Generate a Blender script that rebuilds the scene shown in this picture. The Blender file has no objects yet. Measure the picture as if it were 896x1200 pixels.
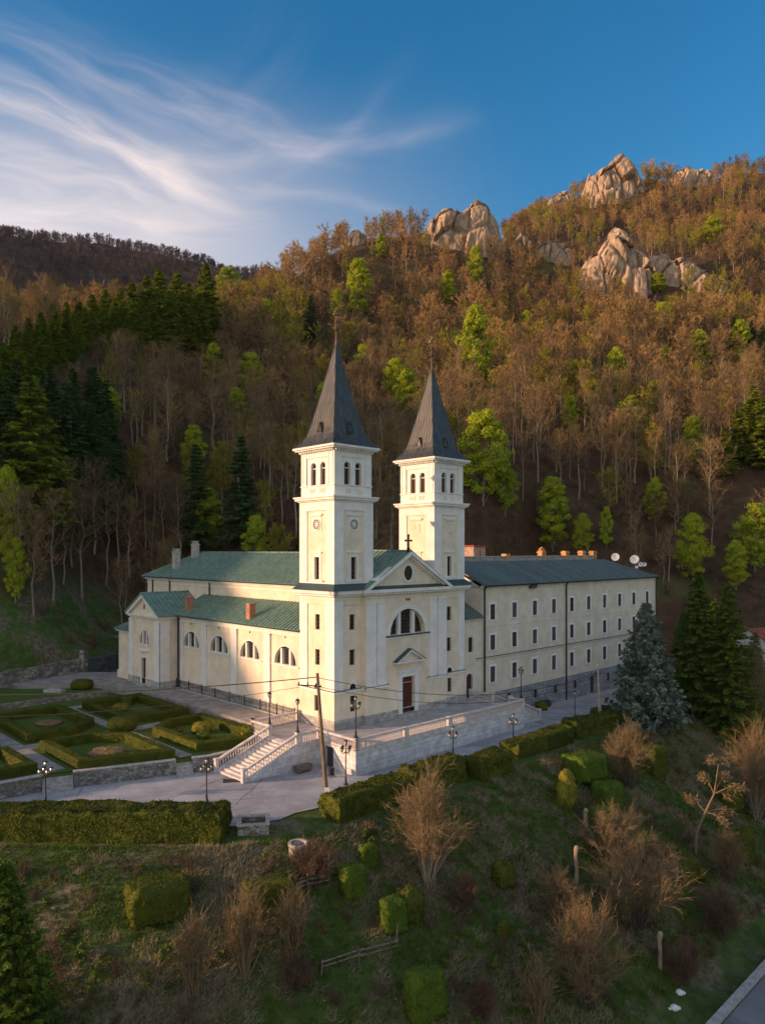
import bpy, bmesh, math, random
import numpy as np
from mathutils import Vector, noise as mnoise

sc = bpy.context.scene
# ------------------------------------------------------------------ camera
F, HX, HY, HC = 860.0, 448.0, 645.0, 17.2
cam_d = bpy.data.cameras.new("camera")
cam = bpy.data.objects.new("camera", cam_d)
sc.collection.objects.link(cam)
cam.location = (0, 0, HC)
cam.rotation_euler = (math.radians(90), 0, 0)
cam_d.sensor_fit = 'HORIZONTAL'
cam_d.sensor_width = 36
cam_d.lens = 36 * F / 896
cam_d.shift_y = 45 / 896
cam_d.clip_start = 0.5
cam_d.clip_end = 6000
sc.camera = cam
# ------------------------------------------------------------------ light
CX, CY = -4.599, 70.0
UX, UY = 0.7193, 0.6947          # local x (along the facade), local y is (-UY, UX)
SUN_EL = math.radians(12)
SUN_A = math.radians(31)
sx = -UX * math.cos(SUN_A) - UY * math.sin(SUN_A)
sy = -UY * math.cos(SUN_A) + UX * math.sin(SUN_A)
S = Vector((sx * math.cos(SUN_EL), sy * math.cos(SUN_EL), math.sin(SUN_EL)))
sun_d = bpy.data.lights.new("sun", 'SUN')
sun = bpy.data.objects.new("sun", sun_d)
sc.collection.objects.link(sun)
sun.rotation_euler = S.to_track_quat('Z', 'Y').to_euler()
sun_d.energy = 4.1
sun_d.angle = math.radians(1.2)
sun_d.color = (1.0, 0.61, 0.36)

world = bpy.data.worlds.new("World")
sc.world = world
world.use_nodes = True
nt = world.node_tree
nt.nodes.clear()
def nd(t, typ, **kw):
    n = t.nodes.new(typ)
    for k, v in kw.items():
        if k.startswith('i_'):
            n.inputs[k[2:]].default_value = v
        else:
            setattr(n, k, v)
    return n
sky = nd(nt, 'ShaderNodeTexSky', sky_type='NISHITA', sun_disc=False)
sky.sun_elevation = SUN_EL
sky.sun_rotation = math.atan2(sx, sy)
sky.air_density = 1.25
sky.dust_density = 0.6
sky.ozone_density = 3.0
hs = nd(nt, 'ShaderNodeHueSaturation', i_Saturation=1.38, i_Value=0.84)
nt.links.new(sky.outputs[0], hs.inputs['Color'])
bg = nd(nt, 'ShaderNodeBackground', i_Strength=0.15)
out = nd(nt, 'ShaderNodeOutputWorld')
# cirrus clouds: streaks laid on a high flat layer (direction divided by its height)
tc = nd(nt, 'ShaderNodeTexCoord')
sep = nd(nt, 'ShaderNodeSeparateXYZ')
nt.links.new(tc.outputs['Generated'], sep.inputs[0])
def M(op, a, b=None, c=None, t=None, clamp=False):
    t = t or nt
    n = nd(t, 'ShaderNodeMath', operation=op)
    n.use_clamp = clamp
    for i, x in enumerate((a, b, c)):
        if x is None: continue
        if isinstance(x, (int, float)): n.inputs[i].default_value = x
        else: t.links.new(x, n.inputs[i])
    return n.outputs[0]
zc = M('MAXIMUM', sep.outputs['Z'], 0.02)
hy_ = M('MAXIMUM', sep.outputs['Y'], 0.05)
A_ = M('DIVIDE', sep.outputs['X'], hy_)        # tangent of azimuth
E_ = M('DIVIDE', sep.outputs['Z'], hy_)        # tangent of elevation
# warp
comb = nd(nt, 'ShaderNodeCombineXYZ')
nt.links.new(A_, comb.inputs[0]); nt.links.new(E_, comb.inputs[1])
wn = nd(nt, 'ShaderNodeTexNoise', i_Scale=2.6, i_Detail=3.0)
nt.links.new(comb.outputs[0], wn.inputs['Vector'])
wsub = nd(nt, 'ShaderNodeVectorMath', operation='SUBTRACT')
nt.links.new(wn.outputs['Color'], wsub.inputs[0]); wsub.inputs[1].default_value = (0.5, 0.5, 0.5)
wsc = nd(nt, 'ShaderNodeVectorMath', operation='SCALE'); wsc.inputs['Scale'].default_value = 0.16
nt.links.new(wsub.outputs[0], wsc.inputs[0])
wadd = nd(nt, 'ShaderNodeVectorMath', operation='ADD')
nt.links.new(comb.outputs[0], wadd.inputs[0]); nt.links.new(wsc.outputs[0], wadd.inputs[1])
ws = nd(nt, 'ShaderNodeSeparateXYZ'); nt.links.new(wadd.outputs[0], ws.inputs[0])
def band(x0, y0, x1, y1, w, soft_end=0.12):
    """one cirrus band from (x0,y0) to (x1,y1) in direction tangents"""
    L = math.hypot(x1 - x0, y1 - y0); dx, dy = (x1 - x0) / L, (y1 - y0) / L
    al = M('ADD', M('MULTIPLY', M('SUBTRACT', ws.outputs[0], x0), dx), M('MULTIPLY', M('SUBTRACT', ws.outputs[1], y0), dy))
    ac = M('ADD', M('MULTIPLY', M('SUBTRACT', ws.outputs[0], x0), -dy), M('MULTIPLY', M('SUBTRACT', ws.outputs[1], y0), dx))
    g = M('POWER', 2.718, M('MULTIPLY', M('POWER', M('DIVIDE', M('ABSOLUTE', ac), w), 1.5), -1.0))
    e = M('MULTIPLY', M('SMOOTH_MIN', M('DIVIDE', M('ADD', al, soft_end), 2 * soft_end, clamp=True), 1.0, 0.1),
          M('DIVIDE', M('SUBTRACT', L + soft_end, al), 2 * soft_end, clamp=True))
    c2 = nd(nt, 'ShaderNodeCombineXYZ')
    nt.links.new(M('MULTIPLY', al, 4.0), c2.inputs[0]); nt.links.new(M('MULTIPLY', ac, 26.0), c2.inputs[1])
    n2 = nd(nt, 'ShaderNodeTexNoise', i_Scale=1.0, i_Detail=7.0, i_Roughness=0.55, i_Distortion=0.5)
    nt.links.new(c2.outputs[0], n2.inputs['Vector'])
    st = nd(nt, 'ShaderNodeMapRange'); st.inputs[1].default_value = 0.38; st.inputs[2].default_value = 0.66
    nt.links.new(n2.outputs[0], st.inputs[0])
    return M('MULTIPLY', M('MULTIPLY', g, e), M('ADD', M('MULTIPLY', st.outputs[0], 0.85), 0.15))
def PT(px, py): return (px - HX) / F, (HY - py) / F
bands = []
for (a, b, c, d, w, s) in ((-60, 95, 235, 232, 0.022, 1.25), (-60, 40, 150, 160, 0.07, 0.35), (60, 60, 330, 165, 0.032, 0.6),
                           (200, 190, 470, 150, 0.018, 0.7), (150, 195, 400, 240, 0.013, 0.7), (-120, 230, 250, 270, 0.07, 0.6),
                           (-60, 150, 130, 215, 0.05, 0.5), (380, 165, 430, 120, 0.012, 0.6), (250, 130, 300, 70, 0.06, 0.18)):
    p, q = PT(a, b), PT(c, d)
    bands.append(M('MULTIPLY', band(p[0], p[1], q[0], q[1], w), s))
gl = nd(nt, 'ShaderNodeMapRange', interpolation_type='SMOOTHSTEP'); gl.inputs[1].default_value = 0.68; gl.inputs[2].default_value = 0.34; nt.links.new(E_, gl.inputs[0])
gr = nd(nt, 'ShaderNodeMapRange', interpolation_type='SMOOTHSTEP'); gr.inputs[1].default_value = 0.25; gr.inputs[2].default_value = -0.55; nt.links.new(A_, gr.inputs[0])
bands.append(M('MULTIPLY', M('MULTIPLY', gl.outputs[0], gr.outputs[0]), 1.35))
tot = bands[0]
for b_ in bands[1:]:
    tot = M('ADD', tot, b_)
fac = M('MINIMUM', M('MULTIPLY', tot, 0.43), 0.7)
mix = nd(nt, 'ShaderNodeMix', data_type='RGBA')
nt.links.new(fac, mix.inputs['Factor'])
nt.links.new(hs.outputs[0], mix.inputs['A'])
mix.inputs['B'].default_value = (6.0, 4.8, 4.2, 1)
# pale warm fill added to the unseen sky behind the view, brightening shaded walls
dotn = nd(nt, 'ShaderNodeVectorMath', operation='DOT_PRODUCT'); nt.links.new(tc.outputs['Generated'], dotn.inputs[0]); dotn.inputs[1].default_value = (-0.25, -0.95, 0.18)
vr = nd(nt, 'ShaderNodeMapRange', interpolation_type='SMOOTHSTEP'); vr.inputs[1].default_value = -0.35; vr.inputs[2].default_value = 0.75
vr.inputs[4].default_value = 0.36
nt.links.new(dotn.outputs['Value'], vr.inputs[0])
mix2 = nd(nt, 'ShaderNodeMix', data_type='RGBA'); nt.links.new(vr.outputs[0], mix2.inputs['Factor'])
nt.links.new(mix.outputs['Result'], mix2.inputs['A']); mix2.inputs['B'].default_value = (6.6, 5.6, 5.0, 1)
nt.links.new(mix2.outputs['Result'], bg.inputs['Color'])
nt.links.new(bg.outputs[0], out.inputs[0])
sc.view_settings.view_transform = 'Standard'
sc.view_settings.look = 'None'
sc.view_settings.exposure = 0.62
sc.view_settings.gamma = 1
sc.view_settings.use_curve_mapping = False
sc.cycles.max_bounces = 5
sc.cycles.diffuse_bounces = 3
sc.cycles.transparent_max_bounces = 8

# ------------------------------------------------------------------ helpers
COL = sc.collection
def L2W(u, v): return (CX + UX * u - UY * v, CY + UY * u + UX * v)
def W2L(x, y):
    dx, dy = x - CX, y - CY
    return UX * dx + UY * dy, -UY * dx + UX * dy
ROT = math.atan2(UY, UX)

class MB:
    def __init__(s): s.v = []; s.f = []; s.m = []
    def add(s, vs, fs, mi=0):
        o = len(s.v); s.v.extend(tuple(x) for x in vs)
        for f in fs: s.f.append(tuple(i + o for i in f)); s.m.append(mi)
    def box(s, x0, x1, y0, y1, z0, z1, mi=0):
        s.add([(x0,y0,z0),(x1,y0,z0),(x1,y1,z0),(x0,y1,z0),(x0,y0,z1),(x1,y0,z1),(x1,y1,z1),(x0,y1,z1)],
              [(0,3,2,1),(4,5,6,7),(0,1,5,4),(1,2,6,5),(2,3,7,6),(3,0,4,7)], mi)
    def fbox(s, O, A, N, a0, a1, z0, z1, n0, n1, mi=0):
        P = lambda a, n, z: (O[0]+A[0]*a+N[0]*n, O[1]+A[1]*a+N[1]*n, z)
        s.add([P(a0,n0,z0),P(a1,n0,z0),P(a1,n1,z0),P(a0,n1,z0),P(a0,n0,z1),P(a1,n0,z1),P(a1,n1,z1),P(a0,n1,z1)],
              [(0,3,2,1),(4,5,6,7),(0,1,5,4),(1,2,6,5),(2,3,7,6),(3,0,4,7)], mi)
    def prism(s, pts, z0, z1, mi=0, top=True):
        n = len(pts)
        z0s = z0 if isinstance(z0, (list, tuple)) else [z0]*n
        z1s = z1 if isinstance(z1, (list, tuple)) else [z1]*n
        vs = [(p[0],p[1],z0s[i]) for i,p in enumerate(pts)] + [(p[0],p[1],z1s[i]) for i,p in enumerate(pts)]
        fs = [(i,(i+1)%n,n+(i+1)%n,n+i) for i in range(n)]
        if top: fs += [tuple(range(n,2*n)), tuple(range(n-1,-1,-1))]
        s.add(vs, fs, mi)
    def extr(s, O, A, N, poly, n0, n1, mi=0):
        """polygon (a,z) extruded along the normal"""
        k = len(poly)
        P = lambda a, n, z: (O[0]+A[0]*a+N[0]*n, O[1]+A[1]*a+N[1]*n, z)
        vs = [P(a,n0,z) for a,z in poly] + [P(a,n1,z) for a,z in poly]
        s.add(vs, [tuple(range(k)), tuple(range(2*k-1,k-1,-1))] + [(i,(i+1)%k,k+(i+1)%k,k+i) for i in range(k)], mi)
    def slab(s, p, q, r, t, th, mi=0):
        """sloping quad p,q,r,t (3D) with thickness th downwards"""
        vs = [p,q,r,t] + [(a[0],a[1],a[2]-th) for a in (p,q,r,t)]
        s.add(vs, [(0,1,2,3),(7,6,5,4),(0,4,5,1),(1,5,6,2),(2,6,7,3),(3,7,4,0)], mi)
    def seg(s, p, q, r0, r1, n=6, mi=0, cap=True):
        p, q = Vector(p), Vector(q); d = q - p
        if d.length < 1e-6: return
        d.normalize()
        a = d.orthogonal().normalized(); b = d.cross(a)
        vs = []
        for c, r in ((p, r0), (q, r1)):
            for i in range(n):
                t = 2*math.pi*i/n
                vs.append(c + (a*math.cos(t) + b*math.sin(t))*r)
        fs = [(i,(i+1)%n,n+(i+1)%n,n+i) for i in range(n)]
        if cap: fs += [tuple(range(n-1,-1,-1)), tuple(range(n,2*n))]
        s.add(vs, fs, mi)
    def tube(s, pts, r, n=5, mi=0):
        for i in range(len(pts)-1):
            r0 = r[i] if isinstance(r, (list,tuple)) else r
            r1 = r[i+1] if isinstance(r, (list,tuple)) else r
            s.seg(pts[i], pts[i+1], r0, r1, n, mi)
    def lathe(s, c, prof, n=10, mi=0):
        vs = []; k = len(prof)
        for r, z in prof:
            for i in range(n):
                t = 2*math.pi*i/n
                vs.append((c[0]+r*math.cos(t), c[1]+r*math.sin(t), c[2]+z))
        fs = []
        for j in range(k-1):
            for i in range(n):
                fs.append((j*n+i, j*n+(i+1)%n, (j+1)*n+(i+1)%n, (j+1)*n+i))
        fs += [tuple(range(n-1,-1,-1)), tuple(range((k-1)*n, k*n))]
        s.add(vs, fs, mi)
    def ball(s, c, r, n=8, mi=0, sq=1.0):
        s.lathe((c[0],c[1],c[2]), [(max(0.001,r*math.sin(math.pi*i/6)), -r*sq*math.cos(math.pi*i/6)) for i in range(7)], n, mi)
    def build(s, name, mats, parent=None, smooth=False):
        me = bpy.data.meshes.new(name)
        me.from_pydata(s.v, [], s.f)
        if not isinstance(mats, (list, tuple)): mats = [mats]
        for m in mats: me.materials.append(m)
        if len(mats) > 1: me.polygons.foreach_set('material_index', s.m)
        if smooth: me.polygons.foreach_set('use_smooth', [True]*len(me.polygons))
        me.update()
        return link(name, me, parent)
def link(name, me, parent=None):
    o = bpy.data.objects.new(name, me); COL.objects.link(o)
    if parent is not None: o.parent = parent
    return o
def bigmesh(name, V, T, mats, tint=None, smooth=False):
    """numpy verts (n,3) and triangles (m,3)"""
    V = np.asarray(V, dtype=np.float32); T = np.asarray(T, dtype=np.int32)
    me = bpy.data.meshes.new(name)
    me.vertices.add(len(V)); me.vertices.foreach_set('co', V.ravel())
    me.loops.add(T.size); me.loops.foreach_set('vertex_index', T.ravel())
    me.polygons.add(len(T))
    k = T.shape[1]
    me.polygons.foreach_set('loop_start', np.arange(0, T.size, k, dtype=np.int32))
    try: me.polygons.foreach_set('loop_total', np.full(len(T), k, dtype=np.int32))
    except Exception: pass
    if smooth: me.polygons.foreach_set('use_smooth', np.ones(len(T), dtype=bool))
    for m in (mats if isinstance(mats, (list, tuple)) else [mats]): me.materials.append(m)
    if tint is not None:
        a = me.attributes.new('tint', 'FLOAT', 'POINT'); a.data.foreach_set('value', np.asarray(tint, dtype=np.float32))
    me.update(calc_edges=True)
    return me
def tag(o, label=None, cat=None, group=None, kind=None):
    if label: o['label'] = label
    if cat: o['category'] = cat
    if group: o['group'] = group
    if kind: o['kind'] = kind
    return o
def empty(name, loc=(0,0,0), rz=0, label=None, cat=None, group=None):
    o = bpy.data.objects.new(name, None); COL.objects.link(o)
    o.location = loc; o.rotation_euler = (0,0,rz); o.empty_display_size = 0.3
    return tag(o, label, cat, group)
def local_root(name, label, cat, group=None, at=(0,0,0)):
    """an Empty in the church's frame, so children use (u, v, z)"""
    x, y = L2W(at[0], at[1])
    return empty(name, (x, y, at[2]), ROT, label, cat, group)
def copy_tree(o, parent=None):
    c = o.copy(); COL.objects.link(c)
    if parent is not None: c.parent = parent
    for ch in o.children: copy_tree(ch, c)
    return c

# ------------------------------------------------------------------ materials
def mat(name, col, rough=0.8, spec=0.3, metal=0.0, var=0.12, vscale=3.0, col2=None, bump=0.0, bscale=20.0,
        island=0.0, objrand=0.0, tint=False, stretch=(1,1,1), stain=0.0, stain_col=None, trans=0.0, coords='Object', detail=5.0, bdist=0.1):
    m = bpy.data.materials.new(name); m.use_nodes = True
    t = m.node_tree; t.nodes.clear()
    o = nd(t, 'ShaderNodeOutputMaterial')
    b = nd(t, 'ShaderNodeBsdfPrincipled', i_Roughness=rough, i_Metallic=metal)
    b.inputs['Specular IOR Level'].default_value = spec
    tcn = nd(t, 'ShaderNodeTexCoord')
    mp = nd(t, 'ShaderNodeMapping'); mp.inputs['Scale'].default_value = stretch
    t.links.new(tcn.outputs[coords], mp.inputs[0])
    n1 = nd(t, 'ShaderNodeTexNoise', i_Scale=vscale, i_Detail=detail, i_Roughness=0.6)
    t.links.new(mp.outputs[0], n1.inputs['Vector'])
    mx = nd(t, 'ShaderNodeMix', data_type='RGBA')
    c2 = col2 or tuple(c*(1-var*2.2) for c in col)
    c1 = col if col2 else tuple(min(1, c*(1+var)) for c in col)
    mr = nd(t, 'ShaderNodeMapRange'); mr.inputs[1].default_value = 0.35; mr.inputs[2].default_value = 0.65
    t.links.new(n1.outputs[0], mr.inputs[0])
    f = mr.outputs[0]
    if island > 0:
        g = nd(t, 'ShaderNodeNewGeometry')
        f = M('ADD', M('MULTIPLY', f, 1-island, t=t), M('MULTIPLY', g.outputs['Random Per Island'], island, t=t), t=t)
    if objrand > 0:
        oi = nd(t, 'ShaderNodeObjectInfo')
        f = M('ADD', M('MULTIPLY', f, 1-objrand, t=t), M('MULTIPLY', oi.outputs['Random'], objrand, t=t), t=t)
    if tint:
        at = nd(t, 'ShaderNodeAttribute', attribute_name='tint')
        f = M('ADD', M('MULTIPLY', f, 0.35, t=t), M('MULTIPLY', at.outputs['Fac'], 0.65, t=t), t=t)
    t.links.new(f, mx.inputs['Factor'])
    mx.inputs['A'].default_value = (*c1, 1); mx.inputs['B'].default_value = (*c2, 1)
    colout = mx.outputs['Result']
    if stain > 0:
        n3 = nd(t, 'ShaderNodeTexNoise', i_Scale=0.6, i_Detail=8.0, i_Roughness=0.7)
        mp3 = nd(t, 'ShaderNodeMapping'); mp3.inputs['Scale'].default_value = (1.6, 1.6, 0.35)
        t.links.new(tcn.outputs['Object'], mp3.inputs[0]); t.links.new(mp3.outputs[0], n3.inputs['Vector'])
        r3 = nd(t, 'ShaderNodeMapRange'); r3.inputs[1].default_value = 0.5; r3.inputs[2].default_value = 0.8; r3.inputs[4].default_value = stain
        t.links.new(n3.outputs[0], r3.inputs[0])
        m3 = nd(t, 'ShaderNodeMix', data_type='RGBA')
        t.links.new(r3.outputs[0], m3.inputs['Factor']); t.links.new(colout, m3.inputs['A'])
        m3.inputs['B'].default_value = (*(stain_col or tuple(c*0.45 for c in col)), 1)
        colout = m3.outputs['Result']
    t.links.new(colout, b.inputs['Base Color'])
    if bump > 0:
        n2 = nd(t, 'ShaderNodeTexNoise', i_Scale=bscale, i_Detail=4.0)
        t.links.new(mp.outputs[0], n2.inputs['Vector'])
        bp = nd(t, 'ShaderNodeBump', i_Strength=bump, i_Distance=bdist)
        t.links.new(n2.outputs[0], bp.inputs['Height']); t.links.new(bp.outputs[0], b.inputs['Normal'])
    if trans > 0:
        tr = nd(t, 'ShaderNodeBsdfTranslucent'); t.links.new(colout, tr.inputs['Color'])
        ms = nd(t, 'ShaderNodeMixShader'); ms.inputs[0].default_value = trans
        t.links.new(b.outputs[0], ms.inputs[1]); t.links.new(tr.outputs[0], ms.inputs[2])
        t.links.new(ms.outputs[0], o.inputs[0])
    else:
        t.links.new(b.outputs[0], o.inputs[0])
    return m
def stone_mat(name, col, mortar, sx_=1.2, sz_=2.4, bump=0.6, kind='brick', rand=0.35):
    """coursed stone (brick) or rubble (voronoi), in object space with a triplanar-free trick: x+y drives the run"""
    m = bpy.data.materials.new(name); m.use_nodes = True
    t = m.node_tree; t.nodes.clear()
    o = nd(t, 'ShaderNodeOutputMaterial'); b = nd(t, 'ShaderNodeBsdfPrincipled', i_Roughness=0.9)
    b.inputs['Specular IOR Level'].default_value = 0.2
    tcn = nd(t, 'ShaderNodeTexCoord'); sp = nd(t, 'ShaderNodeSeparateXYZ'); t.links.new(tcn.outputs['Object'], sp.inputs[0])
    nz = nd(t, 'ShaderNodeTexNoise', i_Scale=1.5, i_Detail=8.0, i_Roughness=0.7); t.links.new(tcn.outputs['Object'], nz.inputs['Vector'])
    if kind == 'brick':
        cb = nd(t, 'ShaderNodeCombineXYZ'); t.links.new(M('ADD', sp.outputs[0], sp.outputs[1], t=t), cb.inputs[0]); t.links.new(sp.outputs[2], cb.inputs[1])
        br = nd(t, 'ShaderNodeTexBrick', i_Scale=1.0)
        br.inputs['Brick Width'].default_value = sx_; br.inputs['Row Height'].default_value = 1/sz_
        br.inputs['Mortar Size'].default_value = 0.012; br.inputs['Bias'].default_value = 0.0
        br.inputs['Color1'].default_value = (*[c*(1-rand*0.6) for c in col], 1)
        br.inputs['Color2'].default_value = (*[min(1, c*(1+rand*0.5)) for c in col], 1)
        br.inputs['Mortar'].default_value = (*mortar, 1)
        t.links.new(cb.outputs[0], br.inputs['Vector'])
        c_ = br.outputs['Color']; h_ = M('SUBTRACT', 1.0, br.outputs['Fac'], t=t)
    else:
        vo = nd(t, 'ShaderNodeTexVoronoi', i_Scale=sx_, feature='F1'); vo.inputs['Randomness'].default_value = 1.0
        mpp = nd(t, 'ShaderNodeMapping'); mpp.inputs['Scale'].default_value = (1, 1, 1.7); t.links.new(tcn.outputs['Object'], mpp.inputs[0])
        t.links.new(mpp.outputs[0], vo.inputs['Vector'])
        ve = nd(t, 'ShaderNodeTexVoronoi', i_Scale=sx_, feature='DISTANCE_TO_EDGE'); t.links.new(mpp.outputs[0], ve.inputs['Vector'])
        e = nd(t, 'ShaderNodeMapRange'); e.inputs[1].default_value = 0.0; e.inputs[2].default_value = 0.08; t.links.new(ve.outputs['Distance'], e.inputs[0])
        hsn = nd(t, 'ShaderNodeSeparateColor'); t.links.new(vo.outputs['Color'], hsn.inputs[0])
        m0 = nd(t, 'ShaderNodeMix', data_type='RGBA'); t.links.new(hsn.outputs[0], m0.inputs['Factor'])
        m0.inputs['A'].default_value = (*[c*(1-rand) for c in col], 1); m0.inputs['B'].default_value = (*[min(1, c*(1+rand)) for c in col], 1)
        m1 = nd(t, 'ShaderNodeMix', data_type='RGBA'); t.links.new(e.outputs[0], m1.inputs['Factor'])
        m1.inputs['A'].default_value = (*mortar, 1); t.links.new(m0.outputs['Result'], m1.inputs['B'])
        c_ = m1.outputs['Result']; h_ = e.outputs[0]
    mm = nd(t, 'ShaderNodeMix', data_type='RGBA', blend_type='MULTIPLY'); mm.inputs['Factor'].default_value = 1.0
    rr = nd(t, 'ShaderNodeMapRange'); rr.inputs[1].default_value = 0.3; rr.inputs[2].default_value = 0.7; rr.inputs[3].default_value = 0.62; rr.inputs[4].default_value = 1.15
    t.links.new(nz.outputs[0], rr.inputs[0])
    t.links.new(c_, mm.inputs['A']); t.links.new(rr.outputs[0], mm.inputs['B'])
    t.links.new(mm.outputs['Result'], b.inputs['Base Color'])
    bp = nd(t, 'ShaderNodeBump', i_Strength=bump, i_Distance=0.05); t.links.new(h_, bp.inputs['Height']); t.links.new(bp.outputs[0], b.inputs['Normal'])
    t.links.new(b.outputs[0], o.inputs[0])
    return m

m_cream = mat('cream_plaster', (0.81,0.68,0.52), 0.9, 0.15, var=0.06, vscale=0.7, stain=0.40, stain_col=(0.55,0.44,0.28), bump=0.05, bscale=30)
m_white = mat('white_plaster', (0.80,0.77,0.72), 0.85, 0.2, var=0.05, vscale=0.8, stain=0.38, stain_col=(0.58,0.53,0.46))
m_beige = mat('beige_plaster', (0.75,0.655,0.51), 0.9, 0.15, var=0.06, vscale=0.7, stain=0.38, stain_col=(0.50,0.44,0.35), bump=0.05, bscale=30)
m_plinth = stone_mat('plinth_stone', (0.46,0.44,0.41), (0.24,0.23,0.22), 0.9, 3.4)
m_base = stone_mat('basement_stone', (0.34,0.34,0.34), (0.18,0.18,0.18), 1.1, 2.6)
m_terr = stone_mat('terrace_stone', (0.70,0.67,0.65), (0.47,0.44,0.42), 1.0, 2.5, rand=0.18)
m_rubble = stone_mat('rubble_stone', (0.27,0.25,0.22), (0.09,0.08,0.07), 2.6, kind='rubble', rand=0.4)
m_balus = mat('balustrade_stone', (0.64,0.57,0.53), 0.8, 0.2, var=0.1, vscale=1.5, stain=0.4, stain_col=(0.38,0.33,0.30))
m_copper = mat('green_copper', (0.10,0.185,0.14), 0.55, 0.4, var=0.2, vscale=1.2, col2=(0.15,0.25,0.19), stain=0.45, stain_col=(0.12,0.12,0.09), stretch=(0.4,1.6,0.6))
m_seam = mat('copper_seam', (0.24,0.33,0.26), 0.5, 0.4, var=0.2, vscale=2)
m_slate = mat('dark_roof_sheet', (0.10,0.10,0.09), 0.5, 0.4, var=0.2, vscale=0.5, col2=(0.14,0.215,0.185), stain=0.85, stain_col=(0.15,0.095,0.08), stretch=(1.3,0.16,0.3))
m_slseam = mat('roof_sheet_seam', (0.10,0.14,0.145), 0.5, 0.4, var=0.3, vscale=1.5)
m_spire = mat('spire_sheet', (0.085,0.077,0.06), 0.42, 0.5, var=0.25, vscale=1.2, stretch=(2.5,2.5,0.25), col2=(0.032,0.035,0.034))
m_flash = mat('dark_flashing', (0.04,0.07,0.07), 0.5, 0.4)
m_glass = mat('dark_glass', (0.015,0.014,0.016), 0.25, 0.5, var=0.1)
m_winglass = mat('window_glass', (0.02,0.02,0.024), 0.2, 0.6, var=0.1, objrand=0.75, col2=(0.16,0.145,0.14))
m_bars = mat('window_bars', (0.10,0.075,0.055), 0.7, 0.3)
m_louvre = mat('wood_louvre', (0.30,0.12,0.05), 0.7, 0.3, var=0.2, stretch=(1,1,12), vscale=3)
m_door = mat('red_brown_door', (0.09,0.022,0.014), 0.6, 0.4, var=0.2, vscale=4)
m_greydoor = mat('grey_door', (0.05,0.05,0.05), 0.6, 0.4)
m_iron = mat('black_iron', (0.018,0.018,0.02), 0.5, 0.5)
m_lampglass = mat('lamp_glass', (0.45,0.40,0.32), 0.25, 0.6)
m_gold = mat('finial_metal', (0.16,0.09,0.05), 0.4, 0.6, metal=0.5)
m_brick = stone_mat('chimney_brick', (0.50,0.20,0.10), (0.45,0.36,0.28), 0.25, 12, rand=0.4)
m_pink = stone_mat('pink_brick', (0.55,0.33,0.24), (0.50,0.40,0.33), 0.3, 9, rand=0.3)
m_ochre = mat('ochre_clay', (0.60,0.30,0.12), 0.8, var=0.15)
m_ashwhite = mat('pale_chimney', (0.50,0.46,0.40), 0.9, var=0.25, vscale=6)
m_asphalt = mat('street_asphalt', (0.36,0.36,0.37), 0.9, 0.2, var=0.12, vscale=0.35, stain=0.55, stain_col=(0.17,0.165,0.16), bump=0.15, bscale=25)
m_road = mat('road_asphalt', (0.20,0.20,0.21), 0.9, 0.2, var=0.1, vscale=0.4, stain=0.3)
m_pave = mat('terrace_paving', (0.42,0.38,0.36), 0.85, 0.2, var=0.1, vscale=0.6, stain=0.4, stain_col=(0.28,0.25,0.235))
m_pathm = mat('path_paving', (0.30,0.28,0.25), 0.9, 0.2, var=0.15, vscale=0.8, stain=0.4)
m_kerb = mat('kerb_stone', (0.42,0.40,0.37), 0.85, var=0.15, vscale=3)
m_concrete = mat('weathered_concrete', (0.42,0.38,0.33), 0.9, var=0.2, vscale=5, stain=0.5)
m_polewood = mat('pole_wood', (0.22,0.15,0.09), 0.85, var=0.25, vscale=3, stretch=(4,4,0.3))
m_oldwood = mat('grey_weathered_wood', (0.20,0.165,0.125), 0.9, var=0.3, vscale=6)
m_wire = mat('black_cable', (0.03,0.03,0.03), 0.6)
m_dish = mat('white_dish', (0.72,0.70,0.68), 0.5, 0.4, var=0.05)
m_whitew = mat('white_house_wall', (0.70,0.68,0.64), 0.9, var=0.05)
m_redroof = mat('red_tile_roof', (0.30,0.08,0.045), 0.8, var=0.25, vscale=5)
m_darkroof = mat('dark_tile_roof', (0.045,0.042,0.042), 0.8, var=0.2)
m_paleroof = mat('pale_tile_roof', (0.42,0.38,0.33), 0.85, var=0.3, vscale=4)
m_bankwall = stone_mat('old_wall_stone', (0.24,0.225,0.20), (0.12,0.11,0.10), 1.6, kind='rubble', rand=0.5)
m_hedge = mat('hedge_leaves', (0.024,0.045,0.006), 0.75, 0.15, var=0.3, vscale=1.3, island=0.65, col2=(0.125,0.125,0.012), trans=0.1)
m_hedge2 = mat('bright_hedge_leaves', (0.028,0.065,0.007), 0.75, 0.15, var=0.3, vscale=1.3, island=0.65, col2=(0.12,0.165,0.016), trans=0.1)
m_thuja = mat('golden_thuja_leaves', (0.05,0.07,0.008), 0.75, 0.15, vscale=2, island=0.5, col2=(0.30,0.25,0.03), trans=0.15)
m_bark = mat('bark', (0.13,0.095,0.065), 0.9, var=0.3, vscale=4, objrand=0.3, stretch=(3,3,0.5))
m_palebark = mat('pale_bark', (0.42,0.33,0.23), 0.9, var=0.3, vscale=2, objrand=0.6, col2=(0.16,0.115,0.08))
m_twig = mat('brown_twigs', (0.38,0.25,0.105), 0.9, 0.1, vscale=0.3, island=0.25, objrand=0.6, col2=(0.08,0.062,0.042), trans=0.1)
m_twigf = mat('forest_twigs', (0.46,0.28,0.105), 0.9, 0.1, vscale=0.02, island=0.2, tint=True, col2=(0.085,0.064,0.042), trans=0.1)
m_budf = mat('budding_twigs', (0.44,0.40,0.04), 0.9, 0.1, vscale=0.3, island=0.5, col2=(0.14,0.11,0.03), trans=0.25)
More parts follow.
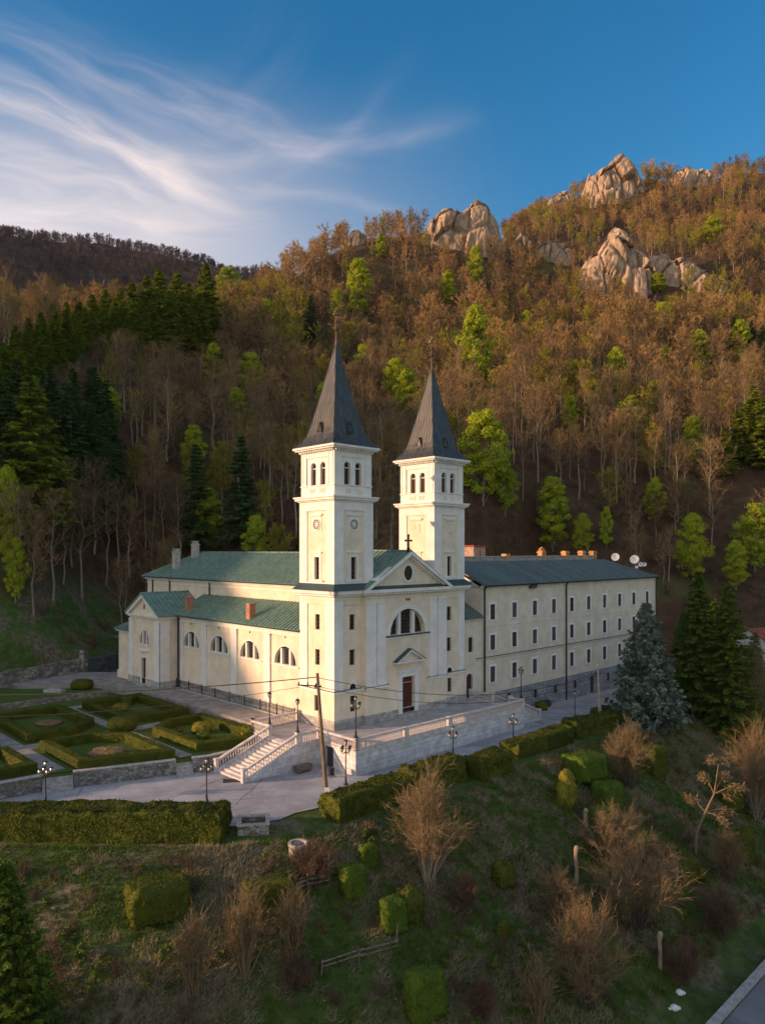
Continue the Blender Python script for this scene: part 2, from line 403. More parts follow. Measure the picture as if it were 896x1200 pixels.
m_farf = mat('far_forest_twigs', (0.18,0.135,0.14), 0.9, 0.1, vscale=0.02, tint=True, col2=(0.075,0.06,0.055))
m_barkf = mat('forest_bark', (0.42,0.32,0.22), 0.9, vscale=0.05, tint=True, col2=(0.12,0.09,0.065))
m_spring = mat('spring_leaves', (0.50,0.52,0.03), 0.7, 0.15, vscale=0.6, island=0.5, col2=(0.20,0.28,0.02), objrand=0.25, trans=0.3)
m_conif = mat('conifer_needles', (0.045,0.09,0.016), 0.8, 0.15, vscale=0.5, island=0.4, objrand=0.3, col2=(0.15,0.20,0.02), trans=0.15)
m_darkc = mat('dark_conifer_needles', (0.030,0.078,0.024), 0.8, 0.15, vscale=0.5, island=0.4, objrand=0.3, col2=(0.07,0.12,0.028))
m_sunconif = mat('sunlit_conifer_needles', (0.11,0.175,0.02), 0.8, 0.15, vscale=0.5, island=0.5, objrand=0.3, col2=(0.28,0.32,0.03), trans=0.25)  # lighter copy of the conifer needles, with sunlight put into the colour
m_blue = mat('blue_spruce_needles', (0.07,0.105,0.07), 0.8, 0.15, vscale=1.2, island=0.7, col2=(0.25,0.30,0.235))
m_rock = mat('limestone', (0.50,0.36,0.245), 0.95, 0.1, vscale=0.35, col2=(0.24,0.175,0.125), bump=0.6, bscale=0.8, bdist=.35, stain=0.8, stain_col=(0.13,0.09,0.06), detail=12, stretch=(1,1,.7))
m_drytwig = mat('dry_golden_twigs', (0.27,0.20,0.105), 0.9, 0.1, vscale=1.0, island=0.5, col2=(0.21,0.14,0.075), trans=0.1)
m_redtwig = mat('reddish_twigs', (0.15,0.10,0.065), 0.9, 0.1, vscale=1.0, island=0.5, col2=(0.12,0.07,0.045))
m_grass = mat('grass_blades', (0.060,0.085,0.020), 0.85, 0.1, vscale=0.12, island=0.35, col2=(0.21,0.18,0.10), trans=0.15, coords='Object', detail=6)
m_lawnblade = mat('lawn_blades', (0.09,0.15,0.022), 0.85, 0.1, vscale=0.3, island=0.4, col2=(0.15,0.20,0.04), trans=0.2)
m_lawn = mat('lawn', (0.06,0.105,0.018), 0.95, 0.1, vscale=0.4, col2=(0.09,0.11,0.03), bump=0.3, bscale=12)

def add_cracks(m, scale, width, col, strength=.8):
    t = m.node_tree; b = next(n for n in t.nodes if n.type == 'BSDF_PRINCIPLED'); src = b.inputs['Base Color'].links[0].from_socket
    tc_ = nd(t, 'ShaderNodeTexCoord'); nz_ = nd(t, 'ShaderNodeTexNoise', i_Scale=0.8, i_Detail=5.0); t.links.new(tc_.outputs['Object'], nz_.inputs['Vector'])
    ad = nd(t, 'ShaderNodeVectorMath', operation='ADD'); t.links.new(tc_.outputs['Object'], ad.inputs[0]); t.links.new(nz_.outputs['Color'], ad.inputs[1])
    vo = nd(t, 'ShaderNodeTexVoronoi', feature='DISTANCE_TO_EDGE', i_Scale=scale); t.links.new(ad.outputs[0], vo.inputs['Vector'])
    r = nd(t, 'ShaderNodeMapRange'); r.inputs[1].default_value = 0.0; r.inputs[2].default_value = width*scale; r.inputs[3].default_value = strength; r.inputs[4].default_value = 0.0
    t.links.new(vo.outputs['Distance'], r.inputs[0]); mx = nd(t, 'ShaderNodeMix', data_type='RGBA'); t.links.new(r.outputs[0], mx.inputs['Factor']); t.links.new(src, mx.inputs['A']); mx.inputs['B'].default_value = (*col, 1)
    t.links.new(mx.outputs['Result'], b.inputs['Base Color'])
add_cracks(m_asphalt, .11, .09, (.12,.12,.12))
add_cracks(m_pave, .35, .035, (.18,.16,.15), .6)

# ------------------------------------------------------------------ terrain
def PW(px, py, Y): return ((px-HX)/F*Y, Y, HC-(py-HY)/F*Y)      # a point seen at that place, Y metres away
def PZ(px, py, z):
    Y = (HC - z)*F/(py-HY); return ((px-HX)/F*Y, Y, z)
edge_uv = [(-4+2.3-0, 0)]
def Pu(u, v=-14.0): return L2W(u, v)
EDGE = [(-90,52),(-26,48.6),(-10.5,48.4),(-3.9,51.2),(6.9,60.6),Pu(20),Pu(40),Pu(60),Pu(90),Pu(160)]
EDGE = np.array(EDGE)
def edge_dist(x, y):
    x = np.asarray(x, float); y = np.asarray(y, float)
    best = np.full(x.shape, 1e9); sgn = np.ones(x.shape)
    for i in range(len(EDGE)-1):
        a, b = EDGE[i], EDGE[i+1]; d = b-a; L2 = d@d
        t = np.clip(((x-a[0])*d[0]+(y-a[1])*d[1])/L2, 0, 1)
        px, py = a[0]+t*d[0], a[1]+t*d[1]
        q = np.hypot(x-px, y-py)
        s = np.sign((x-a[0])*d[1]-(y-a[1])*d[0])      # + on the camera side
        m = q < best
        best = np.where(m, q, best); sgn = np.where(m, s, sgn)
    return best*sgn
def street_z(u):
    t = np.clip((np.asarray(u, float)-19)/21, 0, 1); t = t*t*(3-2*t)
    return -2.1 - 1.15*t - 0.25*np.clip((np.asarray(u, float)-42)/25, 0, 1)
CP = []
for p in ((780,690,150),(600,634,134),(640,600,150),(520,600,140),(400,600,140),(300,620,135),(220,640,140),(170,665,138),
          (130,700,128),(60,735,108),(20,745,100),(0,700,105),
          (450,560,175),(450,470,225),(450,380,290),(450,330,330),
          (300,560,185),(300,470,225),(300,400,270),(300,350,320),
          (600,520,190),(600,430,250),(600,340,330),(560,290,390),(640,285,400),(620,262,440),
          (750,570,180),(750,470,230),(750,370,310),(740,320,350),(745,260,420),(740,215,470),
          (896,600,160),(896,480,220),(896,380,290),(896,290,370),(896,215,460),(980,560,180),(1000,400,280),(1000,230,460),(1100,300,400),
          (820,210,480),(680,250,450),(520,290,390),(400,300,370),(350,330,345),
          (150,560,150),(150,480,190),(150,398,228),(200,383,250),(250,368,268),(100,404,215),
          (60,560,130),(0,540,115),(0,458,140),(50,422,180),(300,345,300),(-60,520,110),(-100,420,150),(-60,420,170),
          (860,700,150),(896,690,160),(1000,700,160)):
    CP.append(PW(*p))
# behind the ridge, the valley and the far hill
CP += [PW(450,420,460), PW(300,470,420), PW(150,540,330), PW(0,560,300), (-260,330,60),
       PW(0,270,800), PW(100,286,800), PW(200,305,820), PW(280,328,850), PW(340,350,900), PW(-150,240,800), PW(60,400,620), PW(180,420,640), PW(0,400,600),
       PW(450,300,620), PW(620,300,650), PW(800,300,700), (900,700,200), (300,1100,240), (-400,1200,250), (0,1400,150), (800,1500,150),
       (-105,125,50), (-95,118,34), (-125,100,52), (-150,120,80), (-190,90,85), (-560,600,340), (-720,480,390), (-480,470,230), (-330,300,100), (-260,120,90), (-300,60,60), (-220,0,-6), (-300,-60,-4), (-130,20,-3), (-110,50,4), (-95,85,12), (-400,-200,0), (-600,300,120),  # includes unseen ridges at the left, added to shade the wood and far hill
       (-75,60,-2), (-60,75,-1.5), (-58,95,1), (0,-300,-14), (300,-200,-14), (300,100,-13), (120,60,-13), (100,110,-6), (120,150,6), (160,180,22), (300,250,90), (600,200,100),
       (-10,128,6), (20,128,5.5), (45,130,5), (-30,125,4), (-45,118,3), (75,135,3), (60,118,-2.5), (85,130,0), (-1500,500,120), (1500,500,150), (-1500,-1000,0), (1500,-1000,0), (1500,2000,100), (-1500,2000,200), (0,3000,100)]
for u, v in ((-10,46),(10,48),(20,30),(0,48),(30,22),(50,20),(68,16),(-20,44),(-33,30),(-36,10),(72,0),(-5,20),(10,10)):
    x, y = L2W(u, v); CP.append((x, y, 0.0 if v > 40 else -1.5))
for x, y in ((-30,20),(0,10),(30,20),(60,40),(0,30),(-60,30),(25,50),(55,75)):
    CP.append((x, y, float(-2.1-min(11, 0.6*max(0, edge_dist(x, y))))))
CP = np.array(CP)
def phi(d2): return np.sqrt(d2 + 12.0**2)
_n = len(CP)
_A = np.zeros((_n+3, _n+3)); _d2 = (CP[:,None,0]-CP[None,:,0])**2 + (CP[:,None,1]-CP[None,:,1])**2
_A[:_n,:_n] = phi(_d2) - np.eye(_n)*3.0
_A[:_n,_n] = 1; _A[:_n,_n+1] = CP[:,0]/500; _A[:_n,_n+2] = CP[:,1]/500; _A[_n:,:_n] = _A[:_n,_n:].T
_w = np.linalg.solve(_A, np.concatenate([CP[:,2], np.zeros(3)]))
def vnoise(x, y, seed=0):
    """cheap smooth value noise, vectorised"""
    xi = np.floor(x).astype(np.int64); yi = np.floor(y).astype(np.int64); fx = x-xi; fy = y-yi
    fx = fx*fx*(3-2*fx); fy = fy*fy*(3-2*fy)
    def h(a, b):
        n = (a*374761393 + b*668265263 + seed*1274126177) & 0xffffffff
        n = ((n ^ (n >> 13))*1274126177) & 0xffffffff
        return ((n ^ (n >> 16)) & 0xffff)/65535.0
    return (h(xi,yi)*(1-fx)+h(xi+1,yi)*fx)*(1-fy) + (h(xi,yi+1)*(1-fx)+h(xi+1,yi+1)*fx)*fy
def sstep(a, b, x):
    t = np.clip((x-a)/(b-a), 0, 1); return t*t*(3-2*t)
GARDEN_Z = -0.95
def height(x, y):
    x = np.atleast_1d(np.asarray(x, float)); y = np.atleast_1d(np.asarray(y, float))
    h = np.zeros(x.shape)
    for i in range(0, len(x), 20000):
        xs, ys = x[i:i+20000], y[i:i+20000]
        d2 = (xs[:,None]-CP[None,:,0])**2 + (ys[:,None]-CP[None,:,1])**2
        h[i:i+20000] = phi(d2)@_w[:_n] + _w[_n] + _w[_n+1]*xs/500 + _w[_n+2]*ys/500
    r = np.hypot(x, y-60)
    amp = sstep(70, 160, r)
    h = h + amp*((vnoise(x/34, y/34, 1)-.5)*9 + (vnoise(x/13, y/13, 2)-.5)*4 + (vnoise(x/90, y/90, 5)-.5)*14)
    dx, dy = x-CX, y-CY
    u = UX*dx+UY*dy; v = -UY*dx+UX*dy
    d = edge_dist(x, y)
    # flat ground round the church, on the street's level
    zs = street_z(u) - 0.06
    inside = np.minimum.reduce([sstep(-48,-37,u), 1-sstep(76,95,u), 1-sstep(np.where(u < 19, 50.5, 30), np.where(u < 19, 54, 40), v), sstep(-0.5, 1.5, -d+1)])
    bank = zs - np.where(d < 3, 0.35*np.maximum(d, 0), 1.05+0.62*(d-3))
    bank = bank + sstep(0.5, 5, d)*((vnoise(x/3.1, y/3.1, 3)-.5)*0.6 + (vnoise(x/1.2, y/1.2, 4)-.5)*0.25)
    low = -13.0 - 0*x
    bank = np.maximum(bank, low)
    fl_ = 1-sstep(-34.3, -33.4, v); bank = bank*(1-fl_) + np.minimum(bank, -13.05)*fl_
    infront = sstep(-0.3, 0.0, d)
    front_mask = infront*(1-sstep(60, 110, np.abs(u-5)))*(1-sstep(45,90,d))
    h = h*(1-inside) + zs*inside
    h = h*(1-front_mask) + bank*front_mask
    # garden terrace and church plateau are raised blocks, the ground under them stays low
    return h
def hz(x, y): return float(height([x], [y])[0])
def ground_at(px, py, y0=30, y1=900, n=1600):
    """where the line of sight through a pixel meets the terrain"""
    Y = np.geomspace(y0, y1, n); X = (px-HX)/F*Y; Z = HC-(py-HY)/F*Y
    h = height(X, Y); k = np.argmax(h >= Z)
    if not (h >= Z).any(): return None
    a, b = (Y[k-1], Y[k]) if k else (Y[0], Y[0]);
    f0 = Z[k-1]-h[k-1] if k else 0; f1 = h[k]-Z[k]
    t = f0/(f0+f1+1e-9); Yh = a+(b-a)*t; Xh = (px-HX)/F*Yh
    return (Xh, Yh, hz(Xh, Yh))
def axis(parts):
    a = [parts[0][0]]
    for lo, hi, st in parts:
        while a[-1] < hi-1e-6: a.append(a[-1]+st)
    return np.array(a)
gx = axis([(-1500,-500,90),(-500,-200,18),(-200,-60,4.5),(-60,80,0.9),(80,260,4.5),(260,600,12),(600,1500,90)])
gy = axis([(-900,-60,80),(-60,26,6),(26,130,0.9),(130,260,3),(260,520,4.5),(520,1000,12),(1000,3000,120)])
GX, GY = np.meshgrid(gx, gy); hh = height(GX.ravel(), GY.ravel())
V = np.stack([GX.ravel(), GY.ravel(), hh], 1)
nx, ny = len(gx), len(gy)
ii = (np.arange(ny-1)[:,None]*nx + np.arange(nx-1)[None,:]).ravel()
Q = np.stack([ii, ii+1, ii+nx+1, ii+nx], 1)
# ground material: dry tan and green grass near, brown leaf litter on the wooded slopes
def ground_mat():
    m = bpy.data.materials.new('ground_cover'); m.use_nodes = True; t = m.node_tree; t.nodes.clear()
    o = nd(t, 'ShaderNodeOutputMaterial'); b = nd(t, 'ShaderNodeBsdfPrincipled', i_Roughness=0.95); b.inputs['Specular IOR Level'].default_value = 0.1
    tcn = nd(t, 'ShaderNodeTexCoord')
    def nz(s, d=6, r=0.65, off=0):
        n = nd(t, 'ShaderNodeTexNoise', i_Scale=s, i_Detail=d, i_Roughness=r)
        mp = nd(t, 'ShaderNodeMapping'); mp.inputs['Location'].default_value = (off, off*2, 0)
        t.links.new(tcn.outputs['Object'], mp.inputs[0]); t.links.new(mp.outputs[0], n.inputs['Vector']); return n.outputs[0]
    def mr(x, a, b_):
        n = nd(t, 'ShaderNodeMapRange', interpolation_type='SMOOTHSTEP'); n.inputs[1].default_value = a; n.inputs[2].default_value = b_
        t.links.new(x, n.inputs[0]); return n.outputs[0]
    def mixc(f, a, b_):
        n = nd(t, 'ShaderNodeMix', data_type='RGBA'); t.links.new(f, n.inputs['Factor'])
        for k, c in (('A', a), ('B', b_)):
            if isinstance(c, tuple): n.inputs[k].default_value = (*c, 1)
            else: t.links.new(c, n.inputs[k])
        return n.outputs['Result']
    g1 = mixc(mr(nz(0.9), .4, .6), (0.05,0.085,0.018), (0.085,0.12,0.035))
    g2 = mixc(mr(nz(2.3, off=5), .4, .62), (0.18,0.15,0.095), (0.085,0.072,0.048))
    near = mixc(mr(nz(0.22, off=11), .47, .62), g1, g2)
    l1 = mixc(mr(nz(0.5, off=3), .35, .65), (0.10,0.055,0.030), (0.06,0.038,0.024))
    l2 = mixc(mr(nz(0.06, off=9), .5, .64), l1, (0.09,0.085,0.03))
    at = nd(t, 'ShaderNodeAttribute', attribute_name='tint')
    c = mixc(at.outputs['Fac'], near, l2)
    t.links.new(c, b.inputs['Base Color'])
    bp = nd(t, 'ShaderNodeBump', i_Strength=0.8, i_Distance=0.25); t.links.new(nz(3.0, 8, .7), bp.inputs['Height']); t.links.new(bp.outputs[0], b.inputs['Normal'])
    t.links.new(b.outputs[0], o.inputs[0]); return m
m_ground = ground_mat()
lit_ = sstep(0, 1, (hh-10)/10)
lu, lv = W2L(GX.ravel(), GY.ravel())
wood = np.clip(sstep(8, 16, hh) + sstep(118, 135, GY.ravel()), 0, 1)*sstep(60, 100, GY.ravel())
ter = link('ground', bigmesh('ground', V, Q, m_ground, tint=wood, smooth=True)); tag(ter, kind='structure')

def sheet(name, poly, mat_, zf, kind='structure', step=1.6):
    """a paving sheet draped over the ground: polygon in (u,v), gridded"""
    poly = np.array(poly); u0, v0 = poly.min(0); u1, v1 = poly.max(0)
    nu = max(2, int((u1-u0)/step)+1); nv = max(2, int((v1-v0)/step)+1)
    us = np.linspace(u0, u1, nu); vs = np.linspace(v0, v1, nv)
    return us, vs
# street: from its near edge (behind the hedges) up to the terrace and the monastery, as strips across u
def street_front(u):
    """v of the near kerb at this u (world edge polyline moved 3.4 m inwards)"""
    x0, y0 = L2W(u, 0)
    v = -16.0
    while v < 8:
        x, y = L2W(u, v)
        if edge_dist(np.array([x]), np.array([y]))[0] < (-3.4 if u > -14 else -2.6): return v
        v += 0.1
    return v
mb = MB(); us = np.arange(-44, 86, 1.5); NV = 10
st_v = []
for u in us:
    v0 = street_front(u); v1 = 1.6 if u > 19 else (3.0 if u > -6 else 12)
    st_v.append((v0, v1))
idx = {}
for i, u in enumerate(us):
    for j in range(NV+1):
        v = st_v[i][0] + (st_v[i][1]-st_v[i][0])*j/NV
        x, y = L2W(u, v); idx[i,j] = len(mb.v); mb.v.append((x, y, float(street_z(u))))
for i in range(len(us)-1):
    for j in range(NV): mb.f.append((idx[i,j], idx[i+1,j], idx[i+1,j+1], idx[i,j+1])); mb.m.append(0)
tag(mb.build('street', m_asphalt), kind='structure')
# pavement along the monastery wall
mb = MB(); 
for i in range(60):
    ua, ub = 24+i*0.75, 24+(i+1)*0.75
    za, zb = float(street_z(ua)), float(street_z(ub))
    mb.prism([(ua,-0.9),(ub,-0.9),(ub,0.95),(ua,0.95)], [za-.2,zb-.2,zb-.2,za-.2], [za+.14,zb+.14,zb+.14,za+.14])
o = mb.build('pavement', m_kerb); o.location = (CX, CY, 0); o.rotation_euler = (0,0,ROT); tag(o, kind='structure')
# church plateau path, garden terrace
def local(o): o.location = (CX, CY, 0); o.rotation_euler = (0,0,ROT); return o
mb = MB()
mb.prism([(-3.9,5.62),(0.5,5.62),(0.5,30.8),(0.5,46),(-5.0,52),(-14,52),(-14,46),(-5,38),(-3.9,31)], -2.2, 0.0)
tag(local(mb.build('path', m_pathm)), kind='structure')
mb = MB()
mb.prism([(-46,9.6),(-24,8.0),(-12.0,3.6),(-6.4,2.9),(-3.95,5.7),(-3.95,31),(-5.2,38),(-14.1,46),(-14.1,52),(-46,56)], -2.3, GARDEN_Z)
gl = local(mb.build('garden_lawn', m_lawn)); tag(gl, kind='structure')
# gravel walks between the hedged beds
mb = MB()
for a, b, c, d in ((-23.5,-21.9,8.6,32),(-46,-4.2,16.9,18.6),(-13.4,-12.2,5.0,32),(-46,-5.6,31.4,32.8)):
    mb.box(a, b, c, d, GARDEN_Z-.1, GARDEN_Z+0.006+(a+20)*1e-4)
tag(local(mb.build('gravel_path', m_pathm)), kind='structure')
# upper lawn behind the low curved wall
mb = MB()
mb.prism([(-46,40),(-20,36.8),(-6.2,36.8),(-6.2,40),(-14.6,46.6),(-14.6,53),(-46,56)], -1.2, -0.42)
tag(local(mb.build('upper_lawn', m_lawn)), kind='structure')
# lower road
mb = MB(); us = np.arange(-60, 140, 3.0)
for i in range(len(us)-1):
    a, b = us[i], us[i+1]
    q = [(*L2W(a,-41.5),-12.9),(*L2W(b,-41.5),-12.9),(*L2W(b,-35.0),-12.9),(*L2W(a,-35.0),-12.9)]
    mb.add(q, [(0,1,2,3)])
tag(mb.build('road', m_road), kind='structure')
mb = MB()
for i in range(len(us)-1):
    a, b = us[i], us[i+1]
    q = [L2W(a,-34.9),L2W(b,-34.9),L2W(b,-34.5),L2W(a,-34.5)]
    mb.prism(q, -13.2, -12.5)
tag(mb.build('kerb', m_kerb), kind='structure')
# ------------------------------------------------------------------ building helpers
def arch_pts(a0, a1, ztop, n=10):
    r = (a1-a0)/2; c = (a0+a1)/2
    return [(c - r*math.cos(math.pi*i/n), ztop - r + r*math.sin(math.pi*i/n)) for i in range(n+1)]
def outline(h):
    a0, a1, z0, z1, arch = h
    if arch: return [(a0,z0),(a1,z0)] + arch_pts(a0,a1,z1)[::-1]
    return [(a0,z0),(a1,z0),(a1,z1),(a0,z1)]
def wall(mb, O, A, N, a0, a1, z0, z1, holes=(), depth=0.3, mi=0, n=0.0, rev=None):
    """flat wall with real openings: holes = (a0,a1,z0,z1,arch)"""
    P = lambda a, z, d=0.0: (O[0]+A[0]*a+N[0]*(n-d), O[1]+A[1]*a+N[1]*(n-d), z)
    xs = sorted({a0, a1, *[h[0] for h in holes], *[h[1] for h in holes]})
    zs = sorted({z0, z1, *[h[2] for h in holes], *[h[3] for h in holes]})
    for i in range(len(xs)-1):
        for j in range(len(zs)-1):
            ca, cz = (xs[i]+xs[i+1])/2, (zs[j]+zs[j+1])/2
            if any(h[0] < ca < h[1] and h[2] < cz < h[3] for h in holes): continue
            mb.add([P(xs[i],zs[j]),P(xs[i+1],zs[j]),P(xs[i+1],zs[j+1]),P(xs[i],zs[j+1])], [(0,1,2,3)], mi)
    for h in holes:
        ol = outline(h); k = len(ol)
        mb.add([P(a,z) for a,z in ol]+[P(a,z,depth) for a,z in ol], [(i,(i+1)%k,k+(i+1)%k,k+i) for i in range(k)], mi if rev is None else rev)
        if h[4]:
            ap = arch_pts(h[0],h[1],h[3]); m_ = len(ap)//2
            L = [(h[0],h[3])]+ap[:m_+1]; R = ap[m_:]+[(h[1],h[3])]
            for poly in (L, R):
                c = poly[0] if poly is L else poly[-1]
                pts = [q for q in poly if q is not c]
                for i in range(len(pts)-1):
                    mb.add([P(*c),P(*pts[i]),P(*pts[i+1])], [(0,1,2)], mi)
def win(parent, O, A, N, h, depth=0.28, nb=1, nr=3, glass=None, split=True, n=0.0, sill=True, name='window', barw=0.05, mull=(), casing=0.0, fmat=None, cmat=None, sub='frame'):
    a0, a1, z0, z1, arch = h; w = a1-a0
    g = MB(); d = depth-0.02
    P = lambda a, z, dd: (O[0]+A[0]*a+N[0]*(n-dd), O[1]+A[1]*a+N[1]*(n-dd), z)
    ol = outline(h)
    g.add([P(a,z,d) for a,z in ol], [tuple(range(len(ol)))], 0)
    f = MB() if split else g; fm = 0 if split else 1
    def top(a):
        if not arch: return z1
        r = w/2; c = (a0+a1)/2; return z1-r+math.sqrt(max(0, r*r-(a-c)**2))
    for i in range(1, nb+1):
        a = a0+w*i/(nb+1); f.fbox(O,A,N,a-barw/2,a+barw/2,z0,top(a),n-d+.004,n-d+.05,fm)
    for j in range(1, nr+1):
        z = z0+(z1-z0)*j/(nr+1)
        r = w/2; zc_ = z1-r
        if arch and z > zc_: hw = math.sqrt(max(0, r*r-(z-zc_)**2))
        else: hw = r
        f.fbox(O,A,N,(a0+a1)/2-hw,(a0+a1)/2+hw,z-barw/2,z+barw/2,n-d+.002,n-d+.045,fm)
    if not arch:
        for (q0,q1,y0,y1) in ((a0,a0+.06,z0,z1),(a1-.06,a1,z0,z1),(a0+.06,a1-.06,z0,z0+.06),(a0+.06,a1-.06,z1-.06,z1)):
            f.fbox(O,A,N,q0,q1,y0,y1,n-d+.003,n-d+.07,fm)
    mats = [glass or m_glass] if split else [glass or m_glass, fmat or m_bars]
    o = g.build(name, mats, parent)
    if split:
        f.build(sub, fmat or m_bars, o)
    if casing:
        c = MB(); k = casing; e = 0.045
        if arch:
            r = w/2; ap = arch_pts(a0,a1,z1); cx = (a0+a1)/2
            ap2 = [(cx+(a-cx)*(r+k)/r, (z1-r)+(z-(z1-r))*(r+k)/r) for a,z in ap]
            for i in range(len(ap)-1):
                c.extr(O,A,N,[ap[i],ap[i+1],ap2[i+1],ap2[i]], n+0.004, n+e)
            if z1-r-z0 > 0.05:
                c.fbox(O,A,N,a0-k,a0,z0,z1-r,n+.004,n+e); c.fbox(O,A,N,a1,a1+k,z0,z1-r,n+.004,n+e)
        else:
            c.fbox(O,A,N,a0-k,a0,z0,z1+k,n+.004,n+e); c.fbox(O,A,N,a1,a1+k,z0,z1+k,n+.004,n+e); c.fbox(O,A,N,a0,a1,z1,z1+k,n+.004,n+e)
        c.build('surround', cmat or m_white, o if split else parent)
    if sill:
        s = MB(); s.fbox(O,A,N,a0-.12-casing*.5,a1+.12+casing*.5,z0-.1,z0-.005,n-depth*.5,n+.1)
        s.build('sill', m_kerb if glass is None else m_white, o if split else parent)
    return o
def roof_plane(mb, p, q, r, t, seam=0.6, th=0.12, sh=0.09, sw=0.07, mi=0, ms=1, taper=False):
    """p,q along the eave, t,r along the top (p->t, q->r run up the slope); standing seams every `seam` metres"""
    p, q, r, t = map(Vector, (p,q,r,t))
    mb.slab(p,q,r,t,th,mi)
    nrm = (q-p).cross(t-p).normalized()
    if nrm.z < 0: nrm = -nrm
    L = (q-p).length; e = (q-p)/L; up = (t-p) - e*((t-p).dot(e)); H = up.length; uph = up/H
    sL = (t-p).dot(e); sR = (r-p).dot(e)
    k = int(L/seam)
    for i in range(0, k+1):
        a = min(L-0.03, max(0.03, L*i/k))
        hmax = H
        if a < sL and sL > 1e-3: hmax = H*a/sL
        if a > sR and L-sR > 1e-3: hmax = min(hmax, H*(L-a)/(L-sR))
        if hmax < 0.15: continue
        b0 = p+e*(a-sw/2); b1 = p+e*(a+sw/2)
        vs = [b0-nrm*.01,b1-nrm*.01,b1+uph*hmax-nrm*.01,b0+uph*hmax-nrm*.01]
        vs += [x+nrm*(sh+.01) for x in vs]
        mb.add(vs, [(0,3,2,1),(4,5,6,7),(0,1,5,4),(1,2,6,5),(2,3,7,6),(3,0,4,7)], ms)

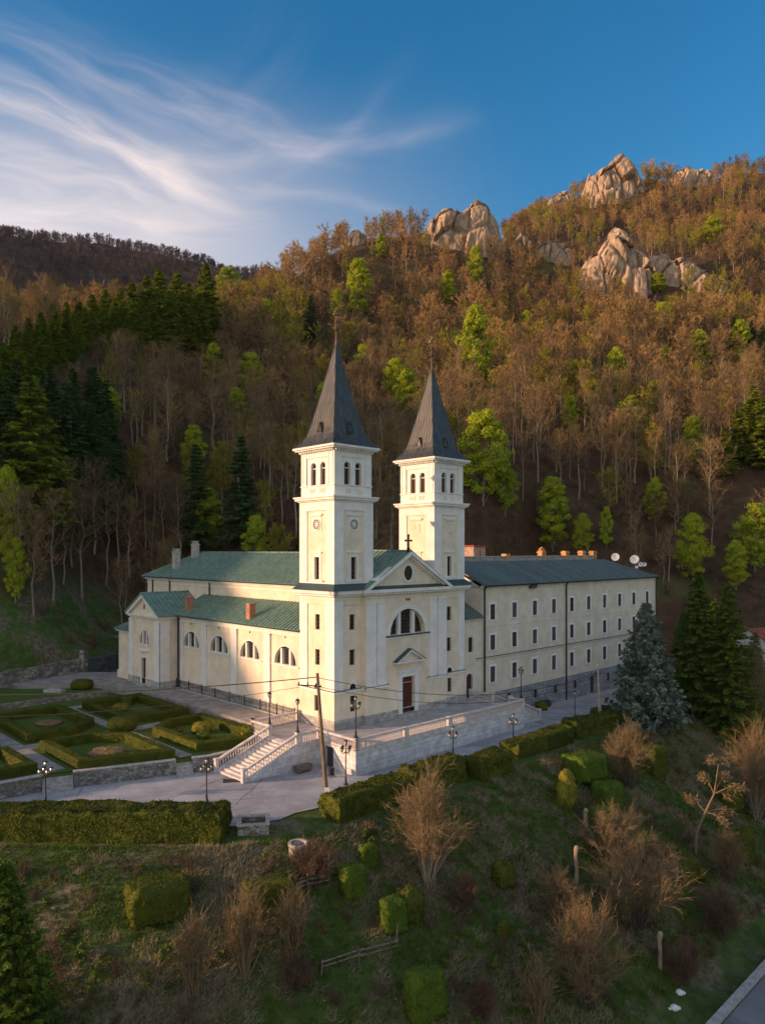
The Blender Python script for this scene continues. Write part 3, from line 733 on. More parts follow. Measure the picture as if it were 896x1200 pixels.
# ------------------------------------------------------------------ church
church = local_root('church', 'cream twin-towered church with green copper roofs and white pilasters', 'church')
X_, Y_ = (1,0), (0,1)
TW, TD, FW = 5.1, 5.4, 19.34
def tower(u0, wheel):
    t = MB()   # shaft and belfry walls
    # four sides: (origin, A, N, width)
    sides = [((u0,0),(1,0),(0,-1),TW), ((u0,TD),(0,-1),(-1,0),TD), ((u0+TW,0),(0,1),(1,0),TD), ((u0+TW,TD),(-1,0),(0,1),TW)]
    par = church
    bt_name = 'bell_tower'
    objs = []
    body = MB(); wins = []
    for k, (O, A, N, W) in enumerate(sides):
        c = W/2
        holes = [(c-.36,c+.36,14.35,16.55,False)]
        body_holes = holes if k < 2 else []
        # panel field is set back: cream plane at n=-0.10, white corner strips at n=0
        wall(body,O,A,N,1.2,W-1.2,14.1,21.1,body_holes,.35,1,n=-.10)
        for a0,a1,z0,z1 in ((0,1.2,13.7,22.1),(W-1.2,W,13.7,22.1),(1.2,W-1.2,13.7,14.1),(1.2,W-1.2,21.1,22.1)):
            wall(body,O,A,N,a0,a1,z0,z1,(),0,0)
        for a0,a1,z0,z1 in ((1.2,1.2,14.1,21.1),(W-1.2,W-1.2,14.1,21.1)):
            P = lambda a,z,d: (O[0]+A[0]*a-N[0]*d, O[1]+A[1]*a-N[1]*d, z)
            body.add([P(a0,z0,0),P(a0,z1,0),P(a0,z1,.1),P(a0,z0,.1)], [(0,1,2,3)], 0)
        body.add([P(1.2,21.1,0),P(W-1.2,21.1,0),P(W-1.2,21.1,.1),P(1.2,21.1,.1)], [(0,1,2,3)], 0)
        # hood strips
        if k < 2:
            body.fbox(O,A,N,c-.85,c+.85,20.62,20.80,-.099,.06,0)
            body.fbox(O,A,N,c-.65,c+.65,20.50,20.62,-.099,.0,0)
            body.fbox(O,A,N,c-.8,c+.8,16.95,17.10,-.099,.08,0)
            body.fbox(O,A,N,c-.65,c-.36,14.2,16.95,-.099,-.04,0); body.fbox(O,A,N,c+.36,c+.65,14.2,16.95,-.099,-.04,0)
            body.fbox(O,A,N,c-.36,c+.36,16.55,16.95,-.099,-.041,0)
            body.fbox(O,A,N,c-1.0,c+1.0,14.12,14.3,-.099,.05,0)
            wins.append((O,A,N,holes[0],'w'))
        # belfry, set in 0.12
        bh = [(c-.72-.40,c-.72+.40,23.55,25.85,True),(c+.72-.40,c+.72+.40,23.55,25.85,True)]
        wall(body,O,A,N,.12+.85,W-.12-.85,23.5,26.3,bh,.4,0,n=-.2)
        for a0,a1,z0,z1 in ((.12,.97,22.5,27.0),(W-.97,W-.12,22.5,27.0),(.97,W-.97,22.5,23.5),(.97,W-.97,26.3,27.0)):
            wall(body,O,A,N,a0,a1,z0,z1,(),0,0,n=-.12)
        P2 = lambda a,z,d: (O[0]+A[0]*a-N[0]*d, O[1]+A[1]*a-N[1]*d, z)
        for a0 in (.97, W-.97): body.add([P2(a0,23.5,.12),P2(a0,26.3,.12),P2(a0,26.3,.2),P2(a0,23.5,.2)], [(0,1,2,3)], 0)
        body.add([P2(.97,26.3,.12),P2(W-.97,26.3,.12),P2(W-.97,26.3,.2),P2(.97,26.3,.2)], [(0,1,2,3)], 0)
        body.fbox(O,A,N,.06,W-.06,23.5,23.6,-.119,-.03,0)
        for q in (.35,.97,W-.97,W-.35): body.fbox(O,A,N,q-.03,q+.03,23.6,26.9,-.119,-.08,0)
        for s in (-1,1):
            wins.append((O,A,N,bh[0 if s<0 else 1],'b'))
            body.fbox(O,A,N,c+s*.72-.42,c+s*.72+.42,22.75,23.35,-.119,-.07,0)
            for q in range(3): body.fbox(O,A,N,c+s*.72-.34+q*.24,c+s*.72-.34+q*.24+.14,22.85,23.25,-.0695,-.03,1)
        if k < 2:
            wins.append((O,A,N,c,'r'))
    bt = body.build(bt_name, [m_white, m_cream], par)
    for w in wins:
        O,A,N = w[:3]
        if w[4] == 'w':
            win(bt,O,A,N,w[3],.33,1,4,split=False,n=-.10,sill=False)
        elif w[4] == 'b':
            g = MB(); ol = outline(w[3]); dd = .36; nn = -.2
            P = lambda a,z,d: (O[0]+A[0]*a+N[0]*(nn-d), O[1]+A[1]*a+N[1]*(nn-d), z)
            g.add([P(a,z,dd) for a,z in ol], [tuple(range(len(ol)))], 0)
            a0,a1,z0,z1,_ = w[3]
            z = z0+.08
            while z < z1-.45:
                g.add([P(a0+.02,z,dd-.01),P(a1-.02,z,dd-.01),P(a1-.02,z-.06,dd-.12),P(a0+.02,z-.06,dd-.12)], [(0,1,2,3)], 1); z += .13
            g.fbox(O,A,N,a0,a1,z1-.62,z1-.54,nn-dd+.01,nn-dd+.16,2)
            g.build('louvred_window', [m_glass, m_louvre, m_white], bt)
        else:
            c = w[3]
            g = MB()
            def disc(r0, r1, n0, n1, mi, k=20, z=19.75):
                for i in range(k):
                    t0, t1 = 2*math.pi*i/k, 2*math.pi*(i+1)/k
                    g.extr(O,A,N,[(c+r0*math.cos(t0),z+r0*math.sin(t0)),(c+r1*math.cos(t0),z+r1*math.sin(t0)),(c+r1*math.cos(t1),z+r1*math.sin(t1)),(c+r0*math.cos(t1),z+r0*math.sin(t1))],n0,n1,mi)
            if wheel:
                g.fbox(O,A,N,c-.72,c+.72,19.03,20.47,-.099,-.05,1)
                disc(.5,.6,-.05,.02,1)
                g.extr(O,A,N,[(c+.5*math.cos(2*math.pi*i/20),19.75+.5*math.sin(2*math.pi*i/20)) for i in range(20)],-.05,-.03,0)
                for i in range(6):
                    t0 = math.pi*i/6+.26
                    dx, dz = math.cos(t0), math.sin(t0)
                    g.extr(O,A,N,[(c+dx*.5-dz*.025,19.75+dz*.5+dx*.025),(c+dx*.5+dz*.025,19.75+dz*.5-dx*.025),(c-dx*.5+dz*.025,19.75-dz*.5-dx*.025),(c-dx*.5-dz*.025,19.75-dz*.5+dx*.025)],-.029,-.005+i*.001,1)
                disc(.0,.13,-.029,.012,1,8); disc(.27,.31,-.029,.006,1,14)
                g.build('wheel_window', [m_glass, m_white], bt)
            else:
                for (a,b,z0,z1) in ((c-.42,c-.34,19.2,20.2),(c+.34,c+.42,19.2,20.2),(c-.34,c+.34,20.12,20.2),(c-.34,c+.34,19.2,19.28)):
                    g.fbox(O,A,N,a,b,z0,z1,-.099,-.02,0)
                g.fbox(O,A,N,c-.34,c+.34,19.28,20.12,-.099,-.07,1)
                g.build('blind_panel', [m_white, m_beige], bt)
    cn = MB()   # cornices
    def ring(z0,z1,ov,inn=.05,mi=0):
        cn.box(u0-ov,u0+TW+ov,-ov,TD+ov,z0,z1,mi)
    ring(22.0,22.12,.16); ring(22.12,22.34,.34); ring(22.34,22.5,.46)
    ring(26.98,27.06,.0)
    ring(27.06,27.2,.34); ring(27.2,27.4,.5)
    for (O,A,N,W) in sides:
        q = .1
        while q < W-.1:
            cn.fbox(O,A,N,q,q+.16,26.84,27.055,-.118,.16); q += .36
    cb = cn.build('cornice', [m_white], bt)
    # spire
    sp = MB(); cu, cv = u0+TW/2, TD/2
    prof = [(2.98,27.41),(2.92,27.5),(2.42,28.05),(2.12,28.6),(1.93,29.2),(1.28,32.0),(.62,35.2),(.09,37.9)]
    rings = []
    vs = []
    for r, z in prof:
        rings.append(len(vs)); vs += [(cu-r,cv-r,z),(cu+r,cv-r,z),(cu+r,cv+r,z),(cu-r,cv+r,z)]
    fs = []
    for i in range(len(prof)-1):
        for k in range(4): fs.append((rings[i]+k, rings[i]+(k+1)%4, rings[i+1]+(k+1)%4, rings[i+1]+k))
    fs.append((0,3,2,1)); sp.add(vs, fs, 0)
    # seams (vertical ribs) on every side
    for k in range(4):
        for j in range(13):
            f = -1+2*j/12
            if abs(f) > .99: f = .985*(1 if f > 0 else -1)
            pts = []
            for r, z in prof:
                a, b = f*r, r+.0
                # seams run parallel up to the hip line
                off = f*2.42
                a = off if abs(off) < r else None
                if a is None and r < 2.42: break
                if a is None: a = f*r
                loc = [(a,-b),(b,a),(-a,b),(-b,-a)][k]
                pts.append((cu+loc[0], cv+loc[1], z))
            if len(pts) >= 2 and abs(f*2.42) < 2.42:
                # extend to the hip
                zh = None
                for i in range(len(prof)-1):
                    r0,z0 = prof[i]; r1,z1 = prof[i+1]
                    if r0 >= abs(f*2.42) > r1:
                        tt = (r0-abs(f*2.42))/(r0-r1); rr = abs(f*2.42); zz = z0+(z1-z0)*tt
                        loc = [(f*2.42,-rr),(rr,f*2.42),(-f*2.42,rr),(-rr,-f*2.42)][k]
                        pts.append((cu+loc[0], cv+loc[1], zz))
                sp.tube(pts, .038, 4, 0)
    for k in range(4):   # hips
        sg = [(-1,-1),(1,-1),(1,1),(-1,1)][k]
        sp.tube([(cu+sg[0]*r, cv+sg[1]*r, z) for r, z in prof], .06, 5, 0)
    so = sp.build('spire', [m_spire], bt)
    dm = MB()
    for k in range(4):   # little gabled vents
        dirs = [(0,-1),(1,0),(0,1),(-1,0)][k]; tx = (-dirs[1], dirs[0])
        r0, z0 = 2.0, 28.9
        P = lambda a, n, z: (cu+dirs[0]*n+tx[0]*a, cv+dirs[1]*n+tx[1]*a, z)
        dm.add([P(-.3,r0+.12,z0),P(.3,r0+.12,z0),P(0,r0+.12,z0+.85),P(0,r0-.55,z0+1.0)], [(0,1,2)], 1)
        dm.add([P(-.38,r0+.18,z0-.1),P(0,r0+.18,z0+.95),P(0,r0-.5,z0+1.05),P(-.38,r0-.05,z0-.1),P(.38,r0+.18,z0-.1),P(.38,r0-.05,z0-.1)], [(0,1,2,3),(4,1,2,5)], 0)
        dm.fbox((cu,cv),tx,dirs,-.38,.38,z0-.16,z0-.1,r0-.2,r0+.2,0)
    dm.build('roof_vent', [m_spire, m_glass], bt)
    fi = MB(); c = (cu,cv,0)
    fi.lathe(c, [(.16,37.6),(.13,38.3),(.09,38.6),(.08,39.2),(.22,39.3),(.29,39.5),(.2,39.7),(.08,39.8),(.07,40.0),(.15,40.08),(.18,40.2),(.1,40.34),(.06,40.4),(.05,41.6)], 8)
    fi.fbox((cu,cv),X_,(0,-1),-.36,.36,40.84,40.96,-.06,.06); fi.fbox((cu,cv),X_,(0,-1),-.2,.2,41.14,41.22,-.05,.05)
    fi.box(cu-.04,cu+.04,cv-.04,cv+.04,41.4,41.6)
    fi.build('finial_cross', m_gold, bt)
    # skirt roof round the shaft foot
    sk = MB()
    o_, i_ = .75, .0
    if u0 < 5: ul, ur, cl, cr = u0-o_, u0+TW, u0, u0+TW
    else: ul, ur, cl, cr = u0, u0+TW+o_, u0, u0+TW
    z0, z1 = 13.32, 13.95
    sk.add([(ul,-o_,z0),(ur,-o_,z0),(cr,-.001,z1),(cl,-.001,z1)], [(0,1,2,3)], 0)
    if u0 < 5: sk.add([(ul,-o_,z0),(cl-.001,0,z1),(cl-.001,TD,z1),(ul,TD+.3,z0)], [(0,1,2,3)], 0)
    else: sk.add([(ur,-o_,z0),(cr+.001,0,z1),(cr+.001,TD,z1),(ur,TD+.3,z0)], [(0,1,2,3)], 0)
    sk.build('skirt_roof', [m_flash], bt)
    return bt
tower(0.0, True); tower(FW-TW, False)

# lower body of the front
b = MB()
T3 = [(9.42,10.94),(5.96,7.5),(1.45,3.0)]
def lowtower(b, O, A, N, W, holes_c, p0, p1):
    holes = [(holes_c-.36,holes_c+.36,z0,z1,False) for z0,z1 in T3]
    # cream fields
    wall(b,O,A,N,p0,p1,3.55,11.9,[h for h in holes if h[2] > 3.5],.3,0,n=-.1)
    gh = [h for h in holes if h[2] < 3.5]
    wall(b,O,A,N,0,W,0.85,3.45,gh,.3,0,n=0)
    for a0,a1,z0,z1,mi in ((0,p0,3.45,12.75,1),(p1,W,3.45,12.75,1),(p0,p1,3.45,3.55,1),(p0,p1,11.9,12.75,0)):
        wall(b,O,A,N,a0,a1,z0,z1,(),0,mi)
    P = lambda a,z,d: (O[0]+A[0]*a-N[0]*d, O[1]+A[1]*a-N[1]*d, z)
    for a in (p0,p1): b.add([P(a,3.55,0),P(a,11.9,0),P(a,11.9,.1),P(a,3.55,.1)], [(0,1,2,3)], 1)
    b.add([P(p0,11.9,0),P(p1,11.9,0),P(p1,11.9,.1),P(p0,11.9,.1)], [(0,1,2,3)], 0)
    return [(O,A,N,h,(-.1 if h[2] > 3.5 else 0)) for h in holes]
LW = []
LW += lowtower(b,(0,TD),(0,-1),(-1,0),TD,TD-2.61-.05,1.25,TD-1.35)
LW += lowtower(b,(0,0),X_,(0,-1),3.64,2.4,1.13,3.64)
LW += lowtower(b,(15.7,0),X_,(0,-1),3.64,1.1,0.2,2.6)
lowtower(b,(FW,0),Y_,(1,0),TD,2.7,1.3,4.1)
# centre bay
O, A, N = (0,-.41), X_, (0,-1)
door = (8.75,10.60,.35,4.1,False); lun = (9.67-2.62,9.67+2.62,8.52,8.52+2.62,True)
wall(b,O,A,N,3.64,15.7,.85,3.45,[(8.75,10.60,.84,3.46,False)],.4,0)
wall(b,O,A,N,3.64,15.7,3.45,12.75,[(8.75,10.60,3.44,4.1,False),lun],.65,0)
for a, s in ((3.64,-1),(15.7,1)): wall(b,(a,-.41),(0,1),(s,0),0,.41,.85,12.75,(),0,0)
body = b.build('facade_wall', [m_cream, m_white], church)
for O2,A2,N2,h,n in LW: win(body,O2,A2,N2,h,.3,1,3,n=n,split=False,sill=False)
# plinth stones, with the opening for the door
b = MB()
b.fbox((0,0),X_,(0,-1),-.12,3.52,-.3,.85,0,.12); b.fbox((0,-.41),X_,(0,-1),3.52,8.15,-.3,.85,-.3,.12); b.box(-.12,0,0,TD,-.3,.85)
b.build('plinth', m_plinth, church)
b = MB(); b.fbox((15.7,0),X_,(0,-1),.12,3.64+.12,-.3,.85,0,.12); b.fbox((0,-.41),X_,(0,-1),11.2,15.82,-.3,.85,-.3,.12); b.box(FW,FW+.12,0,TD,-.3,.85)
b.build('plinth', m_plinth, church)
# string course, pilasters, entablature
b = MB()
b.box(-.1,3.54,-.1,0,3.38,3.62); b.box(-.1,0,0,TD,3.38,3.62); b.box(3.54,6.75,-.55,-.41,3.38,3.62); b.box(3.54,3.64,-.55,-.001,3.38,3.62)
b.build('string_course', m_white, church); b = MB()
b.box(12.6,15.8,-.55,-.41,3.38,3.62); b.box(15.8,FW+.1,-.1,0,3.38,3.62); b.box(15.7,15.8,-.55,-.001,3.38,3.62)
b.build('string_course', m_white, church)
b = MB()
b.box(-.14,3.50,-.14,.0,3.621,3.67); b.box(-.14,-.0,0,TD,3.621,3.67); b.box(3.5,6.79,-.59,-.41,3.621,3.67); b.box(12.56,15.84,-.59,-.41,3.621,3.67); b.box(15.84,FW+.14,-.14,0,3.621,3.67)
b.build('string_flashing', m_flash, church)
for i, (a0,a1,nn) in enumerate(((3.72,5.02,.16),(5.24,6.38,.09),(12.96,14.08,.09),(14.3,15.6,.16))):
    p = MB(); p.fbox((0,-.41),X_,(0,-1),a0,a1,3.67,11.9,.001,nn); p.fbox((0,-.41),X_,(0,-1),a0-.06,a1+.06,11.9,12.1,.001,nn+.06)
    p.fbox((0,-.41),X_,(0,-1),a0-.05,a1+.05,3.671,3.95,.001,nn+.05)
    p.build('pilaster', m_white, church)
b = MB()
for (O,A,N,a0,a1) in (((0,0),X_,(0,-1),-.0,3.64),((0,-.41),X_,(0,-1),3.64,15.7),((15.7,0),X_,(0,-1),0,3.64),((0,TD),(0,-1),(-1,0),0,TD),((FW,0),Y_,(1,0),0,TD)):
    c = .0 if N == (0,-1) and O[1] < 0 else 0
    b.fbox(O,A,N,a0-.001,a1+.001,12.42,12.5,.001,.07)
    b.fbox(O,A,N,a0-.2,a1+.2,12.75,12.98,-.3,.3); b.fbox(O,A,N,a0-.4,a1+.4,12.98,13.3,-.3,.6)
b.box(-.6,0,-.6,0,12.981,13.301); b.box(-.3,0,-.3,0,12.751,12.981)
q = 3.7
while q < 15.6: b.fbox((0,-.41),X_,(0,-1),q,q+.2,12.78,12.975,.3,.48); q += .42
b.build('entablature', m_white, church)
# pediment
AP = 17.05; PH = 6.45; pc = 9.67
b = MB(); b.extr((0,-.41),X_,(0,-1),[(pc-6.0,13.3),(pc+6.0,13.3),(pc,16.75)],-.3,0.0)
ped = b.build('pediment', m_cream, church)
b = MB()
for s in (-1,1):
    n_ = Vector((3.75, 0, 6.0*1)).normalized()
    P0 = (pc+s*6.55,13.28); P1 = (pc,17.08)
    dx, dz = (P1[0]-P0[0]), (P1[1]-P0[1]); L = math.hypot(dx,dz); nx_, nz_ = -dz/L*(1 if s < 0 else -1), dx/L*(1 if s < 0 else -1)
    def off(p, t): return (p[0]-nx_*t, p[1]-nz_*t)
    b.extr((0,-.41),X_,(0,-1),[P0,P1,(pc,17.08-.30/ (abs(dx)/L)),off(P0,.30)],-.3,.62)
    b.extr((0,-.41),X_,(0,-1),[off(P0,.30),(pc,17.08-.30/(abs(dx)/L)),(pc,17.08-.5/(abs(dx)/L)),off(P0,.5)],.001,.3)
    for i in range(15):
        t = (i+.7)/15.5
        c = (P0[0]+dx*t, P0[1]+dz*t); c = off(c, .5); e = (dx/L*.1, dz/L*.1)
        b.extr((0,-.41),X_,(0,-1),[(c[0]-e[0],c[1]-e[1]),(c[0]+e[0],c[1]+e[1]),(c[0]+e[0]-nx_*.16,c[1]+e[1]-nz_*.16),(c[0]-e[0]-nx_*.16,c[1]-e[1]-nz_*.16)],.001,.18)
b.build('raking_cornice', m_white, ped)
b = MB()
b.add([(3.3,-1.03,13.31),(16.1,-1.03,13.31),(15.6,-.412,13.62),(3.75,-.412,13.62)], [(0,1,2,3)])
b.build('pediment_flashing', m_flash, ped)
b = MB(); oc = (pc,14.85)
ol = [(oc[0]+.62*math.cos(t*math.pi/10),oc[1]+.78*math.sin(t*math.pi/10)) for t in range(20)]
b.extr((0,-.41),X_,(0,-1),ol,.005,.02,0)
for i in range(20):
    j = (i+1)%20; f = 1.32
    b.extr((0,-.41),X_,(0,-1),[ol[i],ol[j],(oc[0]+(ol[j][0]-oc[0])*f,oc[1]+(ol[j][1]-oc[1])*f),(oc[0]+(ol[i][0]-oc[0])*f,oc[1]+(ol[i][1]-oc[1])*f)],.005,.08,1)
for a in (-.3,-.1,.1,.3): b.fbox((0,-.41),X_,(0,-1),oc[0]+a-.02,oc[0]+a+.02,14.2,15.5,.021,.04,2)
for z in (14.45,14.7,14.95,15.2): b.fbox((0,-.41),X_,(0,-1),oc[0]-.55,oc[0]+.55,z,z+.03,.021,.038,2)
b.build('oval_window', [m_glass, m_white, m_bars], ped)
b = MB(); cc = (pc,-.5)
b.lathe((pc,-.5,17.0), [(.3,0),(.28,.12),(.16,.2),(.2,.38),(.1,.5),(.07,.6)], 8); b.box(pc-.07,pc+.07,-.57,-.43,17.5,18.75)
b.box(pc-.4,pc+.4,-.56,-.44,18.15,18.3)
for q in ((pc,18.78),(pc-.42,18.22),(pc+.42,18.22)): b.ball((q[0],-.5,q[1]), .13, 6)
b.build('gable_cross', m_iron, ped)
# big half-round window
lw = win(church,(0,-.41),X_,(0,-1),lun,.62,13,6,name='half_round_window',barw=.035,sill=False,casing=.48)
for a in (9.67-1.05,9.67+1.05):
    mlb = MB(); mlb.fbox((0,-.41),X_,(0,-1),a-.2,a+.2,8.52,8.52+2.38,-.55,-.2); mlb.build('stone_mullion', m_white, lw)
b = MB(); b.fbox((0,-.41),X_,(0,-1),6.4,12.94,8.36,8.5,.001,.18,0); b.fbox((0,-.41),X_,(0,-1),6.4,12.94,8.2,8.36,.001,.1,1)
b.build('window_ledge', [m_flash, m_white], lw)
# door, its frame and hood
b = MB(); b.fbox((0,-.41),X_,(0,-1),8.75,10.6,.35,4.1,-.38,-.33)
for i in range(2):
    for (z0,z1) in ((.55,1.5),(1.65,2.7),(2.85,3.9)):
        b.fbox((0,-.41),X_,(0,-1),8.87+i*.94,9.6+i*.94,z0,z1,-.329,-.29)
dr = b.build('front_door', m_door, church)
h = MB(); h.box(9.6,9.66,-.16,-.1,1.9,2.2); h.build('handle', m_gold, dr)
b = MB()
for (a0,a1,z0,z1,n1) in ((8.2,8.75,.35,4.1,.14),(10.6,11.15,.35,4.1,.14),(8.2,11.15,4.1,4.62,.14),(8.05,11.3,4.62,4.78,.26)): b.fbox((0,-.41),X_,(0,-1),a0,a1,z0,z1,.001,n1)
b.build('door_frame', m_white, dr)
b = MB(); b.fbox((0,-.41),X_,(0,-1),7.9,11.4,0.0,.17,0,1.1); b.fbox((0,-.41),X_,(0,-1),8.15,11.2,.17,.34,-.3,.7); b.build('door_step', m_kerb, dr)
b = MB(); b.extr((0,-.41),X_,(0,-1),[(7.75,5.75),(11.6,5.75),(9.67,6.75)],.001,.06,0)
b.fbox((0,-.41),X_,(0,-1),7.55,11.8,5.6,5.76,.001,.55,1)
for s in (-1,1):
    e0 = (9.67+s*2.2,5.72); e1 = (9.67,6.95)
    b.extr((0,-.41),X_,(0,-1),[e0,e1,(9.67,6.75),(9.67+s*1.85,5.765)],.002,.56,1)
    b.extr((0,-.41),X_,(0,-1),[(e0[0],e0[1]+.03),(e1[0],e1[1]+.03),(e1[0],e1[1]+.08),(e0[0],e0[1]+.08)],.002,.62,2)
b.build('door_hood', [m_cream, m_white, m_flash], church)
b = MB()
for i, q in enumerate((9.35,9.5,9.58,9.74,9.82,9.95)): b.fbox((0,-.41),X_,(0,-1),q,q+(.03 if i%2 else .08),11.98,12.22,.001,.03)
b.build('date_relief', m_iron, church)
# small half-round lights over the string course
for O,A,N,c in (((0,0),X_,(0,-1),2.4),((15.7,0),X_,(0,-1),1.1),((0,TD),(0,-1),(-1,0),TD-2.66)):
    b = MB(); pts = [(c+.42*math.cos(math.pi*i/8), 3.68+.5*math.sin(math.pi*i/8)) for i in range(9)]
    nn = .0
    b.extr(O,A,N,pts,-.095 if O != (15.7,0) else -.095,-.06,0)
    for i in range(8):
        f = 1.5; g0 = lambda p: (c+(p[0]-c)*f, 3.68+(p[1]-3.68)*f)
        b.extr(O,A,N,[pts[i],pts[i+1],g0(pts[i+1]),g0(pts[i])],-.095,-.03,1)
    b.build('fanlight', [m_glass, m_white], church)

# nave: clerestory walls, aisles, roofs
b = MB()
b.box(4.2,15.14,4.5,46.8,0,13.0)
nave = b.build('nave_wall', m_cream, church)
b = MB(); b.box(4.0,15.34,5.0,47.0,13.0,13.2); b.box(3.75,15.6,5.0,47.3,13.2,13.42); b.box(4.12,15.2,5.2,46.9,12.55,12.7)
b.build('nave_cornice', m_white, church)
b = MB(); RZ = 16.9; EZ = 13.5; uL, uR = 3.6, 15.74; vE = 47.5
roof_plane(b,(uL,5.2,EZ),(uL,vE,EZ),(pc,vE-6.3,RZ),(pc,5.2,RZ)); roof_plane(b,(uR,vE,EZ),(uR,5.2,EZ),(pc,5.2,RZ),(pc,vE-6.3,RZ))
roof_plane(b,(uL,vE,EZ),(uR,vE,EZ),(pc+.01,vE-6.3,RZ),(pc-.01,vE-6.3,RZ))
# front part of the roof, between the towers, behind the pediment
roof_plane(b,(5.1,-.98,14.4),(5.1,5.3,14.4),(pc,5.3,17.12),(pc,-.98,17.12)); roof_plane(b,(FW-5.1,5.3,14.4),(FW-5.1,-.98,14.4),(pc,-.98,17.12),(pc,5.3,17.12))
b.add([(3.15,-.98,13.33),(5.1,-.98,14.42),(5.1,-.001,14.42),(3.15,-.001,13.33)], [(0,1,2,3)]); b.add([(FW-3.15,-.98,13.33),(FW-5.1,-.98,14.42),(FW-5.1,-.001,14.42),(FW-3.15,-.001,13.33)], [(0,1,2,3)])
b.seg((pc,-.98,17.18),(pc,5.2,17.18),.09,.09,6,1); b.seg((pc,5.2,RZ+.05),(pc,vE-6.3,RZ+.05),.09,.09,6,1)
b.seg((uL,vE,EZ),(pc,vE-6.3,RZ+.05),.08,.08,6,1); b.seg((uR,vE,EZ),(pc,vE-6.3,RZ+.05),.08,.08,6,1)
nr = b.build('nave_roof', [m_copper, m_seam], church)
b = MB(); b.seg((uL-.05,5.4,EZ-.1),(uL-.05,vE,EZ-.1),.09,.09,6); b.build('gutter', m_flash, nr)
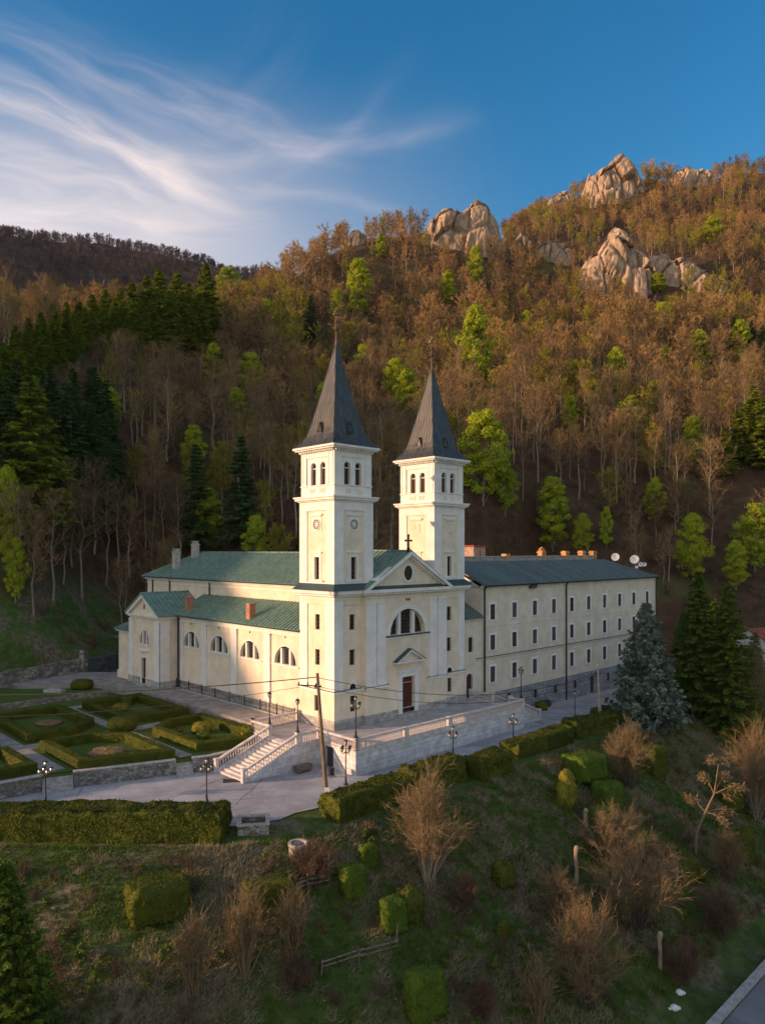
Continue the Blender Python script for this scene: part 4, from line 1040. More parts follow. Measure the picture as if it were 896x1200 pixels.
# chimneys on the nave roof
for (u,v,z0,z1) in ((5.9,41.5,14.3,16.9),(8.6,41.0,16.0,18.0)):
    c = MB(); c.box(u-.42,u+.42,v-.42,v+.42,z0,z1); c.box(u-.52,u+.52,v-.52,v+.52,z1,z1+.15)
    for q in (-.25,.25): c.box(u-.3,u+.3,v+q-.1,v+q+.1,z1+.15,z1+.45)
    c.box(u-.4,u+.4,v-.4,v+.4,z1+.45,z1+.55)
    c.build('chimney', m_ashwhite, church)
for c0 in (26.0,33.5,41.5):
    pass
for sgn in (0, 1):
    mu = (lambda x: x) if sgn == 0 else (lambda x: FW-x)
    O = (mu(.5), TD); N = (-1,0) if sgn == 0 else (1,0); A = (0,1)
    cs = (8.45,15.0,21.35,27.7)
    hol = [(c-1.9-TD,c+1.9-TD,5.3,7.2,True) for c in cs]
    b = MB(); wall(b,O,A,N,0,30.8-TD,.9,8.6,hol,.45,0)
    aw = b.build('aisle_wall', m_cream, church)
    for h in hol:
        w = win(aw,O,A,N,h,.42,9,5,split=False,sill=False,barw=.04)
        ml = MB(); c = (h[0]+h[1])/2
        for q in (-.75,.75): ml.fbox(O,A,N,c+q-.15,c+q+.15,5.3,6.95,-.38,-.02)
        pts = arch_pts(h[0],h[1],h[3]); f = 1.07
        for i in range(len(pts)-1):
            e = lambda p: (c+(p[0]-c)*f, 5.3+(p[1]-5.3)*f)
            ml.extr(O,A,N,[pts[i],pts[i+1],e(pts[i+1]),e(pts[i])],.003,.05)
        ml.fbox(O,A,N,c-2.35,c+2.35,5.12,5.28,.003,.12)
        ml.build('mullion_and_ledge', m_white, aw)
        v_ = MB(); v_.fbox(O,A,N,c-.1,c+.1,8.05,8.25,.003,.02); v_.build('wall_vent', m_glass, aw)
    for v in (11.55,18.0,24.5,30.1):
        p = MB(); p.fbox(O,A,N,v-.55-TD,v+.55-TD,.9,8.2,.001,.18); p.fbox(O,A,N,v-.6-TD,v+.6-TD,8.2,8.35,.001,.24); p.build('pilaster', m_white, aw)
    b = MB(); b.fbox(O,A,N,0,30.8-TD,8.6,8.8,-.2,.1); b.fbox(O,A,N,0,30.8-TD,8.8,9.12,-.2,.35); b.fbox(O,A,N,0,30.8-TD,8.35,8.6,-.2,.2); b.build('aisle_cornice', m_white, church)
    b = MB(); b.fbox(O,A,N,0,30.8-TD,-.3,.9,-.2,.14); b.build('aisle_plinth', m_plinth, church)
    b = MB()
    if sgn == 0: roof_plane(b,(mu(-.2),TD,9.15),(mu(-.2),31.0,9.15),(mu(4.2),31.0,11.5),(mu(4.2),TD,11.5))
    else: roof_plane(b,(mu(-.2),31.0,9.15),(mu(-.2),TD,9.15),(mu(4.2),TD,11.5),(mu(4.2),31.0,11.5))
    ar = b.build('aisle_roof', [m_copper, m_seam], church)
    if sgn == 0:
        g = MB(); g.seg((-.25,TD+.05,9.05),(-.25,30.7,9.05),.09,.09,6); g.build('gutter', m_flash, ar)
        # side chapel with its gable
        O1 = (-2.1,39.1); A1 = (0,-1); N1 = (-1,0)
        dh = (3.55,4.75,.25,3.5,False); lh = (4.15-1.25,4.15+1.25,5.2,6.95,True)
        b = MB(); wall(b,O1,A1,N1,0,8.3,.9,8.6,[(dh[0],dh[1],.89,3.5,False),lh],.35,0)
        wall(b,(-2.1,30.8),X_,(0,-1),0,2.6,.9,8.6,(),0,0); b.box(-1.6,4.2,30.85,39.05,0,8.6)
        b.v = b.v  # inner core keeps the openings dark
        chp = b.build('chapel_wall', m_cream, church)
        win(chp,O1,A1,N1,lh,.33,5,4,split=False,sill=False)
        ml = MB()
        for q in (-.5,.5): ml.fbox(O1,A1,N1,4.15+q-.12,4.15+q+.12,5.2,6.85,-.3,-.02)
        ml.fbox(O1,A1,N1,4.15-1.6,4.15+1.6,5.02,5.18,.003,.1); ml.build('mullion_and_ledge', m_white, chp)
        dd = MB(); dd.fbox(O1,A1,N1,dh[0],dh[1],.25,3.5,-.30,-.2,0); dd.fbox(O1,A1,N1,dh[0]-.28,dh[0],.2,3.78,.002,.1,1); dd.fbox(O1,A1,N1,dh[1],dh[1]+.28,.2,3.78,.002,.1,1); dd.fbox(O1,A1,N1,dh[0],dh[1],3.5,3.78,.002,.1,1); dd.fbox(O1,A1,N1,dh[0]-.5,dh[1]+.5,4.3,4.5,.002,.2,1)
        dd.fbox(O1,A1,N1,dh[0]-.3,dh[1]+.3,0,.22,.0,.7,2)
        dd.build('side_door', [m_door, m_white, m_kerb], church)
        for (Oq,Aq,Nq,a0,a1) in ((O1,A1,N1,.05,1.15),(O1,A1,N1,7.0,8.46),((-2.1,30.8),X_,(0,-1),-.16,1.25),((-2.1,30.8),X_,(0,-1),2.0,2.6)):
            if a0 == 2.0: continue
            p = MB(); p.fbox(Oq,Aq,Nq,a0,a1,.9,8.2,.001,.16); p.fbox(Oq,Aq,Nq,a0-.04,a1+.04,8.2,8.3,.001,.22); p.fbox(Oq,Aq,Nq,a0-.03,a1+.03,4.95,5.1,.161,.2)
            p.build('pilaster', m_white, chp)
        b = MB(); b.box(-2.3,2.6,30.6,39.3,8.6,8.8); b.box(-2.5,2.6,30.4,39.5,8.8,9.0); b.build('chapel_cornice', m_white, church)
        b = MB(); b.box(-2.24,.45,30.66,30.8,-.3,.9); b.fbox(O1,A1,N1,-.14,3.25,-.3,.9,0,.14); b.fbox(O1,A1,N1,5.05,8.44,-.3,.9,0,.141); b.build('chapel_plinth', m_plinth, church)
        b = MB(); b.extr(O1,A1,N1,[(.2,9.0),(8.1,9.0),(4.15,11.25)],-.3,0); cg = b.build('chapel_gable', m_cream, church)
        b = MB()
        for s in (-1,1): b.extr(O1,A1,N1,[(4.15+s*4.6,8.98),(4.15,11.62),(4.15,11.22),(4.15+s*3.9,8.98)],-.3,.42)
        b.build('raking_cornice', m_white, cg)
        b = MB(); b.fbox(O1,A1,N1,4.0,4.3,9.7,10.3,.001,.03); b.build('slit_window', m_glass, cg)
        b = MB(); vc = 34.95
        roof_plane(b,(-2.6,30.25,9.05),(5.0,30.25,9.05),(5.0,vc,11.75),(-2.6,vc,11.75)); roof_plane(b,(5.0,39.65,9.05),(-2.6,39.65,9.05),(-2.6,vc,11.75),(5.0,vc,11.75))
        b.seg((-2.6,vc,11.8),(4.2,vc,11.8),.08,.08,6,1); b.build('chapel_roof', [m_copper, m_seam], church)
        # low sacristy beyond
        b = MB(); wall(b,(-1.6,43.5),A1,N1,0,4.2,.9,6.3,[(1.7,2.2,2.2,4.2,False)],.3,0); b.box(-1.55,6,39.1,43.45,0,6.3); b.box(-1.75,-1.55,39.2,43.65,-.3,.9); sac = b.build('sacristy_wall', m_cream, church)
        win(sac,(-1.6,43.5),A1,N1,(1.7,2.2,2.2,4.2,False),.28,0,3,split=False,sill=False)
        b = MB(); b.box(-1.95,6,39.3,43.8,6.3,6.55); b.build('sacristy_cornice', m_white, church)
        b = MB(); roof_plane(b,(-2.1,39.3,6.58),(-2.1,43.9,6.58),(4.2,43.9,8.8),(4.2,39.3,8.8)); b.build('sacristy_roof', [m_copper, m_seam], church)
        # rainwater pipes
        for (u,v,z0,z1) in ((.15,30.35,.1,9.0),(-2.3,30.5,8.0,8.0)):
            if z0 == z1: continue
            p = MB(); p.seg((u,v,z0),(u,v,z1),.11,.11,8); p.build('rain_pipe', m_iron, church)
        for v in (45.0,40.0,29.5): 
            p = MB(); p.seg((4.05,v,11.3 if v < 31 else 9.0),(4.05,v,13.2),.09,.09,6); p.build('rain_pipe', m_iron, church)
        for (u,v) in ((.9,29.0),(.75,15.2)):
            zb = 9.15+(u+.2)/4.4*2.35-.1
            c = MB(); c.box(u-.38,u+.38,v-.38,v+.38,zb,zb+1.65); c.box(u-.44,u+.44,v-.44,v+.44,zb+1.65,zb+1.78)
            if v > 20: c.seg((u,v,zb+1.78),(u,v,zb+2.5),.16,.02,6)
            c.build('chimney', m_brick, church)

# ------------------------------------------------------------------ monastery
m_trim = mat('white_window_trim', (0.86,0.84,0.80), 0.8, 0.2, var=0.04)
mon = local_root('monastery', 'long three-storey beige monastery wing with a dark metal roof and rows of white-framed windows', 'monastery')
B0, B1, V0, V1 = 23.75, 68.5, .94, 12.6
b = MB(); O = (B0,V0); A = X_; N = (0,-1)
WU = [25.77+4.415*i-B0 for i in range(10)]
hol = []
for c in WU:
    for z0,z1 in ((8.85,10.7),(5.2,7.0),(1.3,3.2)): hol.append((c-.47,c+.47,z0,z1,False))
bas = []
for c,z0,z1 in ((28.95-B0,-1.3,-.5),(34.7-B0,-1.85,-.75),(39.3-B0,-1.85,-.75),(44.2-B0,-1.85,-.8),(53.2-B0,-1.9,-.7),(57.6-B0,-1.9,-.7)): bas.append((c-.36,c+.36,z0,z1,False))
bdoor = (48.7-.55-B0,48.7+.55-B0,-3.05,-.55,True)
wall(b,O,A,N,0,B1-B0,0,12.7,hol,.22,0)
wall(b,(B0,V1),(0,-1),(-1,0),0,V1-V0,-3.6,12.9,(),0,0); wall(b,(B1,V0),Y_,(1,0),0,V1-V0,-3.6,12.9,(),0,0); wall(b,(B1,V1),(-1,0),(0,1),0,B1-B0,-3.6,12.9,(),0,0)
b.add([(B0,V0,12.7),(B0,V1,12.7),(B0,(V0+V1)/2,15.5)], [(0,1,2)], 0)
mw = b.build('wall', m_beige, mon)
for h in hol: win(mon,O,A,N,h,.13,1,2,casing=.24,barw=.07,glass=m_winglass,cmat=m_trim)
b = MB(); wall(b,O,A,N,0,B1-B0,-4.0,0,bas+[bdoor],.25,0,n=.1); b.fbox(O,A,N,0,B1-B0,-.0,.05,0,.1)
bw = b.build('basement_wall', m_base, mon)
for h in bas: win(bw,O,A,N,h,.23,1,1,n=.1,sill=False,split=False)
d_ = MB(); ol = outline(bdoor); d_.add([(B0+a,V0-.1+.2,z) for a,z in ol], [tuple(range(len(ol)))]); d_.build('basement_door', m_greydoor, mon)
b = MB(); b.fbox(O,A,N,-.1,B1-B0+.1,12.7,12.9,-.1,.2); b.fbox(O,A,N,-.1,B1-B0+.1,12.9,13.02,-.1,.36); b.fbox(O,A,N,0,B1-B0,11.9,11.96,0,.05)
b.fbox(O,A,N,0,B1-B0,8.02,8.12,0,.05); b.build('eaves_cornice', m_beige, mon)
b = MB(); b.fbox(O,A,N,-1.2,B1-B0,4.25,4.4,0,.16,0); b.fbox(O,A,N,-1.2,B1-B0,4.4,4.46,0,.2,1); b.fbox(O,A,N,-1.2,B1-B0,3.75,3.8,0,.04,0); b.build('string_course', [m_beige, m_flash], mon)
b = MB(); e = .5; mid = (V0+V1)/2; hw = (V1-V0)/2+e; RZM = 15.75; E = 13.05
roof_plane(b,(B0-.15,V0-e,E),(B1+e,V0-e,E),(B1+e-hw,mid,RZM),(B0-.15,mid,RZM),seam=.65,sh=.05)
roof_plane(b,(B1+e,V1+e,E),(B0-.15,V1+e,E),(B0-.15,mid,RZM),(B1+e-hw,mid,RZM),seam=.65,sh=.05)
roof_plane(b,(B1+e,V0-e,E),(B1+e,V1+e,E),(B1+e-hw,mid+.01,RZM),(B1+e-hw,mid-.01,RZM),seam=.65,sh=.05)
mr_ = b.build('roof', [m_slate, m_slseam], mon)
b = MB(); b.seg((B0-.15,V0-e-.06,E-.12),(B1+e,V0-e-.06,E-.12),.1,.1,6); b.build('gutter', m_iron, mr_)
b = MB(); b.box(41.2-8.0,41.2-6.6,V0-.38,V0-.05,12.35,12.88); b.build('birds_nest', m_redtwig, mon)
for u,z0 in ((B0+.25,0.0),(B0+18.05,-3.1),(B1-.25,-3.3)):
    p = MB(); p.seg((u,V0-.2,z0),(u,V0-.2,12.6),.1,.1,8); p.seg((u,V0-.2,12.55),(u,V0-e,12.95),.1,.1,8); p.build('rain_pipe', m_iron, mon)
# link between church and monastery
b = MB(); ld = (20.75-19.34,21.95-19.34,0,2.85,True); lh = (21.2-19.34,22.0-19.34,5.3,7.05,False)
wall(b,(19.34,V0),X_,N,0,4.4,0,9.0,[ld,lh],.3,0); wall(b,(19.4,V0),Y_,(1,0),0,6,0,9,(),0,0); lk = b.build('link_wall', m_beige, mon)
win(lk,(19.34,V0),X_,N,lh,.25,1,2,split=False,sill=False)
b = MB(); ol = outline(ld); b.add([(19.34+a,V0+.22,z) for a,z in ol], [tuple(range(len(ol)))], 0)
ap = arch_pts(ld[0],ld[1],ld[3])
for i in range(len(ap)-1):
    c = (ld[0]+ld[1])/2; f = 1.45; zc_ = ld[3]-.6; ee = lambda p: (c+(p[0]-c)*f, zc_+(p[1]-zc_)*f)
    b.extr((19.34,V0),X_,N,[ap[i],ap[i+1],ee(ap[i+1]),ee(ap[i])],.003,.06,1)
b.fbox((19.34,V0),X_,N,ld[0]-.27,ld[0],0,2.25,.003,.06,1); b.fbox((19.34,V0),X_,N,ld[1],ld[1]+.27,0,2.25,.003,.06,1)
b.build('link_door', [m_door, m_white], mon)
b = MB(); b.fbox((19.34,V0),X_,N,.0,4.3,9.0,9.25,-.1,.25); b.build('link_cornice', m_beige, mon)
b = MB(); roof_plane(b,(19.35,V0-.4,9.3),(B0-.02,V0-.4,9.3),(B0-.02,V0+5.5,12.3),(19.35,V0+5.5,12.3),seam=.65,sh=.05); b.build('link_roof', [m_slate, m_slseam], mon)
def u_at(px, v):
    r = (px-HX)/F; return (r*(CY+UX*v)-CX+UY*v)/(UX-r*UY)
# pale wall rising along the back of the ridge, with the clay chimneys on it
b = MB(); b.box(B0+.5,B1-7.5,7.55,8.25,15.0,16.3); b.build('ridge_wall', m_paleroof, mon)
b = MB(); b.box(B0+.4,B1-7.4,7.45,8.35,16.3,16.42); b.build('ridge_wall_cap', m_kerb, mon)
for px, w, hgt, k in ((592.5,.5,.3,0),(634.5,.5,.75,1),(662,.48,.7,2),(681.5,.5,.72,2),(693.5,.3,.68,3),(707.7,.42,.7,2)):
    u = min(u_at(px, 7.9), B1-7.0-w); c = MB(); c.box(u-w,u+w,7.5,8.3,15.0,16.42+hgt)
    if k: c.box(u-w-.1,u+w+.1,7.4,8.4,16.42+hgt*.55,16.42+hgt*.75)
    if k == 1:
        for q in (-.4,0,.4): c.ball((u+q,7.9,16.75+hgt+abs(q)*-.4), .22, 6)
    c.build('chimney', m_ochre, mon)
# stair tower with pinkish brick
st = local_root('brick_stack', 'square pinkish brick stack with flat cap rising behind the right tower', 'chimney')
ub = u_at(556, 13.6)
b = MB(); b.box(ub-1.35,ub+1.35,12.7,14.6,10,17.7); b.build('stack', m_pink, st)
b = MB(); b.box(ub-1.5,ub+1.5,12.55,14.75,17.7,17.95); b.build('cap', m_redroof, st)
b = MB(); b.seg((ub+.1,12.62,15),(ub+.1,12.62,17.2),.05,.05,6); b.build('flue_pipe', m_iron, st)
# satellite dishes on the hipped end of the roof
def dish(px, py, rpx, v, label):
    u = u_at(px, v); x, y = L2W(u, v); z = HC-(py-HY)/F*y; r = rpx/F*y
    # foot on the roof
    zt = min(RZM, E+(min(B1+e-u, abs(V1+e-v), abs(v-V0+e)))*(RZM-E)/hw)
    o = empty('satellite_dish', (x,y,zt), 0, label, 'satellite dish', 'satellite dishes on the hipped roof end')
    d = Vector((-.45,-.86,.25)).normalized(); c = Vector((0,0,z-zt)); a = d.orthogonal().normalized(); bb = d.cross(a)
    m = MB(); vs = [c-d*r*.22]; n = 20; fs = []
    for k in (1,2,3):
        q = k/3
        for i in range(n):
            t = 2*math.pi*i/n; vs.append(c+(a*math.cos(t)+bb*math.sin(t))*r*q-d*r*.22*(1-q*q))
    for i in range(n): fs.append((0,1+i,1+(i+1)%n))
    for k in range(2):
        for i in range(n): fs.append((1+k*n+i,1+(k+1)*n+i,1+(k+1)*n+(i+1)%n,1+k*n+(i+1)%n))
    m.add(vs, fs); m.build('reflector', m_dish, o, smooth=True)
    m = MB(); m.seg((0,0,-.15),c-d*r*.25,.06,.05,6); m.build('mast', m_iron, o)
    m = MB(); m.seg(c-bb*r*.8,c+d*r*.9,.02,.02,4); m.ball(c+d*r*.9,.07,6); m.build('receiver_arm', m_iron, o)
dish(720.6,652.8,4.7,6.5,'large pale satellite dish standing alone at the right end of the ridge')
dish(743,655.5,5.2,5.2,'largest greyish satellite dish further down the roof hip')
dish(750.4,661.4,2.8,4.2,'small white satellite dish tucked right beside the largest one')
dish(754.8,661.5,2.4,3.6,'small white satellite dish at the far right of the dish group')
dish(745.6,664.5,1.7,4.4,'tiny satellite dish low under the largest one')
# ------------------------------------------------------------------ terrace, stairs, balustrades
ter_ = local_root('terrace', 'raised pale stone terrace before the church doors with steps and balustrades', 'terrace')
b = MB()
poly = [(-5.8,5.55),(-5.8,-1.8),(-3.45,-1.8),(-3.45,-6.9),(21.1,-6.9),(21.1,.9),(19.2,.9),(19.2,.2),(.2,.2),(.2,5.55)]
for i in range(len(poly)):
    p, q = poly[i], poly[(i+1)%len(poly)]
    if i in (6,7,8,9): continue
    L = math.dist(p,q); A = ((q[0]-p[0])/L,(q[1]-p[1])/L); N = (-A[1]*-1, A[0]*-1); N = (A[1]*-1, A[0]) ; N = (A[1], -A[0])
    holes = []
    if i == 2: holes = [(1.0,2.15,-2.15,-.12,False)]
    wall(b, p, A, N, 0, L, -3.4 if i > 3 else -2.4, -.02, holes, .35)
b.build('retaining_wall', m_terr, ter_)
b = MB(); b.prism(poly, -.12, .004); b.build('paving', m_pave, ter_)
b = MB()
for i in (0,1,2,3,4):
    p, q = poly[i], poly[(i+1)%len(poly)]
    L = math.dist(p,q); A = ((q[0]-p[0])/L,(q[1]-p[1])/L); N = (A[1], -A[0])
    b.fbox(p, A, N, -.08, L+.08, -.2, .03, -.3, .09)
b.build('coping', m_balus, ter_)
b = MB(); b.fbox((-3.45,-1.8),(0,-1),(-1,0),1.0,2.15,-2.12,-.14,-.33,-.28); b.build('cellar_door', m_greydoor, ter_)
NS = 13
b = MB()
for i in range(NS):
    u0 = -11.3+i*5.5/NS; z1 = -2.1+2.1*(i+1)/NS
    b.box(u0, -5.79, -1.6, 2.25, (-2.2 if i == 0 else z1-2.1/NS-.0), z1-.0-.002*0)
b.build('staircase', m_balus, ter_)
b = MB()
for v0, v1 in ((-1.95,-1.6),(2.25,2.6)):
    b.prism([(-11.5,v0),(-5.78,v0),(-5.78,v1),(-11.5,v1)], -2.3, [-1.95,.03,.03,-1.95])
b.build('stair_wall', m_terr, ter_)
# right-hand stair down to the street
b = MB()
for i in range(13):
    u0 = 26.4-i*5.3/13; z1 = -2.35+2.35*(i+1)/13
    b.box(21.11, u0, -5.0, -3.0, z1-2.35/13, z1)
b.build('side_staircase', m_balus, ter_)
b = MB()
for v0, v1 in ((-5.3,-5.0),(-3.0,-2.7)): b.prism([(21.12,v0),(26.7,v0),(26.7,v1),(21.12,v1)], -3.3, [.03,-2.2,-2.2,.03])
b.build('side_stair_wall', m_terr, ter_)
bl = MB(); bl.lathe((0,0,0), [(.07,0),(.07,.06),(.045,.1),(.075,.26),(.045,.46),(.04,.54),(.07,.6),(.07,.64)], 6)
BAL = None
def balustrade(p, q, z0, z1, posts=None, label=None):
    """p,q local (u,v); z0,z1 foot level at each end"""
    global BAL
    L = math.dist(p,q); A = ((q[0]-p[0])/L,(q[1]-p[1])/L); N = (A[1],-A[0])
    zz = lambda a: z0+(z1-z0)*a/L
    m = MB()
    P = lambda a,n: (p[0]+A[0]*a+N[0]*n, p[1]+A[1]*a+N[1]*n)
    for lo, hi, w in ((.02,.16,.13),(.84,1.0,.15)):
        m.prism([P(.0,-w),P(L,-w),P(L,w),P(.0,w)], [zz(0)+lo,zz(L)+lo]*1+[zz(L)+lo,zz(0)+lo], [zz(0)+hi,zz(L)+hi,zz(L)+hi,zz(0)+hi])
    o = m.build('balustrade', m_balus, ter_)
    n = max(1, round(L/3.6)) if posts is None else posts
    pa = [L*i/n for i in range(n+1)]
    for a in pa:
        c = P(a,0); z = zz(a); s = .155
        pm = MB(); e_ = .0 if 0 < a < L else .1; pm.box(c[0]-s,c[0]+s,c[1]-s,c[1]+s,z,z+1.004+e_); pm.box(c[0]-s-.04,c[0]+s+.04,c[1]-s-.04,c[1]+s+.04,z+.9+e_,z+1.03+e_)
        pm.build('post', m_balus, o)
    k = int(L/.262)
    for i in range(k):
        a = (i+.5)*L/k
        if any(abs(a-x) < .22 for x in pa): continue
        c = P(a,0)
        if BAL is None: x = bl.build('baluster', m_balus, o, smooth=False); BAL = x.data
        else: x = link('baluster', BAL, o)
        x.location = (c[0],c[1],zz(a)+.18)
    return o
balustrade((-3.3,-6.75),(21.0,-6.75),.03,.03,4)
balustrade((-3.3,-6.75),(-3.3,-1.95),.03,.03,1)
balustrade((-5.7,-1.8),(-3.3,-1.8),.03,.03,1)
balustrade((-11.35,-1.78),(-5.75,-1.78),-2.02,.03,1)
balustrade((-11.35,2.42),(-5.75,2.42),-2.02,.03,1)
balustrade((-5.65,2.5),(-5.65,5.4),.03,.03,1)
balustrade((-5.65,5.4),(-.2,5.4),.03,.03,1)
balustrade((20.95,-2.85),(20.95,.4),.03,.03,1)
balustrade((20.95,-6.7),(20.95,-5.15),.03,.03,1)
balustrade((21.1,-5.15),(26.6,-5.15),.0,-2.25,1)
balustrade((21.1,-2.85),(26.6,-2.85),.0,-2.25,1)

# ------------------------------------------------------------------ walls of the garden
def wall_run(name, pts, zb, zt, th, m_, label, cat='wall', cap=None, jag=0.0):
    """a stone wall along local points, top heights per point"""
    root = local_root(name, label, cat); rng = random.Random(len(label))
    b = MB()
    for i in range(len(pts)-1):
        p, q = pts[i], pts[i+1]; L = math.dist(p,q); n = max(1, int(L/1.2)) if jag else 1
        A = ((q[0]-p[0])/L,(q[1]-p[1])/L); N = (A[1],-A[0])
        for k in range(n):
            a0, a1 = L*k/n, L*(k+1)/n
            f0, f1 = a0/L, a1/L
            t0 = zt[i]+(zt[i+1]-zt[i])*f0+rng.uniform(-jag,jag); t1 = zt[i]+(zt[i+1]-zt[i])*f1+rng.uniform(-jag,jag)
            if jag and k: t0 = last
            last = t1
            P = lambda a,n_: (p[0]+A[0]*a+N[0]*n_, p[1]+A[1]*a+N[1]*n_)
            b.prism([P(a0,-th/2),P(a1,-th/2),P(a1,th/2),P(a0,th/2)], zb, [t0,t1,t1,t0])
    b.build('masonry', m_, root)
    if cap:
        c = MB()
        for i in range(len(pts)-1):
            p, q = pts[i], pts[i+1]; L = math.dist(p,q); A = ((q[0]-p[0])/L,(q[1]-p[1])/L); N = (A[1],-A[0]); w = th/2+.06
            P = lambda a,n_: (p[0]+A[0]*a+N[0]*n_, p[1]+A[1]*a+N[1]*n_)
            c.prism([P(0,-w),P(L,-w),P(L,w),P(0,w)], [zt[i]+.003,zt[i+1]+.003,zt[i+1]+.003,zt[i]+.003], [zt[i]+.1,zt[i+1]+.1,zt[i+1]+.1,zt[i]+.1])
        c.build('coping', cap, root)
    return root
g = GARDEN_Z+.06
wall_run('garden_wall', [(-46,9.4),(-24,7.8)], -2.6, [g,g], .4, m_rubble, 'low rubble wall holding the garden left of the stone steps', cap=m_kerb)
wall_run('garden_wall', [(-21.9,7.0),(-14.2,4.35)], -2.6, [g,g], .4, m_rubble, 'low rubble garden wall between the two flights of stone steps', cap=m_kerb)
wall_run('garden_wall', [(-12.9,3.9),(-11.6,3.35),(-6.2,2.95)], -2.6, [g,g+.02,g+.1], .4, m_rubble, 'short rubble wall between the hedged garden and the church stairs', cap=m_kerb)
for (c0,c1,lab) in (((-24,7.8),(-21.9,7.0),'small flight of stone steps up to the garden at its left gravel walk'),((-14.2,4.35),(-12.9,3.9),'small flight of stone steps up to the garden nearest the church stairs')):
    r_ = local_root('garden_steps', lab, 'steps', 'steps into the hedged garden'); b = MB()
    L = math.dist(c0,c1); A = ((c1[0]-c0[0])/L,(c1[1]-c0[1])/L); N = (A[1],-A[0])
    for i in range(5): b.fbox(c0,A,N,0,L,-2.3,-2.1+(i+1)*.23,-.5,.9-i*.3)
    b.build('treads', m_kerb, r_)
wall_run('low_wall', [(-46,40.5),(-34,38.6),(-20,36.6),(-6.0,36.5)], -1.2, [-.32]*4, .4, m_rubble, 'low curved rubble wall behind the hedge garden')
wall_run('retaining_wall', [(-46,40.5),(-30,44.0),(-15.3,47.9),(-3.4,51.0)], -1.3, [1.9,1.8,1.55,1.9], .7, m_bankwall, 'old blotchy stone retaining wall under the grassy bank', jag=.12)
wall_run('gate_pillar', [(-3.9,50.6),(-3.1,51.0)], -1.0, [3.2,3.0], .9, m_bankwall, 'crumbling stone pillar at the right end of the old retaining wall', 'pillar', jag=.15)
wall_run('dark_wall', [(-3.0,51.2),(8,54.5)], -1.0, [1.7,1.7], .4, stone_mat('slate_grey_wall', (0.10,0.12,0.13), (0.05,0.06,0.07), 1.2, 2.0), 'dark grey wall beside the low sacristy')
x1, y1 = L2W(-4,58)
wall_run('upper_wall', [(-5,57.5),(3,60),(14,62)], .5, [3.3,3.6,3.6], .6, m_bankwall, 'short stone wall higher up the bank behind the sacristy', jag=.1)

# ------------------------------------------------------------------ railing along the nave
r_ = local_root('iron_railing', 'wrought iron railing with scrollwork along the foot of the nave wall', 'railing')
b = MB(); b.box(-.28,0.0,6.0,30.2,.0,.12); b.build('kerb', m_kerb, r_)
for v in [6.0+i*3.025 for i in range(9)]:
    b = MB(); b.box(-.2,-.12,v-.04,v+.04,.12,1.2); b.ball((-.16,v,1.24),.06,6); b.build('post', m_iron, r_)
for i in range(8):
    v0 = 6.0+i*3.025; b = MB()
    for z in (.22,.62,1.1): b.seg((-.16,v0,z),(-.16,v0+3.025,z),.018,.018,4)
    k = 0; v = v0+.15
    while v < v0+2.95:
        b.seg((-.16,v,.22),(-.16,v,1.1),.012,.012,4)
        pts = [(-.16, v+.15+.13*math.cos(t*math.pi/4), .84+.16*math.sin(t*math.pi/4)) for t in range(9)]
        b.tube(pts,.011,4); v += .33
    b.build('panel', m_iron, r_)

# ------------------------------------------------------------------ lamps and poles
def lamp_head(m, g, c, s=1.0):
    m.lathe((c[0],c[1],c[2]), [(.05*s,-.02),(.09*s,0),(.1*s,.03)], 6)
    for q in ((1,0),(-1,0),(0,1),(0,-1)): m.seg((c[0]+q[0]*.1*s,c[1]+q[1]*.1*s,c[2]+.02),(c[0]+q[0]*.19*s,c[1]+q[1]*.19*s,c[2]+.04+.3*s),.012*s,.012*s,4)
    g.lathe((c[0],c[1],c[2]+.03), [(.09*s,0),(.16*s,.1*s),(.16*s,.2*s),(.12*s,.3*s)], 8)
    m.lathe((c[0],c[1],c[2]+.03+.3*s), [(.2*s,0),(.14*s,.06*s),(.03*s,.12*s),(.015*s,.2*s)], 8)
def lamp(x, y, z, h, kind, label, grp='black lanterns on posts', rz=0.7):
    o = empty('street_lamp', (x,y,z), rz, label, 'street lamp', grp)
    m = MB(); m.lathe((0,0,0), [(.17,0),(.17,.12),(.1,.25),(.075,.6),(.05,.7),(.045,h-.45)], 8); m.build('post', m_iron, o)
    if kind == 'single':
        heads = [(0,0,h-.45)]
    elif kind == 'double':
        heads = [(.28,0,h-.6),(-.28,0,h-.5),(0,0,h-.3)]
    else:
        heads = [(.42,0,h-.95),(-.42,0,h-.95),(0,.42,h-.95),(0,-.42,h-.95),(0,0,h-.42)]
    if len(heads) > 1:
        a = MB()
        for hx, hy2, hz2 in heads:
            if hx or hy2:
                a.tube([(0,0,hz2-.05),(hx*.5,hy2*.5,hz2-.2),(hx,hy2,hz2-.12),(hx,hy2,hz2)], .022, 5)
        a.ball((0,0,h-1.05),.07,6); a.build('bracket', m_iron, o)
    for c in heads:
        m, g2 = MB(), MB(); lamp_head(m, g2, c, .85 if kind != 'single' else 1.15)
        l = m.build('lantern', m_iron, o); g2.build('glass', m_lampglass, l)
    return o
def zone_lamp(px, py, z, h, kind, label):
    p = PZ(px, py, z); return lamp(p[0], p[1], z, h, kind, label)
zone_lamp(405,920,-2.1,3.75,'five','five-lantern lamp post beside the wooden pole, before the terrace corner')
zone_lamp(530.5,893,-2.1,3.3,'five','five-lantern lamp post in the street opposite the church door')
zone_lamp(601,872.5,-2.1,3.1,'five','five-lantern lamp post in the street near the right end of the terrace wall')
zone_lamp(53.5,942,-2.1,3.3,'five','five-lantern lamp post before the low rubble wall left of the garden steps')
zone_lamp(242,940,-2.1,3.4,'five','five-lantern lamp post by the end of the long left hedge')
